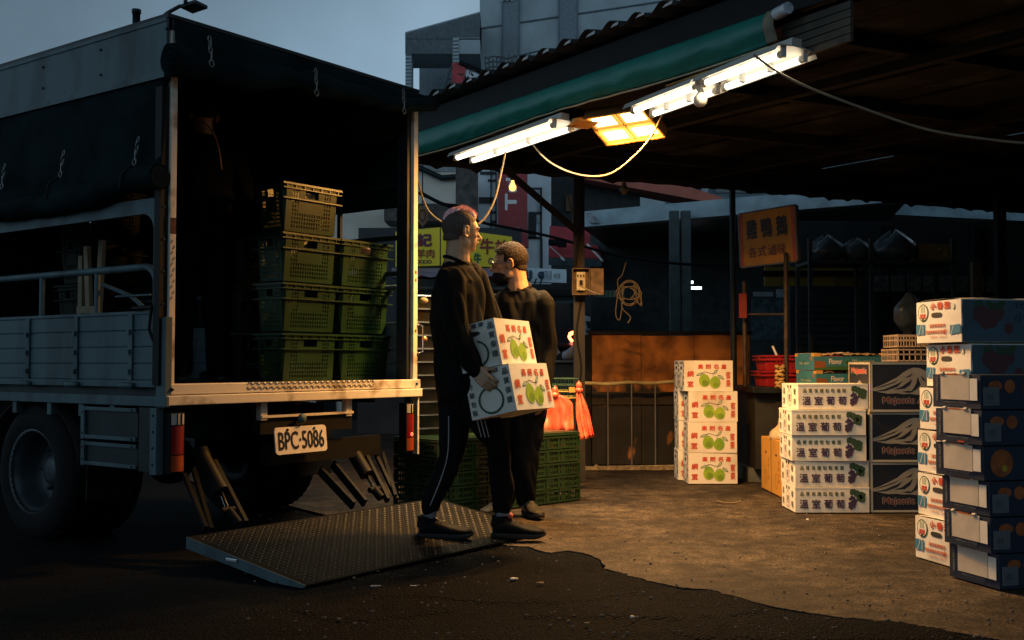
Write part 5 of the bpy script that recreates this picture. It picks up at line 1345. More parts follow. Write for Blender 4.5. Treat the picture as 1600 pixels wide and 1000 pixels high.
RL = mat('roof_rail', (.08, .10, .11), .6, .4)
fy = 38
for k in range(6): g.tube([P(758+k*6, 92-2*abs(k-2), fy), P(759+k*6, 122, fy)], .03, RL, 5)
for v in (90, 98, 106): g.tube([P(757, v+2, fy), P(770, v-2, fy), P(790, v, fy)], .03, RL, 5)
g.tube([P(789, 92, fy), P(858, 76, fy), P(868, 82, fy)], .03, RL, 5); g.tube([P(789, 101, fy), P(862, 88, fy)], .025, RL, 5)
for k in range(5): g.tube([P(800+k*14, 90-k*3, fy), P(800+k*14, 118, fy)], .025, RL, 5)
o = g.build('roof_rail', t)
# red and white parapet, plants on the shelter roof edge
Y = 22; t = thing('red_white_sign', 'red and white roof sign above the shelter edge', 'sign', P(740, 120, Y))
g = MB(); pbox(g, 706, 727, 98, 170, Y, .4, mat('maroon_panel', (.45, .04, .05), .6)); g.build('panel', t)
g = MB(); slab(g, [(727, 160), (790, 160), (775, 122), (727, 104)], Y+.05, mat('white_panel', (.7, .75, .8), .6), .3); g.tube([P(718, 98, Y), P(776, 122, Y)], .05, IRON, 6); g.build('white_panel', t)
g = MB(); g.tube([P(705, 104, Y), P(682, 165, Y)], .03, METAL_G, 6); g.build('stay', t)
g = MB(); fol = mat('dark_foliage', (.03, .05, .03), .8); c = P(745, 138, 12)
for i in range(170):
    a = random.uniform(0, 6.28); r = random.uniform(0, .22); q = c+V((r*1.3*math.cos(a), random.uniform(-.15, .15), r*math.sin(a)*.9)); d = V((random.uniform(-1, 1), random.uniform(-1, 1), random.uniform(-.3, 1))).normalized(); s_ = d.orthogonal().normalized()
    g.face([q, q+d*.035+s_*.014, q+d*.07, q+d*.035-s_*.014], fol)
rp_ = thing('roof_plant', 'small dark bush growing over the shelter roof edge', 'plant', c); g.build('foliage', rp_); g = MB(); g.tube([c+V((0, 0, -.5)), c], .02, DKC, 5); g.build('stem', rp_)
# street lamp behind the truck
Y = 12; t = thing('street_lamp', 'flat-headed street lamp reaching over the truck roof', 'street lamp', V((P(240, 567, Y).x, Y, 0)))
g = MB(); pr = P(238, 60, Y); g.tube([V((pr.x, Y, 0)), pr, P(243, 36, Y)], .05, METAL_GD, 8); g.build('pole', t)
g = MB(); g.tube([P(243, 36, Y), P(262, 20, Y), P(282, 9, Y)], .022, METAL_GD, 8); g.build('arm', t)
g = MB(); g.obox(P(281, 12, Y), P(302, 4, Y)-P(281, 12, Y)+V((.02, 0, 0)), (.09, .18, -.01), (0, 0, .035), METAL_GD); g.ball(P(290, 3, Y), (.025, .025, .03), METAL_GD); g.build('lamp_head', t)
# unseen far side of the street, added to block low sky light
t = thing('unseen_opposite_building', 'plain dark building added across the street to block low sky, unseen behind the viewer', 'building', V((6, -8, 0)))
g = MB(); g.box(-7.5, 20, -14, -8, 0, 5.6, DKC); g.build('wall', t)
g = MB()
for k in range(8): g.box(-3+k*2.8, -1.2+k*2.8, -8, -7.95, 3.6, 5.0, GLS)
g.build('window', t)
# vehicles glimpsed between posts
Y = 17; t = thing('parked_van', 'pale parked van seen nose-on over the hoarding', 'van', V((P(945, 567, Y).x, Y, 0)))
VW = mat('van_white', (.6, .66, .7), .3, var=.1); a = P(914, 567, Y); b_ = P(976, 567, Y)
g = MB(); zt = P(945, 489, Y).z
prof = [(0, .35), (0, .95), (.25, P(945, 512, Y).z-.1), (.9, P(945, 497, Y).z), (1.1, zt), (3.8, zt), (3.95, .4)]
L_a = [V((a.x, Y+y, z)) for y, z in prof]; L_b = [V((b_.x, Y+y, z)) for y, z in prof]
g.face(L_a, VW); g.face(list(reversed(L_b)), VW)
for i in range(len(L_a)-1): g.face([L_a[i+1], L_a[i], L_b[i], L_b[i+1]], VW)
bevel(g.build('body', t), .06, 3)
g = MB(); w1 = P(945, 508, Y-.05).z; w0 = P(945, 503, Y).z
g.obox((a.x+.06, Y+.28, P(945, 509, Y).z-.03), (b_.x-a.x-.12, 0, 0), (0, .62, P(945, 499, Y).z-P(945, 509, Y).z+.02), (0, -.02, .02), GLS); g.build('windscreen', t)
g = MB()
for v in (516, 530): pbox(g, 916, 974, v, v+4, Y-.06, .04, BAR)
pbox(g, 918, 972, 505, 507, Y+.3, .05, BAR); pbox(g, 918, 972, 492, 494, Y+.9, .1, BAR); g.build('grille', t)
for xx_ in (a.x+.1, b_.x-.28):
    g = MB(); g.lathe([(.0, 0), (.3, 0), (.33, .04), (.33, .16), (.3, .2), (0, .2)], (xx_, Y+.7, .33), (1, 0, 0), BLACK, 24); g.build('wheel', t)
for u in (968,):
    g = MB(); g.ball(P(u, 518, Y-.08), .04, mat('amber_glow', (1, .4, .1), .4, emit=(1, .35, .1), es=3), n=8, k=6); g.build('side_light', t)
# scooter with a lit tail light
Y = 11.8; q0 = G(893, 567+1663/Y); base = V((P(890, 600, Y).x, Y, 0)); t = thing('motor_scooter', 'white scooter with glowing red-orange tail light left of the post', 'scooter', base)
SW = mat('scooter_white', (.42, .48, .52), .25, var=.1)
def S(u, v, dy=0): return P(u, v, Y+dy)
g = MB(); rows = []
for k in range(9):
    t_ = k/8; c = S(878+t_*26, 556-8*math.sin(t_*2.2), .0); rr_ = .10*math.sin(math.pi*(.1+.8*t_)); rows.append([c+V((0, rr_*1.2*math.cos(a), rr_*math.sin(a))) for a in [2*math.pi*j/14 for j in range(14)]])
g.grid(rows, SW, closed=True); g.build('body', t)
g = MB()
g.ball(S(886, 543), (.16, .11, .045), BLACK, n=14, k=8); g.build('seat', t)
g = MB(); g.tube(spline([S(889, 522, -.08), S(896, 519, -.08), S(890, 524, -.08), S(890, 528, -.08), S(895, 534, -.08)], 4), .016, mat('tail_glow', (1, .1, .05), .4, var=0, emit=(1, .16, .06), es=9), 8); g.build('tail_light', t)
g = MB(); g.tube([S(893, 540), S(900, 515), S(905, 508)], .03, BLACK, 8); g.tube([S(896, 508), S(914, 506)], .012, BLACK, 6); g.build('handlebar', t)
for u in (868, 912):
    c = S(u, 600); c.z = .24; g = MB(); g.lathe([(.14, -.03), (.22, -.045), (.24, 0), (.22, .045), (.14, .03), (0, .02)], c, (0, 1, 0), BLACK, 24); g.build('wheel', t)
g = MB(); g.poly([(-.05, -.05), (.05, -.05), (.05, .05), (-.05, .05)], S(866, 549, -.15), (.8, 0, .5), (-.5, 0, .8), SW); solid(g.build('number_plate', t), .006)
# pale table between crates and scooter
Y = 10.8; t = thing('low_table', 'bluish metal table behind the hanging red bags', 'table', V((P(875, 567, Y).x, Y, 0)))
g = MB(); pbox(g, 835, 903, 563, 566, Y, .6, mat('pale_blue_metal', (.20, .26, .30), .45, .2)); g.build('table_top', t)
g = MB(); pbox(g, 838, 900, 567, 640, Y+.05, .5, mat('blue_panel', (.03, .055, .07), .6)); g.build('front', t)
# dark slatted shutter right of the truck
Y = 7.35; t = thing('slatted_shutter', 'dark slatted steel shutter standing between truck and crates', 'shutter', V((P(668, 567, Y).x, Y, 0)))
SHM = mat('shutter_steel', (.055, .06, .062), .32, .75, var=.3, scale=6)
g = MB(); a = P(650, 470, Y); b_ = P(722, 470, Y); n = 15
dx_ = V((.78, .62, 0)).normalized()
o_ = V((P(640, 567, 7.2).x, 7.2, 0)); Ls = .55
ztp = P(668, 462, Y).z; pit = .0885
rows = []
k = 0; z = ztp
while z > .03:
    rows += [[o_+dx_*s+V((dx_.y, -dx_.x, 0))*w_+V((0, 0, zz)) for s in (0, Ls)] for (w_, zz) in ((0.0, z), (.022, z-.004), (.030, z-.010), (.012, z-.016), (0, z-pit+.012))]
    z -= pit
g.grid(rows, SHM, smooth=False); solid(g.build('slats', t), .004)
g = MB(); 
for s in (0, Ls): g.obox(o_+dx_*(s-.02)-V((dx_.y, -dx_.x, 0))*.03, dx_*.035, V((dx_.y, -dx_.x, 0))*.075, (0, 0, ztp+.03), IRON)
g.build('guide', t)
g = MB(); c = P(662, 470, 7.1); g.ball(c, (.03, .03, .022), KRAFT); one(g, 'round_tin', 'small tan round tin resting on top of the slatted shutter', 'tin', c)
# metal plate / kerb far left under the truck
# shield-shaped plaque on post near truck
Y = 10.5; c = P(660, 337, Y); g = MB(); pts = [(-.03, .09), (0, .10), (.03, .09), (.055, .03), (.05, -.05), (0, -.11), (-.05, -.05), (-.055, .03)]
GLD = mat('tarnished_gold', (.22, .13, .06), .5, .4); g.poly([(x, z) for x, z in pts], c, (1, 0, 0), (0, 0, 1), GLD); g.grid([[c+V((x, 0, z)) for x, z in pts], [c+V((x, .02, z)) for x, z in pts]], GLD, closed=True, smooth=False)
for s in (.6,): g.grid([[c+V((x*s, -.002, z*s)) for x, z in pts], [c+V((x*s*.75, -.002, z*s*.75)) for x, z in pts]], SGK, closed=True)
g.tube([c+V((0, .01, .1)), c+V((0, .01, .5))], .006, IRON, 5)
one(g, 'shield_plaque', 'small shield-shaped gold plaque hanging just right of the truck post', 'plaque', c)
# ================================================================ CARTONS
RP = mat('red_print', (.50, .05, .02), .7, var=.1); GP = mat('lime_print', (.30, .42, .03), .6, col2=(.14, .30, .02), scale=14, lo=.3, hi=.7); GD = mat('dark_green_print', (.03, .07, .03), .7, var=0); KP = mat('black_print', (.02, .02, .02), .7, var=0)
NAVY = mat('navy_card', (.008, .019, .046), .55, var=.2, scale=7, bump=.02); BLUE = mat('blue_print', (.03, .16, .28), .6, var=.1); PURP = mat('purple_print', (.05, .03, .08), .6, var=.2); SLATE = mat('slate_print', (.06, .07, .075), .7, var=0)
CARD = mat('white_carton', (.68, .64, .56), .75, col2=(.50, .44, .35), scale=3.5, detail=9, lo=.30, hi=.46, bump=.12, bscale=22); SHD = mat('carton_gap', (.05, .04, .03), .9, var=0)
X, Yv, Z = V((1, 0, 0)), V((0, 1, 0)), V((0, 0, 1))
def bodybox(g, w, d, h, m, bow=.004, b=.004):
    """slightly bulging carton body with soft edges, origin at the front left bottom corner"""
    nx, ny, nz = 6, 5, 4
    def pt(a, c, e):
        x, y, z = w*a, d*c, h*e
        bx_ = bow*math.sin(math.pi*c)*math.sin(math.pi*e); by = bow*math.sin(math.pi*a)*math.sin(math.pi*e)
        if a == 0: x -= bx_*.5
        if a == 1: x += bx_*.5
        if c == 0: y -= by*.3
        if c == 1: y += by*.3
        return V((x, y, z))
    g.grid([[pt(i/nx, 0, k/nz) for i in range(nx+1)] for k in range(nz+1)], m)
    g.grid([[pt(1-i/nx, 1, k/nz) for i in range(nx+1)] for k in range(nz+1)], m)
    g.grid([[pt(0, 1-i/ny, k/nz) for i in range(ny+1)] for k in range(nz+1)], m)
    g.grid([[pt(1, i/ny, k/nz) for i in range(ny+1)] for k in range(nz+1)], m)
    g.grid([[pt(i/nx, k/ny, 1) for i in range(nx+1)] for k in range(ny+1)], m)
    g.grid([[pt(i/nx, 1-k/ny, 0) for i in range(nx+1)] for k in range(ny+1)], m)
def ell(g, c, x, y, rx, ry, m, rot=0, n=22, squ=1.0, up=0):
    c, x, y = V(c), V(x), V(y); nn = x.cross(y); pts = []
    for i in range(n):
        a = 2*math.pi*i/n; px_ = rx*math.cos(a); py_ = ry*math.sin(a); px_ *= 1-.10*math.sin(a)*squ
        pts.append(c+x*(px_*math.cos(rot)-py_*math.sin(rot))+y*(px_*math.sin(rot)+py_*math.cos(rot))+nn*up)
    g.face(pts, m)
def leaf(g, c, x, y, L, wd, rot, m, m2):
    for s, mm, u in ((1, m, .0002), (.72, m2, .0005)):
        pts = []
        for i in range(9): t_ = i/8; pts.append((L*(t_-.5)*s, wd*math.sin(math.pi*t_)*s))
        for i in range(7, 0, -1): t_ = i/8; pts.append((L*(t_-.5)*s, -wd*math.sin(math.pi*t_)*s))
        cc, ss = math.cos(rot), math.sin(rot); g.poly([(a*cc-b*ss, a*ss+b*cc) for a, b in pts], V(c)+x.cross(y)*u, x, y, m)  if s == 1 else g.poly([(a*cc-b*ss, a*ss+b*cc) for a, b in pts], V(c)+x.cross(y)*u, x, y, m2)
def stroke(g, pts, o, x, y, wd, m):
    for (a, b) in zip(pts[:-1], pts[1:]):
        d = V((b[0]-a[0], b[1]-a[1], 0)); 
        if d.length == 0: continue
        d.normalize(); n_ = V((-d.y, d.x, 0))*wd/2; e = d*wd*.3
        g.poly([(a[0]-n_.x-e.x, a[1]-n_.y-e.y), (b[0]-n_.x+e.x, b[1]-n_.y+e.y), (b[0]+n_.x+e.x, b[1]+n_.y+e.y), (a[0]+n_.x-e.x, a[1]+n_.y-e.y)], o, x, y, m)
PALE = mat('pale_leaf_print', (.35, .42, .3), .7, var=0); LIMD = mat('lime_shade_print', (.16, .28, .02), .6, var=.2, scale=20)
def jujube_front(g, w, h, o, x, y):
    """o: lower left of the face"""
    o, x, y = V(o), V(x), V(y); nn = x.cross(y); e = nn*.0012
    def q(a, b): return o+x*(w*a)+y*(h*b)+e
    for i, ch in enumerate('高朗名產'): g.text(ch, q(.335+.16*i, .80), x, y, h*.155, RP, w=w*.105, bold=.0012)
    for i, ch in enumerate('網室'): g.text(ch, q(.125, .56-.33*i), x, y, h*.19, RP, w=w*.125, bold=.0014)
    for i, ch in enumerate('蜜棗'): g.text(ch, q(.905, .52-.27*i), x, y, h*.235, RP, w=w*.095, bold=.0008)
    ell(g, q(.415, .345), x, y, w*.115, h*.215, GP, rot=.08, up=.0002); ell(g, q(.635, .285), x, y, w*.110, h*.205, GP, rot=-.12, up=.0004)
    ell(g, q(.43, .27), x, y, w*.07, h*.10, LIMD, rot=.1, up=.0005); ell(g, q(.65, .20), x, y, w*.065, h*.09, LIMD, rot=-.1, up=.0006)
    stroke(g, [(w*.40, h*.63), (w*.47, h*.615), (w*.54, h*.575), (w*.62, h*.575)], o+e+nn*.0006, x, y, .004, GD)
    stroke(g, [(w*.40, h*.63), (w*.41, h*.55)], o+e+nn*.0006, x, y, .003, GD); stroke(g, [(w*.58, h*.58), (w*.60, h*.48)], o+e+nn*.0006, x, y, .003, GD)
    leaf(g, q(.32, .555), x, y, w*.17, h*.045, .35, GD, PALE); leaf(g, q(.645, .63), x, y, w*.13, h*.045, .85, GD, PALE); leaf(g, q(.755, .45), x, y, w*.16, h*.05, -.65, GD, PALE)
def jujube_end(g, w, h, o, x, y):
    o, x, y = V(o), V(x), V(y); nn = x.cross(y); e = nn*.0012
    def q(a, b): return o+x*(w*a)+y*(h*b)+e
    g.poly([(w*.5-.042*math.cos(a)*(1 if abs(math.cos(a)) > .3 else 1), .013*math.sin(a)) for a in [2*math.pi*i/20 for i in range(20)]], o+y*(h*.76)+e*1.1, x, y, KP)
    for k in (0, 1):
        s = -1 if k == 0 else 1
        for i in range(11):
            a = -1.45+i*.26; c = q(.5, .33)+x*(s*w*.26*math.cos(a))+y*(h*.27*math.sin(a)); leaf(g, c, x, y, .030, .006, (math.pi/2+a*.9)*(1) if s > 0 else (math.pi/2-a*.9), GD, GD)
    for i, ch in enumerate('品質保證'): g.text(ch, q(.90, .86-.2*i), x, y, h*.13, SLATE, w=w*.12, bold=.0008)
    for i, ch in enumerate('分級包裝'): g.text(ch, q(.10, .70-.19*i), x, y, h*.12, SLATE, w=w*.11, bold=.0006)
    for i, ch in enumerate('牛奶蜜棗'): g.text(ch, q(.26+.15*i, .93), x, y, h*.09, SLATE, w=w*.11, bold=.0006)
def jujube_box(w, d, h):
    g = MB(); bodybox(g, w, d, h, CARD)
    jujube_front(g, w, h, (0, -.0012, 0), X, Z); jujube_front(g, w, h, (w, d+.0012, 0), -X, Z)
    jujube_end(g, d, h, (-.0025, d, 0), -Yv, Z); jujube_end(g, d, h, (w+.0025, 0, 0), Yv, Z)
    g.box(w*.0+.002, w-.002, d*.5-.001, d*.5+.001, h+.0003, h+.0012, SHD)
    return g.mesh('jujube_carton')
def put(me, name, loc, rz, label, cat, group=None, rot=None):
    o = bpy.data.objects.new(name, me); COL.objects.link(o); o.location = loc
    if rot is not None: o.rotation_mode = 'QUATERNION'; o.rotation_quaternion = rot
    else: o.rotation_euler = (0, 0, rz)
    return tag(o, label, cat, group)
JW, JD, JH = .392, .25, .247
JM = jujube_box(JW, JD, JH-.002)
base = G(1076, 756, .012); ordi = ['bottom', 'second from bottom', 'third from bottom', 'topmost']
offs = [(0, 0, .01), (-.003, .0, -.012), (.004, -.003, .0), (-.028, .01, .02)]
for k in range(4):
    put(JM, 'jujube_carton', (base.x+offs[k][0], base.y+offs[k][1], .013+k*JH), offs[k][2], 'white jujube carton with green fruits, %s of the front stack' % ordi[k], 'carton', 'jujube cartons stacked on the floor')
for k in range(4):
    put(JM, 'jujube_carton', (base.x-.035+random.uniform(-.01, .01), base.y+.27+random.uniform(0, .01), .013+k*JH), random.uniform(-.02, .02), 'white jujube carton showing only its end, %s of the rear stack' % ordi[k], 'carton', 'jujube cartons stacked on the floor')
# ---- grape cartons
def grape_print(g, w, h, o, x, y):
    o, x, y = V(o), V(x), V(y); e = x.cross(y)*.0015
    def q(a, b): return o+x*(w*a)+y*(h*b)+e
    for i, ch in enumerate('品質保證粒粒香甜'): g.text(ch, q(.09+.078*i, .72), x, y, h*.15, GD, w=w*.05, bold=.0006)
    for i, ch in enumerate('溫室葡萄'): g.text(ch, q(.115+.165*i, .33), x, y, h*.33, PURP, w=w*.115, bold=.0016)
    random.seed(3)
    for i in range(34):
        t_ = random.random(); cx_ = .80-.05*t_+random.uniform(-.055, .055)*(1.1-t_*.6)+.0; cy_ = .68-.52*t_; ell(g, q(cx_, cy_), x, y, .0095, .0095, PURP, n=9, squ=0, up=.00012*i)
    for (a, b, L, wd, r) in ((.775, .80, .05, .02, .8), (.83, .74, .06, .022, -.2), (.895, .66, .06, .026, .3), (.90, .52, .05, .024, -.9), (.87, .58, .06, .022, .9)): leaf(g, q(a, b), x, y, L, wd, r, GD, GD)
def grape_end(g, w, h, o, x, y):
    o, x, y = V(o), V(x), V(y); e = x.cross(y)*.0015
    def q(a, b): return o+x*(w*a)+y*(h*b)+e
    for i, ch in enumerate('溫室'): g.text(ch, q(.16, .70-.4*i), x, y, h*.24, SLATE, w=w*.13, bold=.0008)
    for i, ch in enumerate('葡萄'): g.text(ch, q(.82, .68-.4*i), x, y, h*.24, SLATE, w=w*.13, bold=.0008)
    PK = mat('mauve_print', (.35, .22, .30), .7, var=0)
    for s in (0, 1):
        stroke(g, [(w*.5+w*(.15-.03*s)*math.cos(a), h*.42+h*(.34-.05*s)*math.sin(a)) for a in [2*math.pi*i/20 for i in range(21)]], o+e, x, y, .003, PK)
    g.text('禮', q(.5, .42), x, y, h*.3, PURP, w=w*.14); leaf(g, q(.42, .86), x, y, .03, .012, 2.2, KP, KP); leaf(g, q(.58, .86), x, y, .03, .012, .9, KP, KP)
GW, GDp, GH = .478, .35, .1665
g = MB(); bodybox(g, GW, GDp, GH-.003, CARD, bow=.006); grape_print(g, GW, GH, (0, -.0015, 0), X, Z); grape_print(g, GW, GH, (GW, GDp+.0015, 0), -X, Z); grape_end(g, GDp, GH, (-.0035, GDp, 0), -Yv, Z); grape_end(g, GDp, GH, (GW+.0035, 0, 0), Yv, Z)
g.box(-.002, GW+.002, -.0015, GDp+.0015, GH-.014, GH-.0035, CARD)
GM = g.mesh('grape_carton')
b0 = G(1243, 801, .012); o5 = ['bottom', 'second from bottom', 'middle', 'second from top', 'topmost']
goff = [(0, 0, 0.0), (.002, .003, .015), (-.018, .0, -.02), (-.022, -.012, -.015), (.028, .012, .05)]
random.seed(11)
for k in range(5):
    put(GM, 'grape_carton', (b0.x+goff[k][0], b0.y+goff[k][1], .013+k*GH), goff[k][2], 'white carton with purple grapes and brushed characters, %s of five' % o5[k], 'carton', 'grape cartons stacked in the middle')
# ---- dark apple cartons with a mountain
IVORY = mat('ivory_print', (.26, .235, .19), .7, var=.12, scale=18); NK = mat('black_navy_card', (.010, .013, .022), .5, var=.2); MR = mat('maroon_print', (.13, .016, .013), .6, var=0); TR_ = mat('carton_trim', (.40, .36, .28), .7, var=.1)
def mountain(g, w, h, o, x, y, sc_=1.0, full=True):
    o, x, y = V(o), V(x), V(y); e = x.cross(y)*.0012
    ridge = [(0, .47), (.10, .52), (.22, .60), (.33, .68), (.42, .78), (.50, .85), (.56, .88), (.64, .875), (.70, .84), (.78, .78), (.88, .66), (1.0, .56)]
    low = [(1.0, .40), (.90, .36), (.82, .34), (.72, .36), (.62, .33), (.52, .36), (.42, .35), (.34, .37), (.24, .355), (.12, .38), (0, .42)]
    P2 = [(w*(.03+.94*a), h*b) for a, b in ridge+low]
    for i in range(len(ridge)-1):
        a, b = ridge[i], ridge[i+1]
        def lw(t_): 
            pts = sorted(low); 
            for (p, q) in zip(pts[:-1], pts[1:]):
                if p[0] <= t_ <= q[0]: return p[1]+(q[1]-p[1])*(t_-p[0])/(q[0]-p[0])
            return .4
        g.poly([(w*(.03+.94*c), h*d) for c, d in ((a[0], lw(a[0])), (b[0], lw(b[0])), b, a)], o+e, x, y, IVORY)
    cuts = [[(0, .45), (.14, .50), (.30, .58), (.38, .66), (.30, .60), (.14, .52)], [(.0, .40), (.16, .45), (.33, .55), (.42, .62), (.34, .50), (.18, .42)], [(.28, .44), (.40, .50), (.50, .60), (.55, .66), (.52, .54), (.44, .46)], [(.50, .37), (.56, .46), (.60, .56), (.62, .70), (.66, .54), (.60, .44)], [(.66, .72), (.70, .62), (.74, .60), (.70, .68)], [(.74, .50), (.82, .54), (.92, .50), (.84, .46)], [(.44, .68), (.50, .72), (.56, .78), (.52, .70)], [(.40, .40), (.50, .42), (.56, .40), (.48, .38)]]
    for c in cuts: g.poly([(w*(.03+.94*a), h*b) for a, b in c], o+e*1.4, x, y, NK)
    g.text('Majestic Apples', o+e+x*(w*.56)+y*(h*.21), x, y, h*.155, IVORY, w=w*.80, bold=.0055); g.text('Majestic Apples', o+e*1.8+x*(w*.56)+y*(h*.21), x, y, h*.155, MR, w=w*.80, bold=.0012)
AW, AD, AHt = .50, .44, .325
g = MB(); bodybox(g, AW, AD, AHt-.004, NK, bow=.003)
def frame_(g, w, h, o, x, y, m, t_=.014):
    o, x, y = V(o), V(x), V(y); e = x.cross(y)*.0010
    for (a, b, c, d) in ((0, 0, w, t_), (0, h-t_-.004, w, h-.004), (0, t_, t_, h-t_-.004), (w-t_, t_, w, h-t_-.004)): g.poly([(a, b), (c, b), (c, d), (a, d)], o+e, x, y, m)
frame_(g, AW, AHt, (0, -.0012, 0), X, Z, TR_); mountain(g, AW, AHt, (0, -.0012, 0), X, Z)
frame_(g, AD, AHt, (-.002, AD, 0), -Yv, Z, TR_)
o_ = V((-.002, AD, 0)); 
g.poly([(AD*.25, AHt*.12), (AD*.80, AHt*.12), (AD*.72, AHt*.4), (AD*.62, AHt*.58), (AD*.52, AHt*.62), (AD*.42, AHt*.56), (AD*.34, AHt*.38)], o_-X*.0012, -Yv, Z, IVORY)
for c in ([(.40, .2), (.45, .42), (.48, .3)], [(.55, .2), (.58, .45), (.63, .25)], [(.66, .15), (.68, .32), (.72, .18)]): g.poly([(AD*a, AHt*b) for a, b in c], o_-X*.0018, -Yv, Z, NK)
g.text('Majestic', o_-X*.0012-Yv*AD*.5+Z*AHt*.80, -Yv, Z, AHt*.14, IVORY, w=AD*.72, bold=.006); g.text('Majestic', o_-X*.002-Yv*AD*.5+Z*AHt*.80, -Yv, Z, AHt*.14, RP, w=AD*.72, bold=.0015)
g.box(-.004, AW+.004, -.004, AD+.004, AHt-.007, AHt-.0035, TR_)
AM = g.mesh('apple_carton'); b0 = G(1364, 802, .012)
for k in range(3):
    put(AM, 'apple_carton', (b0.x+[0, .0, .0][k], b0.y+[.02, .015, .0][k]+.02, .013+k*AHt), [.01, -.012, .0][k], 'dark apple carton with a white mountain print, %s of three' % ['bottom', 'middle', 'topmost'][k], 'carton', 'mountain print apple cartons')
# pale slatted baskets on top
BSK = mat('translucent_basket', (.42, .33, .24), .4, var=.2, scale=9)
def basket(w, d, h):
    g = MB()
    for (o, ex_, L) in (((0, 0, 0), X, w), ((w, 0, 0), Yv, d), ((w, d, 0), -X, w), ((0, d, 0), -Yv, d)):
        o = V(o); n = int(L/.035)
        for i in range(n+1): g.obox(o+ex_*(L*i/n-.003), ex_*.006, Z.cross(ex_)*.004, Z*h, BSK)
        for z in (.0, h*.5, h-.012): g.obox(o+Z*z-ex_*.004, ex_*(L+.008), Z.cross(ex_)*.008-Z.cross(ex_)*.002, Z*.009, BSK)
    g.box(.004, w-.004, .004, d-.004, .004, .007, BSK); return g.mesh('slatted_basket')
BM = basket(.24, .30, .088)
q = P(1397, 567, 7.5)
for k in range(2):
    put(BM, 'slatted_basket', (q.x+.02*k*0, 7.42, .013+3*AHt+.002+k*.098), .03-.05*k, ['lower pale slatted basket on the mountain print cartons', 'upper pale slatted basket on the mountain print cartons'][k], 'basket', 'pale slatted baskets')
# ---- small tomato cartons
TW_, TD, TH = .62, .372, .2135
g = MB(); bodybox(g, TW_, TD, TH-.010, CARD, bow=.005)
BLUB = mat('blue_grey_print', (.05, .10, .14), .6, var=.15)
def tomato_end(g, w, h, o, x, y):
    o, x, y = V(o), V(x), V(y); n_ = x.cross(y); e = n_*.0015
    def q(a, b): return o+x*(w*a)+y*(h*b)+e
    # badge
    c = q(.17, .70)
    for s, m, u in ((1, GD, 0), (.88, CARD, .0003)): ell(g, c, x, y, w*.115*s, h*.205*s, m, squ=0, up=u)
    for i in range(3): g.poly([(w*(.125+.035*i), h*.70), (w*(.145+.035*i), h*.70), (w*(.145+.035*i), h*.86), (w*(.125+.035*i), h*.86)], o+e+n_*.0006, x, y, mat('badge_green', (.22, .30, .18), .7, var=0))
    g.text('認證', q(.17, .62)+n_*.0007, x, y, h*.11, RP, w=w*.13, bold=.0012); g.text('農', q(.17, .545)+n_*.0007, x, y, h*.06, GD, w=w*.06, bold=.001)
    for i, ch in enumerate('小番茄'): g.text(ch, q(.40+.155*i, .84), x, y, h*.155, RP, w=w*.12, bold=.0022)
    ell(g, q(.85, .80), x, y, .010, .014, PALE, squ=0, n=14); ell(g, q(.85, .80), x, y, .007, .010, CARD, squ=0, n=14, up=.0003)
    pts = [(w*.48+.045*math.cos(a)*1.0, h*.63+.0125*math.sin(a)) for a in [2*math.pi*i/24 for i in range(24)]]
    pts = [(w*.48+max(-.034, min(.034, .05*math.cos(a)))+.010*math.cos(a), h*.63+.0125*math.sin(a)) for a in [2*math.pi*i/24 for i in range(24)]]
    g.poly(pts, o+e, x, y, KP)
    LR = mat('light_red_print', (.50, .16, .10), .7, var=0)
    g.text('溫室嚴選蕃茄', q(.49, .39), x, y, h*.075, LR, w=w*.36, bold=.0008); g.text('甜度高風味佳頂級', q(.44, .245), x, y, h*.075, LR, w=w*.42, bold=.0008); g.text('６', q(.66, .245), x, y, h*.08, RP, w=w*.035, bold=.001)
    stroke(g, [(w*.66+.011*math.cos(a), h*.245+.013*math.sin(a)) for a in [2*math.pi*i/16 for i in range(17)]], o+e, x, y, .002, RP); g.text('斤', q(.72, .245), x, y, h*.07, LR, w=w*.04)
    g.text('小番茄專用　產銷合作', q(.5, .13), x, y, h*.05, LR, w=w*.40)
    g.poly([(w*.005, h*.19), (w*.20, h*.19), (w*.205, h*.43), (w*.005, h*.43)], o+e, x, y, BLUE); stroke(g, [(w*.06, h*.19), (w*.10, h*.32), (w*.125, h*.43)], o+e*1.6, x, y, .003, CARD); stroke(g, [(w*.165, h*.19), (w*.17, h*.32), (w*.16, h*.43)], o+e*1.6, x, y, .003, CARD)
    g.poly([(w*.77, h*.17), (w*.995, h*.21), (w*.995, h*.40), (w*.77, h*.38)], o+e, x, y, BLUE); stroke(g, [(w*.80, h*.18), (w*.85, h*.385)], o+e*1.6, x, y, .003, CARD)
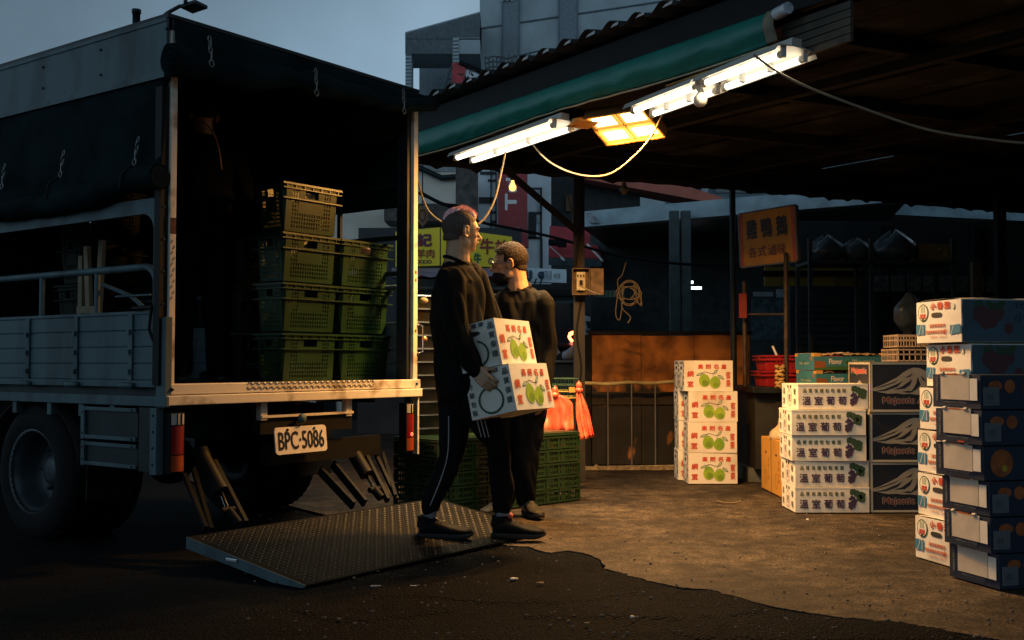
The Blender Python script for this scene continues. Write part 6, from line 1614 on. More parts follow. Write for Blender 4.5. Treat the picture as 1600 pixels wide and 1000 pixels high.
def tomato_side(g, w, h, o, x, y):
    o, x, y = V(o), V(x), V(y); n_ = x.cross(y); e = n_*.0015
    def q(a, b): return o+x*(w*a)+y*(h*b)+e
    DRP = mat('dim_red_print', (.09, .03, .035), .7, var=.1)
    FLD = mat('slate_field', (.055, .095, .125), .7, var=.15)  # dark slate tone over the whole side face
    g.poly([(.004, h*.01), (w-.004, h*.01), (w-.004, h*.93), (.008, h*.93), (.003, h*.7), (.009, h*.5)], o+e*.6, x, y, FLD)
    g.poly([(0, h*.18), (w, h*.18), (w, h*.34), (0, h*.34)], o+e*.8, x, y, BLUB)
    for (a, b, r, m, u) in ((.16, .62, .042, DRP, 1), (.24, .52, .045, DRP, 2), (.30, .66, .040, DRP, 3), (.20, .42, .03, DRP, 4), (.40, .30, .025, DRP, 5)): ell(g, q(a, b), x, y, r, r*1.05, m, squ=0, up=.0002*u)
    for (a, b, r) in ((.14, .85, .6), (.24, .82, 2.2), (.34, .84, .5), (.30, .78, -.7)): leaf(g, q(a, b)+n_*.0012, x, y, .06, .016, r, GD, GD)
    g.text('TOMATO', q(.62, .80), x, y, h*.12, NAVY, w=w*.34, bold=.001)
    for i, ch in enumerate('小番茄'): g.text(ch, q(.50+.13*i, .55), x, y, h*.2, NAVY, w=w*.10, bold=.001)
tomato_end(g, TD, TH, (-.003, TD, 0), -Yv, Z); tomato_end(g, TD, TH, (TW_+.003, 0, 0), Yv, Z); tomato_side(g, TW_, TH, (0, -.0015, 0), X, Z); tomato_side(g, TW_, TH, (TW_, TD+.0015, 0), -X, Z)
# bulged lid flaps
for (x0, x1) in ((.002, TW_*.5-.002), (TW_*.5+.002, TW_-.002)):
    rows = [[(x0+(x1-x0)*i/6, .002+(TD-.004)*k/6, TH-.009+.008*math.sin(math.pi*k/6)**.7+.003*math.sin(math.pi*i/6)) for i in range(7)] for k in range(7)]; g.grid(rows, CARD)
g.box(.02, .06, TD*.45, TD*.55, TH-.003, TH-.001, KRAFT)
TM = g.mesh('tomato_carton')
near = V((2.135, 5.12, 0)); ang = math.atan2(.2, .98)
toff = [(-.03, .0, .02), (-.02, .01, -.01), (.0, .02, .03), (.0, .0, .015), (.02, -.015, -.02), (-.015, .0, 0.0)]
o6 = ['bottom', 'second from bottom', 'third from bottom', 'third from top', 'second from top', 'topmost']
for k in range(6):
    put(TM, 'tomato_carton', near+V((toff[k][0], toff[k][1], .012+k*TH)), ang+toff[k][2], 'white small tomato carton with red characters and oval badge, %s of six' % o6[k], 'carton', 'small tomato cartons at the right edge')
# ---- citrus display cartons: open window in one end
CW_, CD_, CHt = .42, .32, .1535
OR_ = mat('orange_fruit_print', (.40, .10, .015), .6, var=.3, scale=20); INN = mat('bare_board', (.50, .44, .36), .8, var=.12, scale=9, bump=.08, bscale=50)
LBL = mat('label_white', (.13, .15, .16), .6, var=.1)
def citrus(var):
    g = MB(); bodybox(g, CW_, CD_, CHt-.006, NAVY, bow=.003)
    o, x, y = V((-.003, CD_, 0)), -Yv, Z; n_ = x.cross(y); w, h = CD_, CHt
    j = [0, .004, -.004][var]
    a = [(w*.20, h*.24+j), (w*.80, h*.20-j), (w*.80, h*.93), (w*.18, h*.97)]; g.obox(o+x*a[0][0]+y*a[0][1]+n_*.001, x*(w*.60), y*(h*.74), n_*.003, INN)
    g.obox(o+x*(w*.81)+y*(h*.24)+n_*.001, x*(w*.15), y*(h*.62), n_*.0025, CARD)
    for (c, s) in ((.24, 1), (.70, 1)): g.tube([o+x*(w*c-.012)+y*(h*.985)+n_*.003, o+x*(w*c+.012)+y*(h*1.0)+n_*.005], .007, INN, 8)
    g.poly([(w*.26, h*.955), (w*.66, h*.95), (w*.55, h*1.0), (w*.35, h*1.0)], o+n_*.0045, x, y, OR_)
    g.text('FRESH FRUIT', o+n_*.0012+x*(w*.105)+y*(h*.55), y, -x, .013, LBL, w=h*.7, bold=.0006)
    g.text('PREMIUM CITRUS', o+n_*.0012+x*(w*.50)+y*(h*.165), x, y, .007, LBL, w=w*.46, bold=.0003); g.text('keep cool and dry', o+n_*.0012+x*(w*.52)+y*(h*.10), x, y, .005, LBL, w=w*.38)
    if var == 1: g.poly([(w*.50, h*.03), (w*.64, h*.03), (w*.64, h*.07), (w*.50, h*.07)], o+n_*.0012, x, y, RP)
    # dark long face
    o, x, y = V((0, -.0012, 0)), X, Z; n_ = -Yv; w = CW_
    if var != 2:
        g.obox(o+x*.012+y*(h*.10)+n_*.0005, x*.082, y*(h*.52), n_*.0012, LBL)
        for i in range(9): g.poly([(.03+i*.004, h*.26), (.0318+i*.004, h*.26), (.0318+i*.004, h*.44), (.03+i*.004, h*.44)], o+n_*.002, x, y, SLATE)
        g.text('CITRUS 18 kg', o+n_*.002+x*.05+y*(h*.18), x, y, .007, SLATE, w=.05)
        ell(g, o+n_*.0006+x*.075+y*(h*.66), x, y, .035, .022, OR_, squ=0); ell(g, o+n_*.0006+x*.15+y*(h*.64), x, y, .027, .029, OR_, squ=0)
    else:
        ell(g, o+n_*.0006+x*.09+y*(h*.48), x, y, .058, .060, OR_, squ=0); ell(g, o+n_*.001+x*.105+y*(h*.33), x, y, .014, .014, mat('yellow_print', (.5, .35, .02), .6), squ=0)
    stroke(g, [(.22, h*.14), (.33, h*.14)], o+n_*.0008, x, y, .002, LBL); ell(g, o+n_*.0006+x*.24+y*(h*.6), x, y, .03, .05, mat('citrus_shade', (.08, .03, .02), .6), squ=0)
    g.box(.0, CW_, CD_*.3, CD_*.32, CHt-.0055, CHt-.0045, KRAFT)
    return g.mesh('citrus_carton')
CM = [citrus(0), citrus(1), citrus(2)]
nearc = V((2.053, 4.68, 0)); angc = math.atan2(.25, .97)
coff = [(.03, .0, .03, 0), (-.005, .0, -.02, 0), (.0, .015, .0, 0), (-.02, .02, .02, 2), (-.035, .0, -.015, 1), (-.03, .02, .015, 0)]
for k in range(6):
    put(CM[coff[k][3]], 'citrus_carton', nearc+V((coff[k][0], coff[k][1], .012+k*CHt)), angc+coff[k][2], 'navy citrus carton with bare board end panel, %s of six' % o6[k], 'carton', 'navy citrus cartons at the right edge')
# ---- teal fruit trays with paper
TEAL = mat('teal_print', (.03, .16, .20), .6, var=.15); PAPR = mat('crumpled_paper', (.42, .29, .16), .8, var=.35, scale=16, bump=.9, bscale=24); OC = mat('ochre_card', (.50, .27, .04), .7, var=.1); BRN = mat('brown_card_print', (.22, .07, .02), .7, var=.1)
FW_, FD_, FH_ = .58, .37, .125
def fruit_tray():
    g = MB(); t_ = .006
    g.box(0, FW_, 0, t_, 0, FH_*.80, TEAL); g.box(0, FW_, FD_-t_, FD_, 0, FH_*.80, TEAL); g.box(0, t_, t_, FD_-t_, 0, FH_*.98, TEAL); g.box(FW_-t_, FW_, t_, FD_-t_, 0, FH_*.98, TEAL); g.box(t_, FW_-t_, t_, FD_-t_, .003, .008, KRAFT)
    g.box(-.001, t_, 0, FD_, FH_*.98+.0005, FH_, TR_)
    for (cx, cy) in ((0, 0), (FW_-.05, 0), (0, FD_-.05), (FW_-.05, FD_-.05)): g.box(cx-.001, cx+.051, cy-.001, cy+.051, FH_*.80, FH_-.001, OC)
    o = V((0, -.001, 0)); n_ = -Yv*.001
    g.poly([(.0, .0), (FW_, .0), (FW_, FH_*.12), (FW_*.3, FH_*.22), (.0, FH_*.14)], o, X, Z, mat('green_band_print', (.03, .10, .02), .7)); g.poly([(.0, FH_*.10), (.09, FH_*.16), (.085, FH_*.50), (.0, FH_*.55)], o+n_*.3, X, Z, BRN)
    g.text('Flavor', o+n_+X*(FW_*.285)+Z*(FH_*.50), X, Z, FH_*.30, CARD, w=.10, bold=.0008); leaf(g, o+n_+X*(FW_*.44)+Z*(FH_*.45), X, Z, .05, .016, 1.3, mat('leaf_green_print', (.08, .22, .03), .7), GD); g.text('Mountain', o+n_+X*(FW_*.66)+Z*(FH_*.50), X, Z, FH_*.27, PALE, w=.17, bold=.0005)
    o = V((-.001, FD_, 0)); x = -Yv; n_ = -X*.001
    g.text('Flavor Mountain', o+n_+x*(FD_*.5)+Z*(FH_*.40), x, Z, FH_*.15, PALE, w=FD_*.5, bold=.0006); leaf(g, o+n_*1.5+x*(FD_*.47)+Z*(FH_*.50), x, Z, .05, .012, 1.4, MATS['leaf_green_print'], GD); ell(g, o+n_+x*(FD_*.87)+Z*(FH_*.66), x, Z, .014, .016, OR_, squ=0)
    rows = []
    for k in range(11): rows.append([(.012+(FW_-.024)*i/22, .012+(FD_-.024)*k/10, FH_*.86+.03*abs(noise.noise(V((i*.45, k*.5, 2))))+.014*noise.noise(V((i*1.1, k*1.2, 5)))) for i in range(23)])
    g.grid(rows, PAPR); return g.mesh('fruit_tray')
FM = fruit_tray(); q = P(1268, 602, 8.15)
ztab = P(1160, 603, 9.2).z
put(FM, 'fruit_tray', (q.x, 8.02, .80), .14, 'lower teal fruit tray topped with brown paper, behind the grape cartons', 'fruit tray', 'teal fruit trays')
put(FM, 'fruit_tray', (q.x-.012, 8.03, .80+FH_+.003), .12, 'upper teal fruit tray topped with crumpled brown paper, behind the grape cartons', 'fruit tray', 'teal fruit trays')
g = MB(); g.box(q.x-.02, q.x+.62, 8.05, 8.5, 0.012, .797, mat('brown_crate_wood', (.06, .045, .03), .8, var=.4, stretch=(1, 1, 6), scale=6)); one(g, 'packing_case', 'dark wooden packing case under the teal fruit trays', 'case', V((q.x, 8.05, 0)))
bevel(bpy.data.objects['packing_case'], .006)
g = MB(); q2 = P(1316, 552, 8.3); g.obox(q2, V((.42, .12, -.03)), V((-.03, .09, 0)), (0, 0, .008), INN); one(g, 'board_strip', 'thin pale board strip lying on the upper fruit tray', 'board', q2)
# red crates on the counter
RC = mat('red_crate_plastic', (.34, .015, .018), .42, var=.2, scale=6)
mk_red = crate_proto(.62, .40, .125, RC)
q3 = P(1184, 602, 8.95)
for k in range(2): mk_red(V((q3.x+.02, 8.80, ztab+.004+k*.128)), .02-.03*k, ['lower', 'upper'][k]+' red plastic crate on the counter behind the frame pole', 'red plastic crates')
g = MB(); a = P(1214, 556, 8.9); g.tube([a, a+V((-.03, .02, .08))], .010, WHITE_P, 8); one(g, 'white_cord_end', 'white cord end sticking out of the upper red crate', 'cord', a)
# yellow carton with plastic bag
YB = mat('orange_yellow_card', (.52, .24, .025), .65, var=.12, scale=5); a = G(1190, 762, .012); b_ = G(1222, 778, .012)
dv = (b_-a); dn = dv.normalized(); g = MB(); hh = P(1205, 660, b_.y).z
t = thing('orange_carton', 'orange-yellow carton with plastic-wrapped top left of the grape cartons', 'carton', V((a.x, a.y, .012)))
bkd = V((-dn.y, dn.x, 0)); hz = .40
if bkd.x < 0: bkd = -bkd
nrm = -bkd
g = MB(); g.obox(V((a.x, a.y, .013)), dn*dv.length, bkd*.30, (0, 0, hz), YB)
bevel(g.build('body', t), .004)
g = MB(); o_ = V((a.x, a.y, .013))+nrm*.001
L = dv.length; gap = mat('gap_brown', (.12, .05, .01), .8)
g.poly([(L*.49, 0), (L*.51, 0), (L*.51, hz), (L*.49, hz)], o_, dn, Z, gap)
for c in (.25, .75):
    ell(g, o_+nrm*.0006+dn*L*c+Z*.29, dn, Z, .028, .008, KP, squ=0)
    stroke(g, [(L*c+.035*math.cos(t_), .10+.055*math.sin(t_)) for t_ in [2*math.pi*i/18 for i in range(19)]], o_+nrm*.0006, dn, Z, .004, BRN)
    g.vtext('新鮮水果', o_+nrm*.0006+dn*(L*c+.075)+Z*.24, dn, Z, .030, .045, BRN, w=.030)
g.build('print', t)
c = V((a.x, a.y, 0))+dn*L*.5-nrm*.12; g = MB(); BAGC = mat('cloudy_plastic_bag', (.48, .36, .2), .3, var=.3, scale=10, bump=.9, bscale=20); rows = []
for k in range(10):
    t_ = k/9; r = .115*(1-.75*t_)+.012*math.sin(t_*9); rows.append([c+V((r*1.1*math.cos(q_)*(1+.25*noise.noise(V((math.cos(q_)*2, math.sin(q_)*2, t_*4)))), r*math.sin(q_), .016+hz+.19*t_)) for q_ in [2*math.pi*j/22 for j in range(22)]])
g.grid(rows, BAGC, closed=True); g.tube([c+V((0, 0, hz+.20)), c+V((.02, 0, hz+.26))], [.02, .03], BAGC, 8); g.build('plastic_wrap', t)
# ---- flat green crates in a row
DG = mat('dark_green_crate', (.011, .034, .010), .38, var=.25, scale=6, bump=.03)
fc = G(855, 787, .012); fd = V((.73, .68, 0)).normalized(); fa = math.atan2(fd.y, fd.x); FCW, FCD, FCH = .325, .44, .0925
def flat_crate(w, d, h):
    g = MB(); nx, ny = 33, 12
    def hole(i, j): return 2 <= j <= 9 and j not in (5, 6) and i % 2 == 1 and 2 < i < nx-3 and i not in (15, 17)
    for (o, ex_, L) in (((0, 0, 0), X, w), ((w, 0, 0), Yv, d), ((w, d, 0), -X, w), ((0, d, 0), -Yv, d)): lattice(g, V(o), ex_*L, Z*(h-.004), nx, ny, hole, DG)
    g.face([(0, 0, .01), (w, 0, .01), (w, d, .01), (0, d, .01)], DG)
    for z, t_ in ((0, .008), (h-.016, .012)):
        for (x0, x1, y0, y1) in ((-.006, w+.006, -.006, -.0021), (-.006, w+.006, d+.0021, d+.006), (-.006, -.0021, -.002, d+.002), (w+.0021, w+.006, -.002, d+.002)): g.box(x0, x1, y0, y1, z, z+t_, DG)
    for (x, y) in ((0, 0), (w, 0), (w, d), (0, d)): g.box(x-.007, x+.007, y-.007, y+.007, .009, h-.017, DG)
    for x in (w*.33, w*.66): g.box(x-.004, x+.004, -.0055, -.002, .009, h-.017, DG)
    return g.mesh('flat_crate')
def lid(w, d, h):
    g = MB(); g.box(-.008, w+.008, -.008, d+.008, 0, h*.5, DG); g.box(-.003, w+.003, -.003, d+.003, h*.5, h, DG); g.box(.04, w-.04, .04, d-.04, h, h+.003, DG)
    return g.mesh('crate_lid')
FCM = flat_crate(FCW-.008, FCD, FCH-.003); LM = lid(FCW-.008, FCD, .022)
cols = ['right-hand column by the red bags', 'second column from the right', 'third column from the right', 'column nearest the truck']
for c_ in range(4):
    for k in range(5):
        p = fc-fd*(FCW*c_)+V((0, 0, .012-.012+k*FCH+.001)); o = put(FCM, 'flat_crate', p+fd*random.uniform(0, .003), fa, 'flat dark green vented crate, %s, %s' % (['bottom', 'second up', 'middle', 'fourth up', 'top'][k], cols[c_]), 'crate', 'flat green crates in a row')
        if k == 4: bevel(put(LM, 'crate_lid', p+V((0, 0, FCH-.001)), fa, 'flat green lid on the %s of crates' % cols[c_], 'lid', 'lids on the flat crates'), .004)
# wire basket and hanging red bags
YB_ = 8.35; a, b_ = P(838, 592, YB_), P(905, 622, YB_); t = thing('wire_basket', 'dark green wire basket behind the flat crates with red bags hanging on it', 'basket', V((a.x, YB_, b_.z)))
g = MB(); WG = mat('green_wire', (.02, .07, .04), .4, .2); WY = mat('yellow_wire', (.45, .34, .06), .4, .2)
for y_ in (YB_, YB_+.45):
    for k in range(4): z = b_.z+(a.z-b_.z)*k/3; g.tube([V((a.x, y_, z)), V((b_.x, y_, z))], .004 if k else .005, WG if k > 1 else WY, 6)
    for i in range(9): x = a.x+(b_.x-a.x)*i/8; g.tube([V((x, y_, b_.z)), V((x, y_, a.z))], .003, WG, 5)
for x in (a.x, b_.x):
    for k in range(4): z = b_.z+(a.z-b_.z)*k/3; g.tube([V((x, YB_, z)), V((x, YB_+.45, z))], .004, WG, 6)
g.build('wires', t)
g = MB()
for x in (a.x+.02, b_.x-.02):
    for y_ in (YB_+.02, YB_+.43): g.tube([V((x, y_, .013)), V((x, y_, b_.z))], .008, METAL_GD, 6)
g.build('stand_legs', t)
g = MB(); q = P(893, 609, YB_-.02); g.obox(q-V((.02, 0, .02)), (.045, 0, 0), (0, .006, 0), (0, 0, .04), OC); g.build('price_tag', t)
RBAG = mat('red_plastic_bag', (.90, .13, .07), .30, var=.35, scale=7, bump=.5, bscale=18, sub=0.0, col2=(.92, .36, .20), lo=.3, hi=.55)
def red_bag(u0, u1, v0, v1, Y, label, slant=0, knot=True, seed=1):
    g = MB(); kx, kz = P((u0+u1)/2-slant*.9, v0, Y), 0; rows = []; n = 46
    tl_, tr_ = P(u0+2, v0+14, Y), P(u1-2-abs(slant)*.2, v0+14, Y); bl_, br_ = P(u0+slant*.6, v1, Y), P(u1+slant*.35, v1-abs(slant)*.25, Y)
    for k in range(13):
        t_ = k/12; row = []
        for i in range(n):
            s = i/(n-1); top = tl_.lerp(tr_, .5+(s-.5)*((.62+.38*min(1, t_*5)) if slant == 0 else (.30+.70*min(1, t_*2.0)))); bot = bl_.lerp(br_, s); p = top.lerp(bot, t_)
            if t_ < .25: p.z += (.25-t_)*.10*(1-abs(s-.5)*2)
            fold = .020*math.sin(s*(13+slant*.2)+seed)*(1 if slant == 0 else .6)+.012*noise.noise(V((s*8, t_*3, seed)))*2
            row.append(p+V((0, fold*(.4+t_), .010*noise.noise(V((s*14, 1, seed)))*(t_ > .9))))
        rows.append(row)
    g.grid(rows, RBAG); 
    rows2 = [[p+V((0, .05, 0)) for p in r] for r in rows]; g.grid(rows2, RBAG)
    kp = tl_.lerp(tr_, .5)+V((0, .0, .03)); g.ball(kp+V((0, 0, .02)), (.022, .022, .03), RBAG, n=10, k=6); g.ball(kp+V((0, 0, -.012)), (.030, .025, .022), RBAG, n=10, k=6)
    g.tube([kp+V((0, 0, .03)), kp+V((0, .03, .05))], .007, RBAG, 6)
    o = one(g, 'red_plastic_bags', label, 'plastic bags', kp, 'red bags hung on the wire basket'); solid(o, .0015)
red_bag(838, 897, 606, 674, 8.25, 'broad bundle of red-orange plastic bags hanging above the flat crates', 0, seed=1)
red_bag(893, 921, 599, 688, 8.2, 'narrow flared bundle of red plastic bags at the end of the railing', 22, seed=4)
red_bag(783, 806, 644, 672, 8.1, 'small red bag glimpsed between the two men\'s legs', 0, seed=6)
# ================================================================ PEOPLE
SKIN = mat('skin', (.44, .25, .14), .5, var=.10, scale=14, bump=.05, bscale=120, sub=.08)
SKIN2 = mat('skin_tan', (.32, .17, .09), .5, var=.10, scale=14, bump=.05, bscale=120, sub=.08)
KNIT = mat('black_sweatshirt', (.0065, .0060, .0056), .95, var=.3, scale=8, bump=.25, bscale=180, spec=.1)
TROUS = mat('black_trousers', (.006, .006, .007), .9, var=.3, scale=8, bump=.15, bscale=120, spec=.1)
SHOE = mat('black_shoe', (.006, .006, .0065), .7, var=.3, scale=20, bump=.3, bscale=60, spec=.15); SOLE = mat('shoe_sole', (.012, .012, .012), .7, var=.3)
SOCK = mat('grey_sock', (.16, .16, .17), .9, var=.2, bump=.2, bscale=200)
PINKH = mat('pink_hair', (1.0, .66, .60), .7, var=.4, scale=60, bump=.7, bscale=150, col2=(.95, .38, .40)); DARKH = mat('dark_hair', (.016, .010, .007), .8, var=.5, scale=70, bump=.8, bscale=160, spec=.15)
SHAVE = mat('shaved_hair', (.075, .05, .042), .8, var=.4, scale=160, bump=.3, bscale=250)
STRIPE = mat('pale_stripe', (.35, .35, .36), .8, var=.1)

def remesh(mb, name, vox, m, parent, smooth=2, disp=None):
    """fuse closed pieces into one continuous surface"""
    me = mb.mesh('tmp'); o = bpy.data.objects.new('tmp', me); COL.objects.link(o)
    r = o.modifiers.new('r', 'REMESH'); r.mode = 'VOXEL'; r.voxel_size = vox; r.use_smooth_shade = True
    if smooth: s_ = o.modifiers.new('s', 'SMOOTH'); s_.factor = .5; s_.iterations = smooth
    dg = bpy.context.evaluated_depsgraph_get(); me2 = bpy.data.meshes.new_from_object(o.evaluated_get(dg))
    bpy.data.objects.remove(o); bpy.data.meshes.remove(me)
    me2.materials.clear(); me2.materials.append(m)
    if disp:
        nn = [v.normal.copy() for v in me2.vertices]
        for v, n_ in zip(me2.vertices, nn): v.co = v.co+n_*disp(v.co, n_)
    org = WORG[parent]
    for v in me2.vertices: v.co -= org
    for p in me2.polygons: p.use_smooth = True; p.material_index = 0
    me2.name = name; ob = bpy.data.objects.new(name, me2); COL.objects.link(ob); ob.parent = parent; WORG[ob] = org
    return ob
def loft(mb, secs, m, n=18):
    """secs: (centre, half-width vector, half-depth vector); closed tube with rounded ends"""
    rows = [[V(c)+V(a)*math.cos(2*math.pi*k/n)+V(b)*math.sin(2*math.pi*k/n) for k in range(n)] for c, a, b in secs]
    mb.grid(rows, m, closed=True); mb.face(list(reversed(rows[0])), m); mb.face(rows[-1], m)
def limb(mb, pts, rs, m, n=12, sub=3):
    P_ = spline(pts, sub) if len(pts) > 2 else [V(p) for p in pts]
    rr = []
    for i in range(len(P_)):
        t_ = i/(len(P_)-1)*(len(rs)-1); k = min(int(t_), len(rs)-2); rr.append(rs[k]+(rs[k+1]-rs[k])*(t_-k))
    mb.tube(P_, rr, m, n); mb.ball(P_[0], rr[0]*.98, m, n=n, k=8); mb.ball(P_[-1], rr[-1]*.98, m, n=n, k=8)

def head_parts(mb, c, f, u, m, hs=1.0, jaw=1.0):
    """c: centre of the skull at ear height; f: facing; u: up"""
    f = V(f).normalized(); u = V(u); u = (u-f*u.dot(f)).normalized(); l = u.cross(f); fr = (f, l, u)
    def q(a, b, d): return V(c)+(f*a+l*b+u*d)*hs
    def E_(a, b, d, rx, ry, rz, n=20, k=14): mb.ball(q(a, b, d), (rx*hs, ry*hs, rz*hs), m, fr, n=n, k=k)
    E_(-.012, 0, .035, .096, .077, .088); E_(.020, 0, .015, .072, .068, .085)     # skull, brow mass
    E_(.030, 0, -.045, .056, .054*jaw, .060); E_(.052, 0, -.082, .028, .030*jaw, .022)         # face, chin
    for s in (-1, 1):
        E_(.048, s*.040, -.018, .024, .020, .020, 12, 8)      # cheekbone
        E_(.002, s*.050*jaw, -.062, .030, .012, .028, 12, 8)  # jaw corner
        E_(.077, s*.028, .021, .014, .026, .008, 12, 8)       # brow
        # ear
        ec = q(-.006, s*.078, -.006); ef = (f*.93-l*s*.30).normalized()
        pts = [ec+(ef*.017*math.cos(a)+u*.031*math.sin(a)*(1.0 if math.sin(a) > 0 else .9))*hs+l*s*(.009 if math.cos(a) < .3 else 0)*hs for a in [2*math.pi*i/14 for i in range(15)]]
        mb.tube(pts, .0055*hs, m, 8, caps=False); mb.ball(ec+l*s*.001, (.014*hs, .005*hs, .026*hs), m, (ef, l, u), n=12, k=8)
        mb.tube([q(.0, s*.066, -.006), ec], .016*hs, m, 8)
    # nose, lips
    limb(mb, [q(.083, 0, .012), q(.098, 0, -.014), q(.108, 0, -.030)], [.0085*hs, .0100*hs, .0125*hs], m, 10, 2)
    for s in (-1, 1): E_(.092, s*.011, -.034, .010, .008, .008, 10, 6)
    E_(.088, 0, -.053, .010, .022, .0065, 12, 8); E_(.086, 0, -.066, .010, .019, .0065, 12, 8); E_(.066, 0, -.045, .020, .026, .022, 12, 8)
    return q, fr
def neck(mb, a, b, r, m): limb(mb, [a, (V(a)+V(b))/2, b], [r*1.16, r, r*1.02], m, 14)
def eyes(q, fr, par, hs=1.0):
    WH = mat('eye_white', (.6, .57, .52), .25, var=0); PU = mat('eye_dark', (.02, .012, .01), .2, var=0)
    for s in (-1, 1):
        g = MB(); c = q(.067, s*.031, .004); g.ball(c, .0125*hs, WH, fr, n=12, k=8); g.ball(c+fr[0]*.0065*hs, .0075*hs, PU, fr, n=10, k=6); g.build('eye', par)
def hand(mb, wrist, d, palm_n, thumb_side, m, curl=(.5, .6, .7, .8), spread=.02, s=1.0, thumb_curl=.4):
    """d: direction of the fingers, palm_n: out of the palm, thumb_side: towards the thumb"""
    d = V(d).normalized(); p = V(palm_n); p = (p-d*p.dot(d)).normalized(); t = d.cross(p)
    if t.dot(V(thumb_side)) < 0: t = -t
    w_ = V(wrist)
    for k in range(4):      # palm: four fused metacarpal rods
        off = (-.027+.018*k)
        limb(mb, [w_+t*off*.55*s, w_+d*.045*s+t*off*s, w_+d*(.086-.004*abs(k-2))*s+t*off*s*1.04], [.014*s, .0125*s, .0105*s], m, 8)
    mb.ball(w_+d*.045*s+t*.0*s, (.045*s, .034*s, .013*s), m, (d, t, p), n=14, k=8)
    Ls = [(.026, .018, .015), (.033, .023, .017), (.036, .025, .018), (.032, .022, .017)]
    for k in range(4):
        off = (-.027+.018*k); c = w_+d*(.086-.004*abs(k-2))*s+t*off*s*1.06; ang = 0; pts = [c]; sp = t*spread*(k-1.5)
        for L, w2 in zip(Ls[k], (.8, 1.0, .7)):
            ang += curl[k]*w2; c = c+(d*math.cos(ang)+p*math.sin(ang)+sp).normalized()*L*s; pts.append(c)
        mb.tube(pts, [.0092*s, .0085*s, .0078*s, .0066*s], m, 8); 
        for q_, r in zip(pts, (.0098, .0088, .008, .0067)): mb.ball(q_, r*s, m, n=8, k=6)
    c = w_+d*.022*s+t*.026*s; a = (d*.65+t*.65+p*.35).normalized(); pts = [c, c+a*.034*s, c+a*.034*s+(a*.8+d*.4+p*thumb_curl).normalized()*.029*s]; pts.append(pts[-1]+(d*.8+p*(thumb_curl+.3)).normalized()*.023*s)
    mb.tube(pts, [.014*s, .0115*s, .0095*s, .0075*s], m, 8)
    for q_, r in zip(pts, (.014, .0115, .0098, .0076)): mb.ball(q_, r*s, m, n=8, k=6)
def shoe(par, heel, d, up, m=None, L=.285, name='shoe'):
    """heel: ground point under the heel; d: toe direction; up: sole normal"""
    d = V(d).normalized(); u = V(up); u = (u-d*u.dot(d)).normalized(); s_ = d.cross(u); h = V(heel); m = m or SHOE
    g = MB(); secs = []
    for t_, wd, ht in ((0, .028, .035), (.04, .036, .060), (.12, .039, .075), (.30, .038, .078), (.42, .040, .066), (.58, .046, .050), (.75, .050, .040), (.90, .043, .034), (.98, .026, .026), (1.0, .012, .018)):
        secs.append((h+d*L*t_+u*(.022+ht*.5), s_*wd, u*ht*.52))
    loft(g, secs, m, 16); loft(g, [(h+d*L*.10+u*.06, s_*.034, d*.042), (h+d*L*.13+u*.10, s_*.036, d*.045), (h+d*L*.12+u*.118, s_*.037, d*.046)], m, 16)
    limb(g, [h+d*L*.30+u*.088, h+d*L*.52+u*.070], [.018, .016], m, 10)
    ob = remesh(g, name, .006, m, par, 2)
    g = MB(); rows = []
    for (zz, e) in ((.0, .95), (.004, 1.03), (.020, 1.05), (.028, .98)):
        row = []
        for i in range(28):
            a = 2*math.pi*i/28; c_ = .5-.5*math.cos(a); 
            # outline: along length c_, sideways by table
            tb_ = [(0, .0), (.03, .026), (.12, .034), (.35, .032), (.60, .043), (.78, .046), (.92, .036), (1.0, .0)]
            for (x0, y0), (x1, y1) in zip(tb_[:-1], tb_[1:]):
                if x0 <= c_ <= x1+1e-9: wy_ = y0+(y1-y0)*(c_-x0)/(x1-x0); break
            row.append(h+d*(L*(.5+(c_-.5)*1.02*e))+s_*(wy_*e*(1 if math.sin(a) >= 0 else -1))+u*(zz+(.012*max(0, c_-.8)/.2)))
        rows.append(row)
    g.grid(rows, SOLE, closed=True); g.face(list(reversed(rows[0])), SOLE); g.face(rows[-1], SOLE); g.build('sole', ob)
    g = MB()
    for k in range(5):
        c = h+d*L*(.34+.055*k)+u*(.098-.009*k); g.tube([c-s_*.018, c+u*.004, c+s_*.018+d*.006], .0025, mat('shoe_lace', (.10, .10, .10), .8), 5)
    g.build('laces', ob)
    return ob
def folds(amp, seed, sx=1.0):
    def f(co, n_):
        a = noise.noise(V((co.x*7*sx+seed, co.y*7*sx, co.z*3.2)))*amp*1.1
        b = (abs(noise.noise(V((co.x*13+seed, co.y*13, co.z*5+co.x*9))))-.2)*amp*1.3
        return a+b
    return f

# ---------------------------------------------------------------- man with pink hair carrying two cartons
YA_ = 5.86
def A(u, v, dy=0.0): return P(u, v, YA_+dy)
gnd = V((A(745, 567).x, YA_, 0))
pA = thing('person', 'man with pink cropped hair in black sweatshirt carrying two jujube cartons', 'person', gnd)
fA = V((.88, .42, 0)).normalized()         # where the head looks
bf = V((.985, .17, 0)).normalized()        # where the chest faces
bl = V((-bf.y, bf.x, 0)); UPZ = V((0, 0, 1))
hc = A(721, 363); lean = V((.02, 0, 1)).normalized()
hipc = A(716, 590, .0); shc = A(716, 432, .0)
shR = A(702, 440, -.17); shL = A(738, 436, .19)
elR = A(722, 540, -.24); wrR = A(757, 571, -.28)
elL = A(772, 510, .22); wrL = A(800, 560, .26)
hipR, hipL = hipc-bl*.09, hipc+bl*.09
footB, footF = G(655, 838, .05), G(778, 838, .03)
footB.y -= .0
kneeB, ankB = A(707, 705, .02), A(672, 798, -.04)
kneeF, ankF = A(779, 695, .02), A(785, 795, .10)
g = MB()
qh, frh = head_parts(g, hc, fA, (-.02, 0, 1), SKIN, 1.02)
neck(g, A(713, 424), A(717, 372), .067, SKIN)
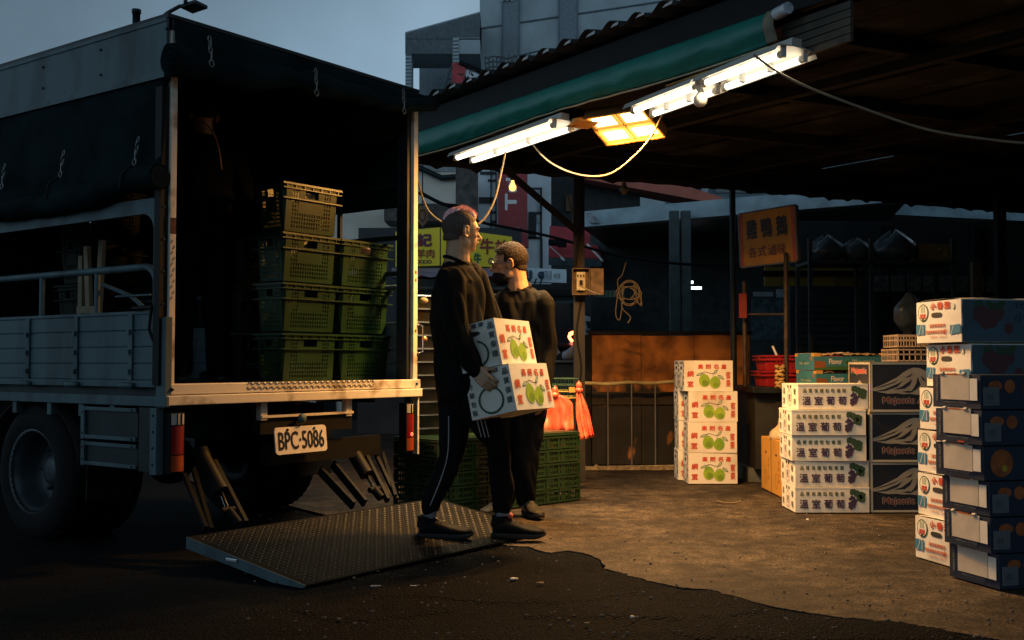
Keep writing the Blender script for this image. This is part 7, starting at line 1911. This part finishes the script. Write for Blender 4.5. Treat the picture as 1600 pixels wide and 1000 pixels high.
# trunk under the clothes
loft(g, [(hipc-UPZ*.05, bl*.15, bf*.09), (hipc+UPZ*.12, bl*.13, bf*.085), (hipc.lerp(shc, .55), bl*.15, bf*.10), (shc-UPZ*.10, bl*.17, bf*.10), (shc+UPZ*.01, bl*.13, bf*.07)], SKIN)
limb(g, [shR, elR], [.055, .043], SKIN); limb(g, [shL, elL], [.055, .043], SKIN)
limb(g, [hipR, kneeF, ankF], [.070, .040, .030], SKIN); limb(g, [hipL, kneeB, ankB], [.070, .040, .030], SKIN)
limb(g, [ankF, footF+UPZ*.06+V((.05, .02, 0))], [.036, .034], SKIN); limb(g, [ankB, footB+UPZ*.06+V((.05, .0, 0))], [.036, .034], SKIN)
# carton frame (needed by the hands): axes of the carried cartons
cu = V((.50, .866, 0)); cn = V((.866, -.50, 0)); th_ = R(12.5)
ux = cu; uz = (UPZ*math.cos(th_)-cn*math.sin(th_)).normalized(); un = (cn*math.cos(th_)+UPZ*math.sin(th_)).normalized()
lowc = P(808, 641, 5.54)                   # lower carton: near bottom edge at the printed face
# hand on the end panel of the lower carton, fingers in the hand hole
endn = -ux
hp = P(762, 571, 0) if False else None
hx = lowc-un*(JD*.5)+uz*(JH*.78)
wr2 = hx-un*.055+uz*.055+endn*.035
limb(g, [elR, wr2], [.043, .028], SKIN)
hand(g, wr2, un*.55-uz*.75, -endn, un*.7+uz*.8, SKIN, curl=(.55, .6, .6, .65), spread=.02, s=1.08)
hx2 = lowc-un*(JD*.5)+uz*(JH*.75)+ux*JW
wr3 = hx2-un*.055+uz*.06+ux*.035
limb(g, [elL, wr3], [.043, .028], SKIN)
hand(g, wr3, un*.55-uz*.75, -ux, un*.7+uz*.8, SKIN, curl=(.55, .6, .6, .65), s=1.05)
bodyA = remesh(g, 'body', .0048, SKIN, pA, 2)
# shaved sides darken the scalp: a thin cropped cap, and the pink crop on top
def cap(par, q, m, secs, name, vox=.005, rough=0, hs=1.0, disp=None):
    g = MB(); 
    for (a, b, d, rx, ry, rz) in secs: g.ball(q(a, b, d), (rx*hs, ry*hs, rz*hs), m, frh_, n=20, k=14)
    return remesh(g, name, vox, m, par, 1, disp)
def carve(ob, keep):
    """drop faces of a hair shell outside the hair line"""
    import bmesh
    bm = bmesh.new(); bm.from_mesh(ob.data); org = WORG[ob]
    dl = [f for f in bm.faces if not keep(f.calc_center_median()+org)]
    bmesh.ops.delete(bm, geom=dl, context='FACES'); bm.to_mesh(ob.data); bm.free()
frh_ = frh
def local(q, fr, hs):
    c = q(0, 0, 0)
    def f(p): d = (p-c)/hs; return d.dot(fr[0]), d.dot(fr[1]), d.dot(fr[2])
    return f
lA = local(qh, frh, 1.02)
sh = cap(pA, qh, SHAVE, [(-.012, 0, .035, .0985, .0795, .0905), (.016, 0, .020, .074, .0702, .087), (-.045, 0, -.03, .058, .058, .05)], 'shaved_hair', hs=1.02)
def keepA(p):
    a, b, d = lA(p)
    hl = .055 if a > .035 else (.0 if a > -.012 else -.045)
    if a > .062: return d > .065
    if abs(b) > .060 and -.022 < a < .02 and d < .028: return False
    return d > hl and not (a > .02 and d < .05)
carve(sh, keepA)
def dispA(co, n_): return .006*abs(noise.noise(co*90))+.005*noise.noise(co*40)
ph_ = cap(pA, qh, PINKH, [(-.018, 0, .064, .086, .052, .070), (.036, 0, .084, .046, .047, .042)], 'hair', hs=1.02, disp=dispA)
carve(ph_, lambda p: lA(p)[2] > (.060 if lA(p)[0] < .02 else .047))
g = MB(); random.seed(5)
for i in range(1100):
    a = random.uniform(0, 6.28); r = math.sqrt(random.random()); px_ = .0+.085*r*math.cos(a); py_ = .046*r*math.sin(a)
    h_ = .122-.045*(px_+.0)**2/.0072*.9-.018*(py_/.046)**2+(.006 if px_ > 0 else 0); c = qh(px_, py_, h_); dv_ = (frh[2]+frh[0]*random.uniform(-.2, .5)+frh[1]*random.uniform(-.4, .4)).normalized(); s_ = dv_.orthogonal()*.0018
    g.face([c-s_, c+s_, c+dv_*random.uniform(.012, .026)], PINKH)
g.build('tufts', ph_)
eyes(qh, frh, pA, 1.02)
# sweatshirt
g = MB()
loft(g, [(hipc-UPZ*.03, bl*.165, bf*.118), (hipc+UPZ*.03, bl*.178, bf*.128), (hipc.lerp(shc, .30), bl*.185, bf*.135), (hipc.lerp(shc, .55)-bf*.01, bl*.20, bf*.142), (hipc.lerp(shc, .80)-bf*.01, bl*.215, bf*.135), (shc-UPZ*.03, bl*.20, bf*.112), (shc+UPZ*.035, bl*.13, bf*.088), (shc+UPZ*.070, bl*.078, bf*.076), (shc+UPZ*.085, bl*.070, bf*.070)], KNIT, 24)
limb(g, [shR-UPZ*.0, shR.lerp(elR, .5)-V((.01, 0, 0)), elR, elR.lerp(wr2, .55), wr2-(wr2-elR).normalized()*.005], [.088, .078, .062, .052, .040], KNIT, 16)
limb(g, [shL, shL.lerp(elL, .5), elL, elL.lerp(wr3, .55), wr3-(wr3-elL).normalized()*.005], [.085, .076, .066, .056, .040], KNIT, 16)
sw = remesh(g, 'sweatshirt', .0075, KNIT, pA, 3, folds(.019, 2.0))
g = MB(); rg = [A(714, 409)+bl*.074*math.sin(a)+bf*(.072*math.cos(a)+.004)+UPZ*(-.030*math.cos(a)-.002) for a in [2*math.pi*i/26 for i in range(27)]]
g.tube(rg, .0095, KNIT, 8, caps=False); g.build('collar', sw)
for nm, c_, ax_, r_ in (('cuff', wr2-(wr2-elR).normalized()*.012, (wr2-elR).normalized(), .037), ('cuff', wr3-(wr3-elL).normalized()*.012, (wr3-elL).normalized(), .037)):
    g = MB(); g.lathe([(r_-.004, -.032), (r_+.004, -.028), (r_+.004, .024), (r_-.003, .028)], c_, ax_, KNIT, 20); g.build(nm, sw)
# trousers
g = MB()
loft(g, [(hipc+UPZ*.05, bl*.150, bf*.112), (hipc-UPZ*.05, bl*.158, bf*.122), (hipc-UPZ*.12, bl*.14, bf*.11)], TROUS, 20)
limb(g, [hipR-UPZ*.02, hipR.lerp(kneeF, .5), kneeF, kneeF.lerp(ankF, .5), ankF+UPZ*.015], [.103, .090, .069, .060, .048], TROUS, 16)
limb(g, [hipL-UPZ*.02, hipL.lerp(kneeB, .5), kneeB, kneeB.lerp(ankB, .5), ankB+UPZ*.015], [.103, .090, .070, .060, .046], TROUS, 16)
tr = remesh(g, 'trousers', .0075, TROUS, pA, 3, folds(.015, 7.0))
def surf_strip(par, pts, wv, m, name, th=.003):
    g = MB(); 
    for w0 in wv: g.tube([p+w0 for p in pts], .0028, m, 6)
    return g.build(name, par)
surf_strip(tr, spline([A(701, 650, -.062), A(700, 705, -.058), A(690, 745, -.075), A(672, 790, -.10)], 5), [V((0, 0, 0))], STRIPE, 'side_seam')
surf_strip(tr, [A(745, 655, -.115), A(752, 683, -.105)], [V((0, 0, 0)), V((.020, 0, 0)), V((.040, .004, 0))], STRIPE, 'stripes')
for (ank, s_) in ((ankF, 1), (ankB, 1)):
    g = MB(); g.tube([ank+UPZ*.02, ank-UPZ*.035+V((.004, 0, 0))], .041, SOCK, 16); g.build('sock', pA)
nrmP = V((-.807*-.155*-1, 0, 1)); plUp = (UPZ+V((.807, -.59, 0))*.155).normalized()
hB = G(648, 841, .052); hF = G(768, 838, .033)
shoe(pA, ankB-UPZ*0+V((-.06, -.0, 0))-UPZ*(ankB.z-hB.z), (.92, .05, -.02), plUp); shoe(pA, V((ankF.x-.055, ankF.y, hF.z)), (.95, .06, -.03), plUp)
g = MB(); g.ball(V((ankF.x+.045, ankF.y-.015, hF.z+.115)), (.014, .012, .018), mat('coral_tab', (.7, .12, .07), .6)); g.build('sock_tab', pA)
# carried cartons
def box_rot(): return Matrix((ux, -un, uz)).transposed().to_quaternion()
# carton local axes: x = width of the printed face, y = into the box, z = up -> printed face looks along un
qrot = box_rot()
pl_ = lowc
c1 = put(JM, 'jujube_carton', pl_, 0, 'lower jujube carton held by the pink haired man', 'carton', 'jujube cartons being carried', rot=qrot); c1.scale = (1.05, 1.10, 1.0)
rz2 = qrot @ Matrix.Rotation(R(3), 3, 'Z').to_quaternion()
c2 = put(JM, 'jujube_carton', pl_+uz*JH-un*.030-ux*.008, 0, 'upper jujube carton held by the pink haired man', 'carton', 'jujube cartons being carried', rot=rz2); c2.scale = (1.05, 1.10, 1.0)

# ---------------------------------------------------------------- man with glasses and lowered mask
YB2 = 6.95
def B(u, v, dy=0.0): return P(u, v, YB2+dy)
gnd = V((B(815, 567).x, YB2, 0))
pB = thing('person', 'man with short dark hair, glasses and lowered black mask, standing behind the cartons', 'person', gnd)
fB = V((-.93, .02, -.02)).normalized(); bfB = V((-.50, -.866, 0)); blB = V((.866, -.50, 0))
hcB = B(796, 413); hip2 = B(814, 588); sh2 = B(812, 468)
sR_, sL_ = sh2-blB*.165-UPZ*.035, sh2+blB*.165-UPZ*.035
eL_, wL_ = B(850, 548, -.05), B(851, 612, -.12); eR_, wR_ = B(768, 545, .10), B(775, 605, 0.0)
g = MB()
qb, frb = head_parts(g, hcB, fB, (0, 0, 1), SKIN2, 1.07)
neck(g, B(812, 462), B(805, 420), .064, SKIN2)
loft(g, [(hip2-UPZ*.05, blB*.15, bfB*.09), (hip2+UPZ*.12, blB*.13, bfB*.085), (hip2.lerp(sh2, .6), blB*.16, bfB*.10), (sh2, blB*.15, bfB*.08)], SKIN2)
limb(g, [sL_, eL_, wL_], [.055, .043, .027], SKIN2); limb(g, [sR_, eR_, wR_], [.055, .043, .027], SKIN2)
hand(g, wL_, (-.1, -.1, -1), (-.8, .3, 0), (-.3, -1, 0), SKIN2, curl=(.3, .35, .4, .5)); hand(g, wR_, (.1, -.1, -1), (.8, .3, 0), (.3, -1, 0), SKIN2, curl=(.3, .35, .4, .5))
hL2, hR2 = hip2+blB*.09, hip2-blB*.09
kL, aL = B(826, 690, -.03), B(822, 785, .02); kR, aR = B(790, 690, .05), B(788, 785, .08)
limb(g, [hL2, kL, aL], [.070, .042, .032], SKIN2); limb(g, [hR2, kR, aR], [.070, .042, .032], SKIN2)
limb(g, [aL, aL+V((.02, -.03, -.05))], [.036, .03], SKIN2); limb(g, [aR, aR+V((.0, -.03, -.05))], [.036, .03], SKIN2)
remesh(g, 'body', .0048, SKIN2, pB, 2)
frh_ = frb; lB = local(qb, frb, 1.07)
hb = cap(pB, qb, DARKH, [(-.014, 0, .040, .101, .083, .096), (.020, 0, .038, .078, .073, .082), (-.045, 0, -.02, .060, .060, .05)], 'hair', hs=1.07, disp=lambda co, n_: .005*abs(noise.noise(co*110)))
def keepB(p):
    a, b, d = lB(p)
    if a > .070: return d > .078
    if a > .030: return d > .055
    if a > .012: return d > .012
    if abs(b) > .060 and a > -.030: return d > .022
    return d > -.050
carve(hb, keepB)
g = MB()
for i in range(500):
    a = random.uniform(0, 6.28); r = math.sqrt(random.random()); px_ = -.005+.088*r*math.cos(a); py_ = .070*r*math.sin(a)
    h_ = .132-.05*((px_)/.09)**2-.035*(py_/.07)**2; c = qb(px_, py_, h_-.004); dv_ = (frb[2]+frb[0]*random.uniform(0, .7)+frb[1]*random.uniform(-.4, .4)).normalized(); s_ = dv_.orthogonal()*.0016
    g.face([c-s_, c+s_, c+dv_*random.uniform(.008, .015)], DARKH)
g.build('tufts', hb)
eyes(qb, frb, pB, 1.07)
GF = mat('glasses_frame', (.12, .12, .12), .25, .8, var=0)
g = MB()
for s in (-1, 1):
    c = qb(.100, s*.034, .000); g.tube([c+(frb[1]*.026*math.cos(a)+frb[2]*.021*math.sin(a)) for a in [2*math.pi*i/18 for i in range(19)]], .0030, GF, 6, caps=False)
    g.tube([qb(.098, s*.058, .006), qb(.05, s*.074, .006), qb(-.012, s*.082, .004), qb(-.028, s*.080, -.010)], .0028, GF, 6)
g.tube([qb(.101, -.012, .005), qb(.104, 0, .008), qb(.101, .012, .005)], .0018, GF, 6); gl = g.build('glasses', pB)
LENS = mat('glass_lens', (.6, .68, .75), .04, var=0, alpha=.5, spec=.9)
for s in (-1, 1):
    g = MB(); c = qb(.100, s*.034, .000); g.face([c+(frb[1]*.0235*math.cos(a)+frb[2]*.0185*math.sin(a)) for a in [2*math.pi*i/18 for i in range(18)]], LENS); solid(g.build('lens', gl), .0015)
MASKM = mat('black_mask', (.005, .005, .006), .8, var=.2, scale=30, bump=.3, bscale=60, spec=.1)
g = MB(); g.ball(qb(.050, 0, -.084), (.062*1.07, .066*1.07, .044*1.07), MASKM, frb, n=20, k=12); g.ball(qb(.076, 0, -.074), (.034, .048, .032), MASKM, frb, n=16, k=10)
mk = remesh(g, 'mask', .005, MASKM, pB, 2)
carve(mk, lambda p: lB(p)[0] > .012)
g = MB()
for s in (-1, 1): g.tube(spline([qb(.018, s*.056, -.075), qb(.0, s*.068, -.045), qb(-.014, s*.082, -.012), qb(-.022, s*.083, .012)], 4), .0016, BLACK, 5)
g.build('ear_loop', mk)
g = MB()
loft(g, [(hip2-UPZ*.06, blB*.178, bfB*.122), (hip2+UPZ*.02, blB*.185, bfB*.130), (hip2.lerp(sh2, .35), blB*.190, bfB*.132), (hip2.lerp(sh2, .70), blB*.212, bfB*.135), (sh2-UPZ*.02, blB*.212, bfB*.115), (sh2+UPZ*.045, blB*.150, bfB*.092), (sh2+UPZ*.078, blB*.082, bfB*.074)], KNIT, 24)
limb(g, [sL_, sL_.lerp(eL_, .5), eL_, eL_.lerp(wL_, .55), wL_+UPZ*.03], [.078, .076, .068, .060, .044], KNIT, 16); limb(g, [sR_, sR_.lerp(eR_, .5), eR_, eR_.lerp(wR_, .55), wR_+UPZ*.03], [.078, .076, .068, .060, .044], KNIT, 16)
sw = remesh(g, 'sweatshirt', .0075, KNIT, pB, 3, folds(.019, 12.0))
g = MB(); rg = [B(810, 449)+blB*.082*math.sin(a)+bfB*(.068*math.cos(a)+.004)+UPZ*(-.034*math.cos(a)) for a in [2*math.pi*i/26 for i in range(27)]]
g.tube(rg, .0095, KNIT, 8, caps=False); g.build('collar', sw)
g = MB(); loft(g, [(hip2+UPZ*.05, blB*.152, bfB*.112), (hip2-UPZ*.05, blB*.16, bfB*.122), (hip2-UPZ*.12, blB*.14, bfB*.11)], TROUS, 20)
limb(g, [hL2-UPZ*.02, hL2.lerp(kL, .5), kL, kL.lerp(aL, .5), aL+UPZ*.015], [.100, .092, .078, .072, .062], TROUS, 16); limb(g, [hR2-UPZ*.02, hR2.lerp(kR, .5), kR, kR.lerp(aR, .5), aR+UPZ*.015], [.100, .092, .078, .072, .062], TROUS, 16)
remesh(g, 'trousers', .0075, TROUS, pB, 3, folds(.017, 17.0))
for a_ in (aL, aR):
    g = MB(); g.tube([a_+UPZ*.02, a_-UPZ*.03], .042, SOCK, 14); g.build('sock', pB)
GSH = mat('grey_black_shoe', (.02, .02, .02), .7, var=.6, scale=40, bump=.3, bscale=90)
shoe(pB, V((aL.x-.005, aL.y+.05, .012)), (.30, -.9, 0), UPZ, GSH); shoe(pB, V((aR.x, aR.y+.05, .012)), (-.45, -.85, 0), UPZ, GSH)

# ---------------------------------------------------------------- man standing on the truck bed in the dark
TEE = mat('dark_tee', (.0025, .003, .0035), .85, var=.3, scale=6, bump=.2, bscale=100, spec=.03); DTR = mat('dark_slacks', (.0025, .003, .0035), .8, var=.3, bump=.15, bscale=80, spec=.03)
base = tw(TR(312, 598, .80)); base.z = ZF
pC = thing('person', 'man in dark clothes standing in shadow at the left rear of the truck bed', 'person', base)
hz_ = ZF; fC = (TRY*.95+TRX*.25).normalized(); lC = V((-fC.y, fC.x, 0))
def ph(z, s=0, f=0): return V((base.x, base.y, hz_+z))+lC*s+fC*f
hipC, shC, hcC = ph(.92), ph(1.40), ph(1.60)
g = MB(); qc, frc = head_parts(g, hcC, fC, (0, 0, 1), SKIN2, 1.0); neck(g, ph(1.42), ph(1.56), .056, SKIN2)
loft(g, [(ph(.86), lC*.15, fC*.09), (ph(1.1), lC*.14, fC*.09), (ph(1.38), lC*.16, fC*.09)], SKIN2)
arms = []
for s in (-1, 1):
    el, wr_ = ph(1.12, s*.25, -.02), ph(.98, s*.20, .16); arms.append((s, el, wr_)); limb(g, [ph(1.38, s*.18), el, wr_], [.055, .043, .027], SKIN2); hand(g, wr_, (fC*.8-UPZ*.3-lC*s*.3), -lC*s, UPZ, SKIN2, curl=(.5, .5, .6, .6))
    limb(g, [ph(.90, s*.09), ph(.48, s*.11, .01), ph(.09, s*.12)], [.085, .055, .036], SKIN2); limb(g, [ph(.09, s*.12), ph(.05, s*.12, .05)], [.036, .03], SKIN2)
remesh(g, 'body', .006, SKIN2, pC, 2)
frh_ = frc; lC_ = local(qc, frc, 1.0); hc_ = cap(pC, qc, DARKH, [(-.014, 0, .040, .101, .083, .096), (.020, 0, .038, .078, .073, .082), (-.045, 0, -.02, .060, .060, .05)], 'hair')
carve(hc_, lambda p: (lC_(p)[2] > .07) if lC_(p)[0] > .03 else lC_(p)[2] > -.03)
eyes(qc, frc, pC)
g = MB(); loft(g, [(ph(.86), lC*.185, fC*.125), (ph(.95), lC*.18, fC*.125), (ph(1.15), lC*.19, fC*.13), (ph(1.34), lC*.21, fC*.125), (ph(1.42), lC*.17, fC*.10), (ph(1.47), lC*.08, fC*.075)], TEE, 22)
for s, el, wr_ in arms: limb(g, [ph(1.38, s*.18), el, wr_], [.085, .068, .045], TEE, 14)
remesh(g, 'tee_shirt', .009, TEE, pC, 3, folds(.012, 30.0))
g = MB(); loft(g, [(ph(.92), lC*.155, fC*.11), (ph(.84), lC*.17, fC*.12)], DTR, 18)
for s in (-1, 1): limb(g, [ph(.86, s*.09), ph(.48, s*.11, .01), ph(.08, s*.12)], [.105, .082, .072], DTR, 14)
remesh(g, 'trousers', .009, DTR, pC, 3, folds(.012, 35.0))
for s in (-1, 1): shoe(pC, ph(.0, s*.12, -.06), fC, UPZ)
# ---------------------------------------------------------------- remaining small things
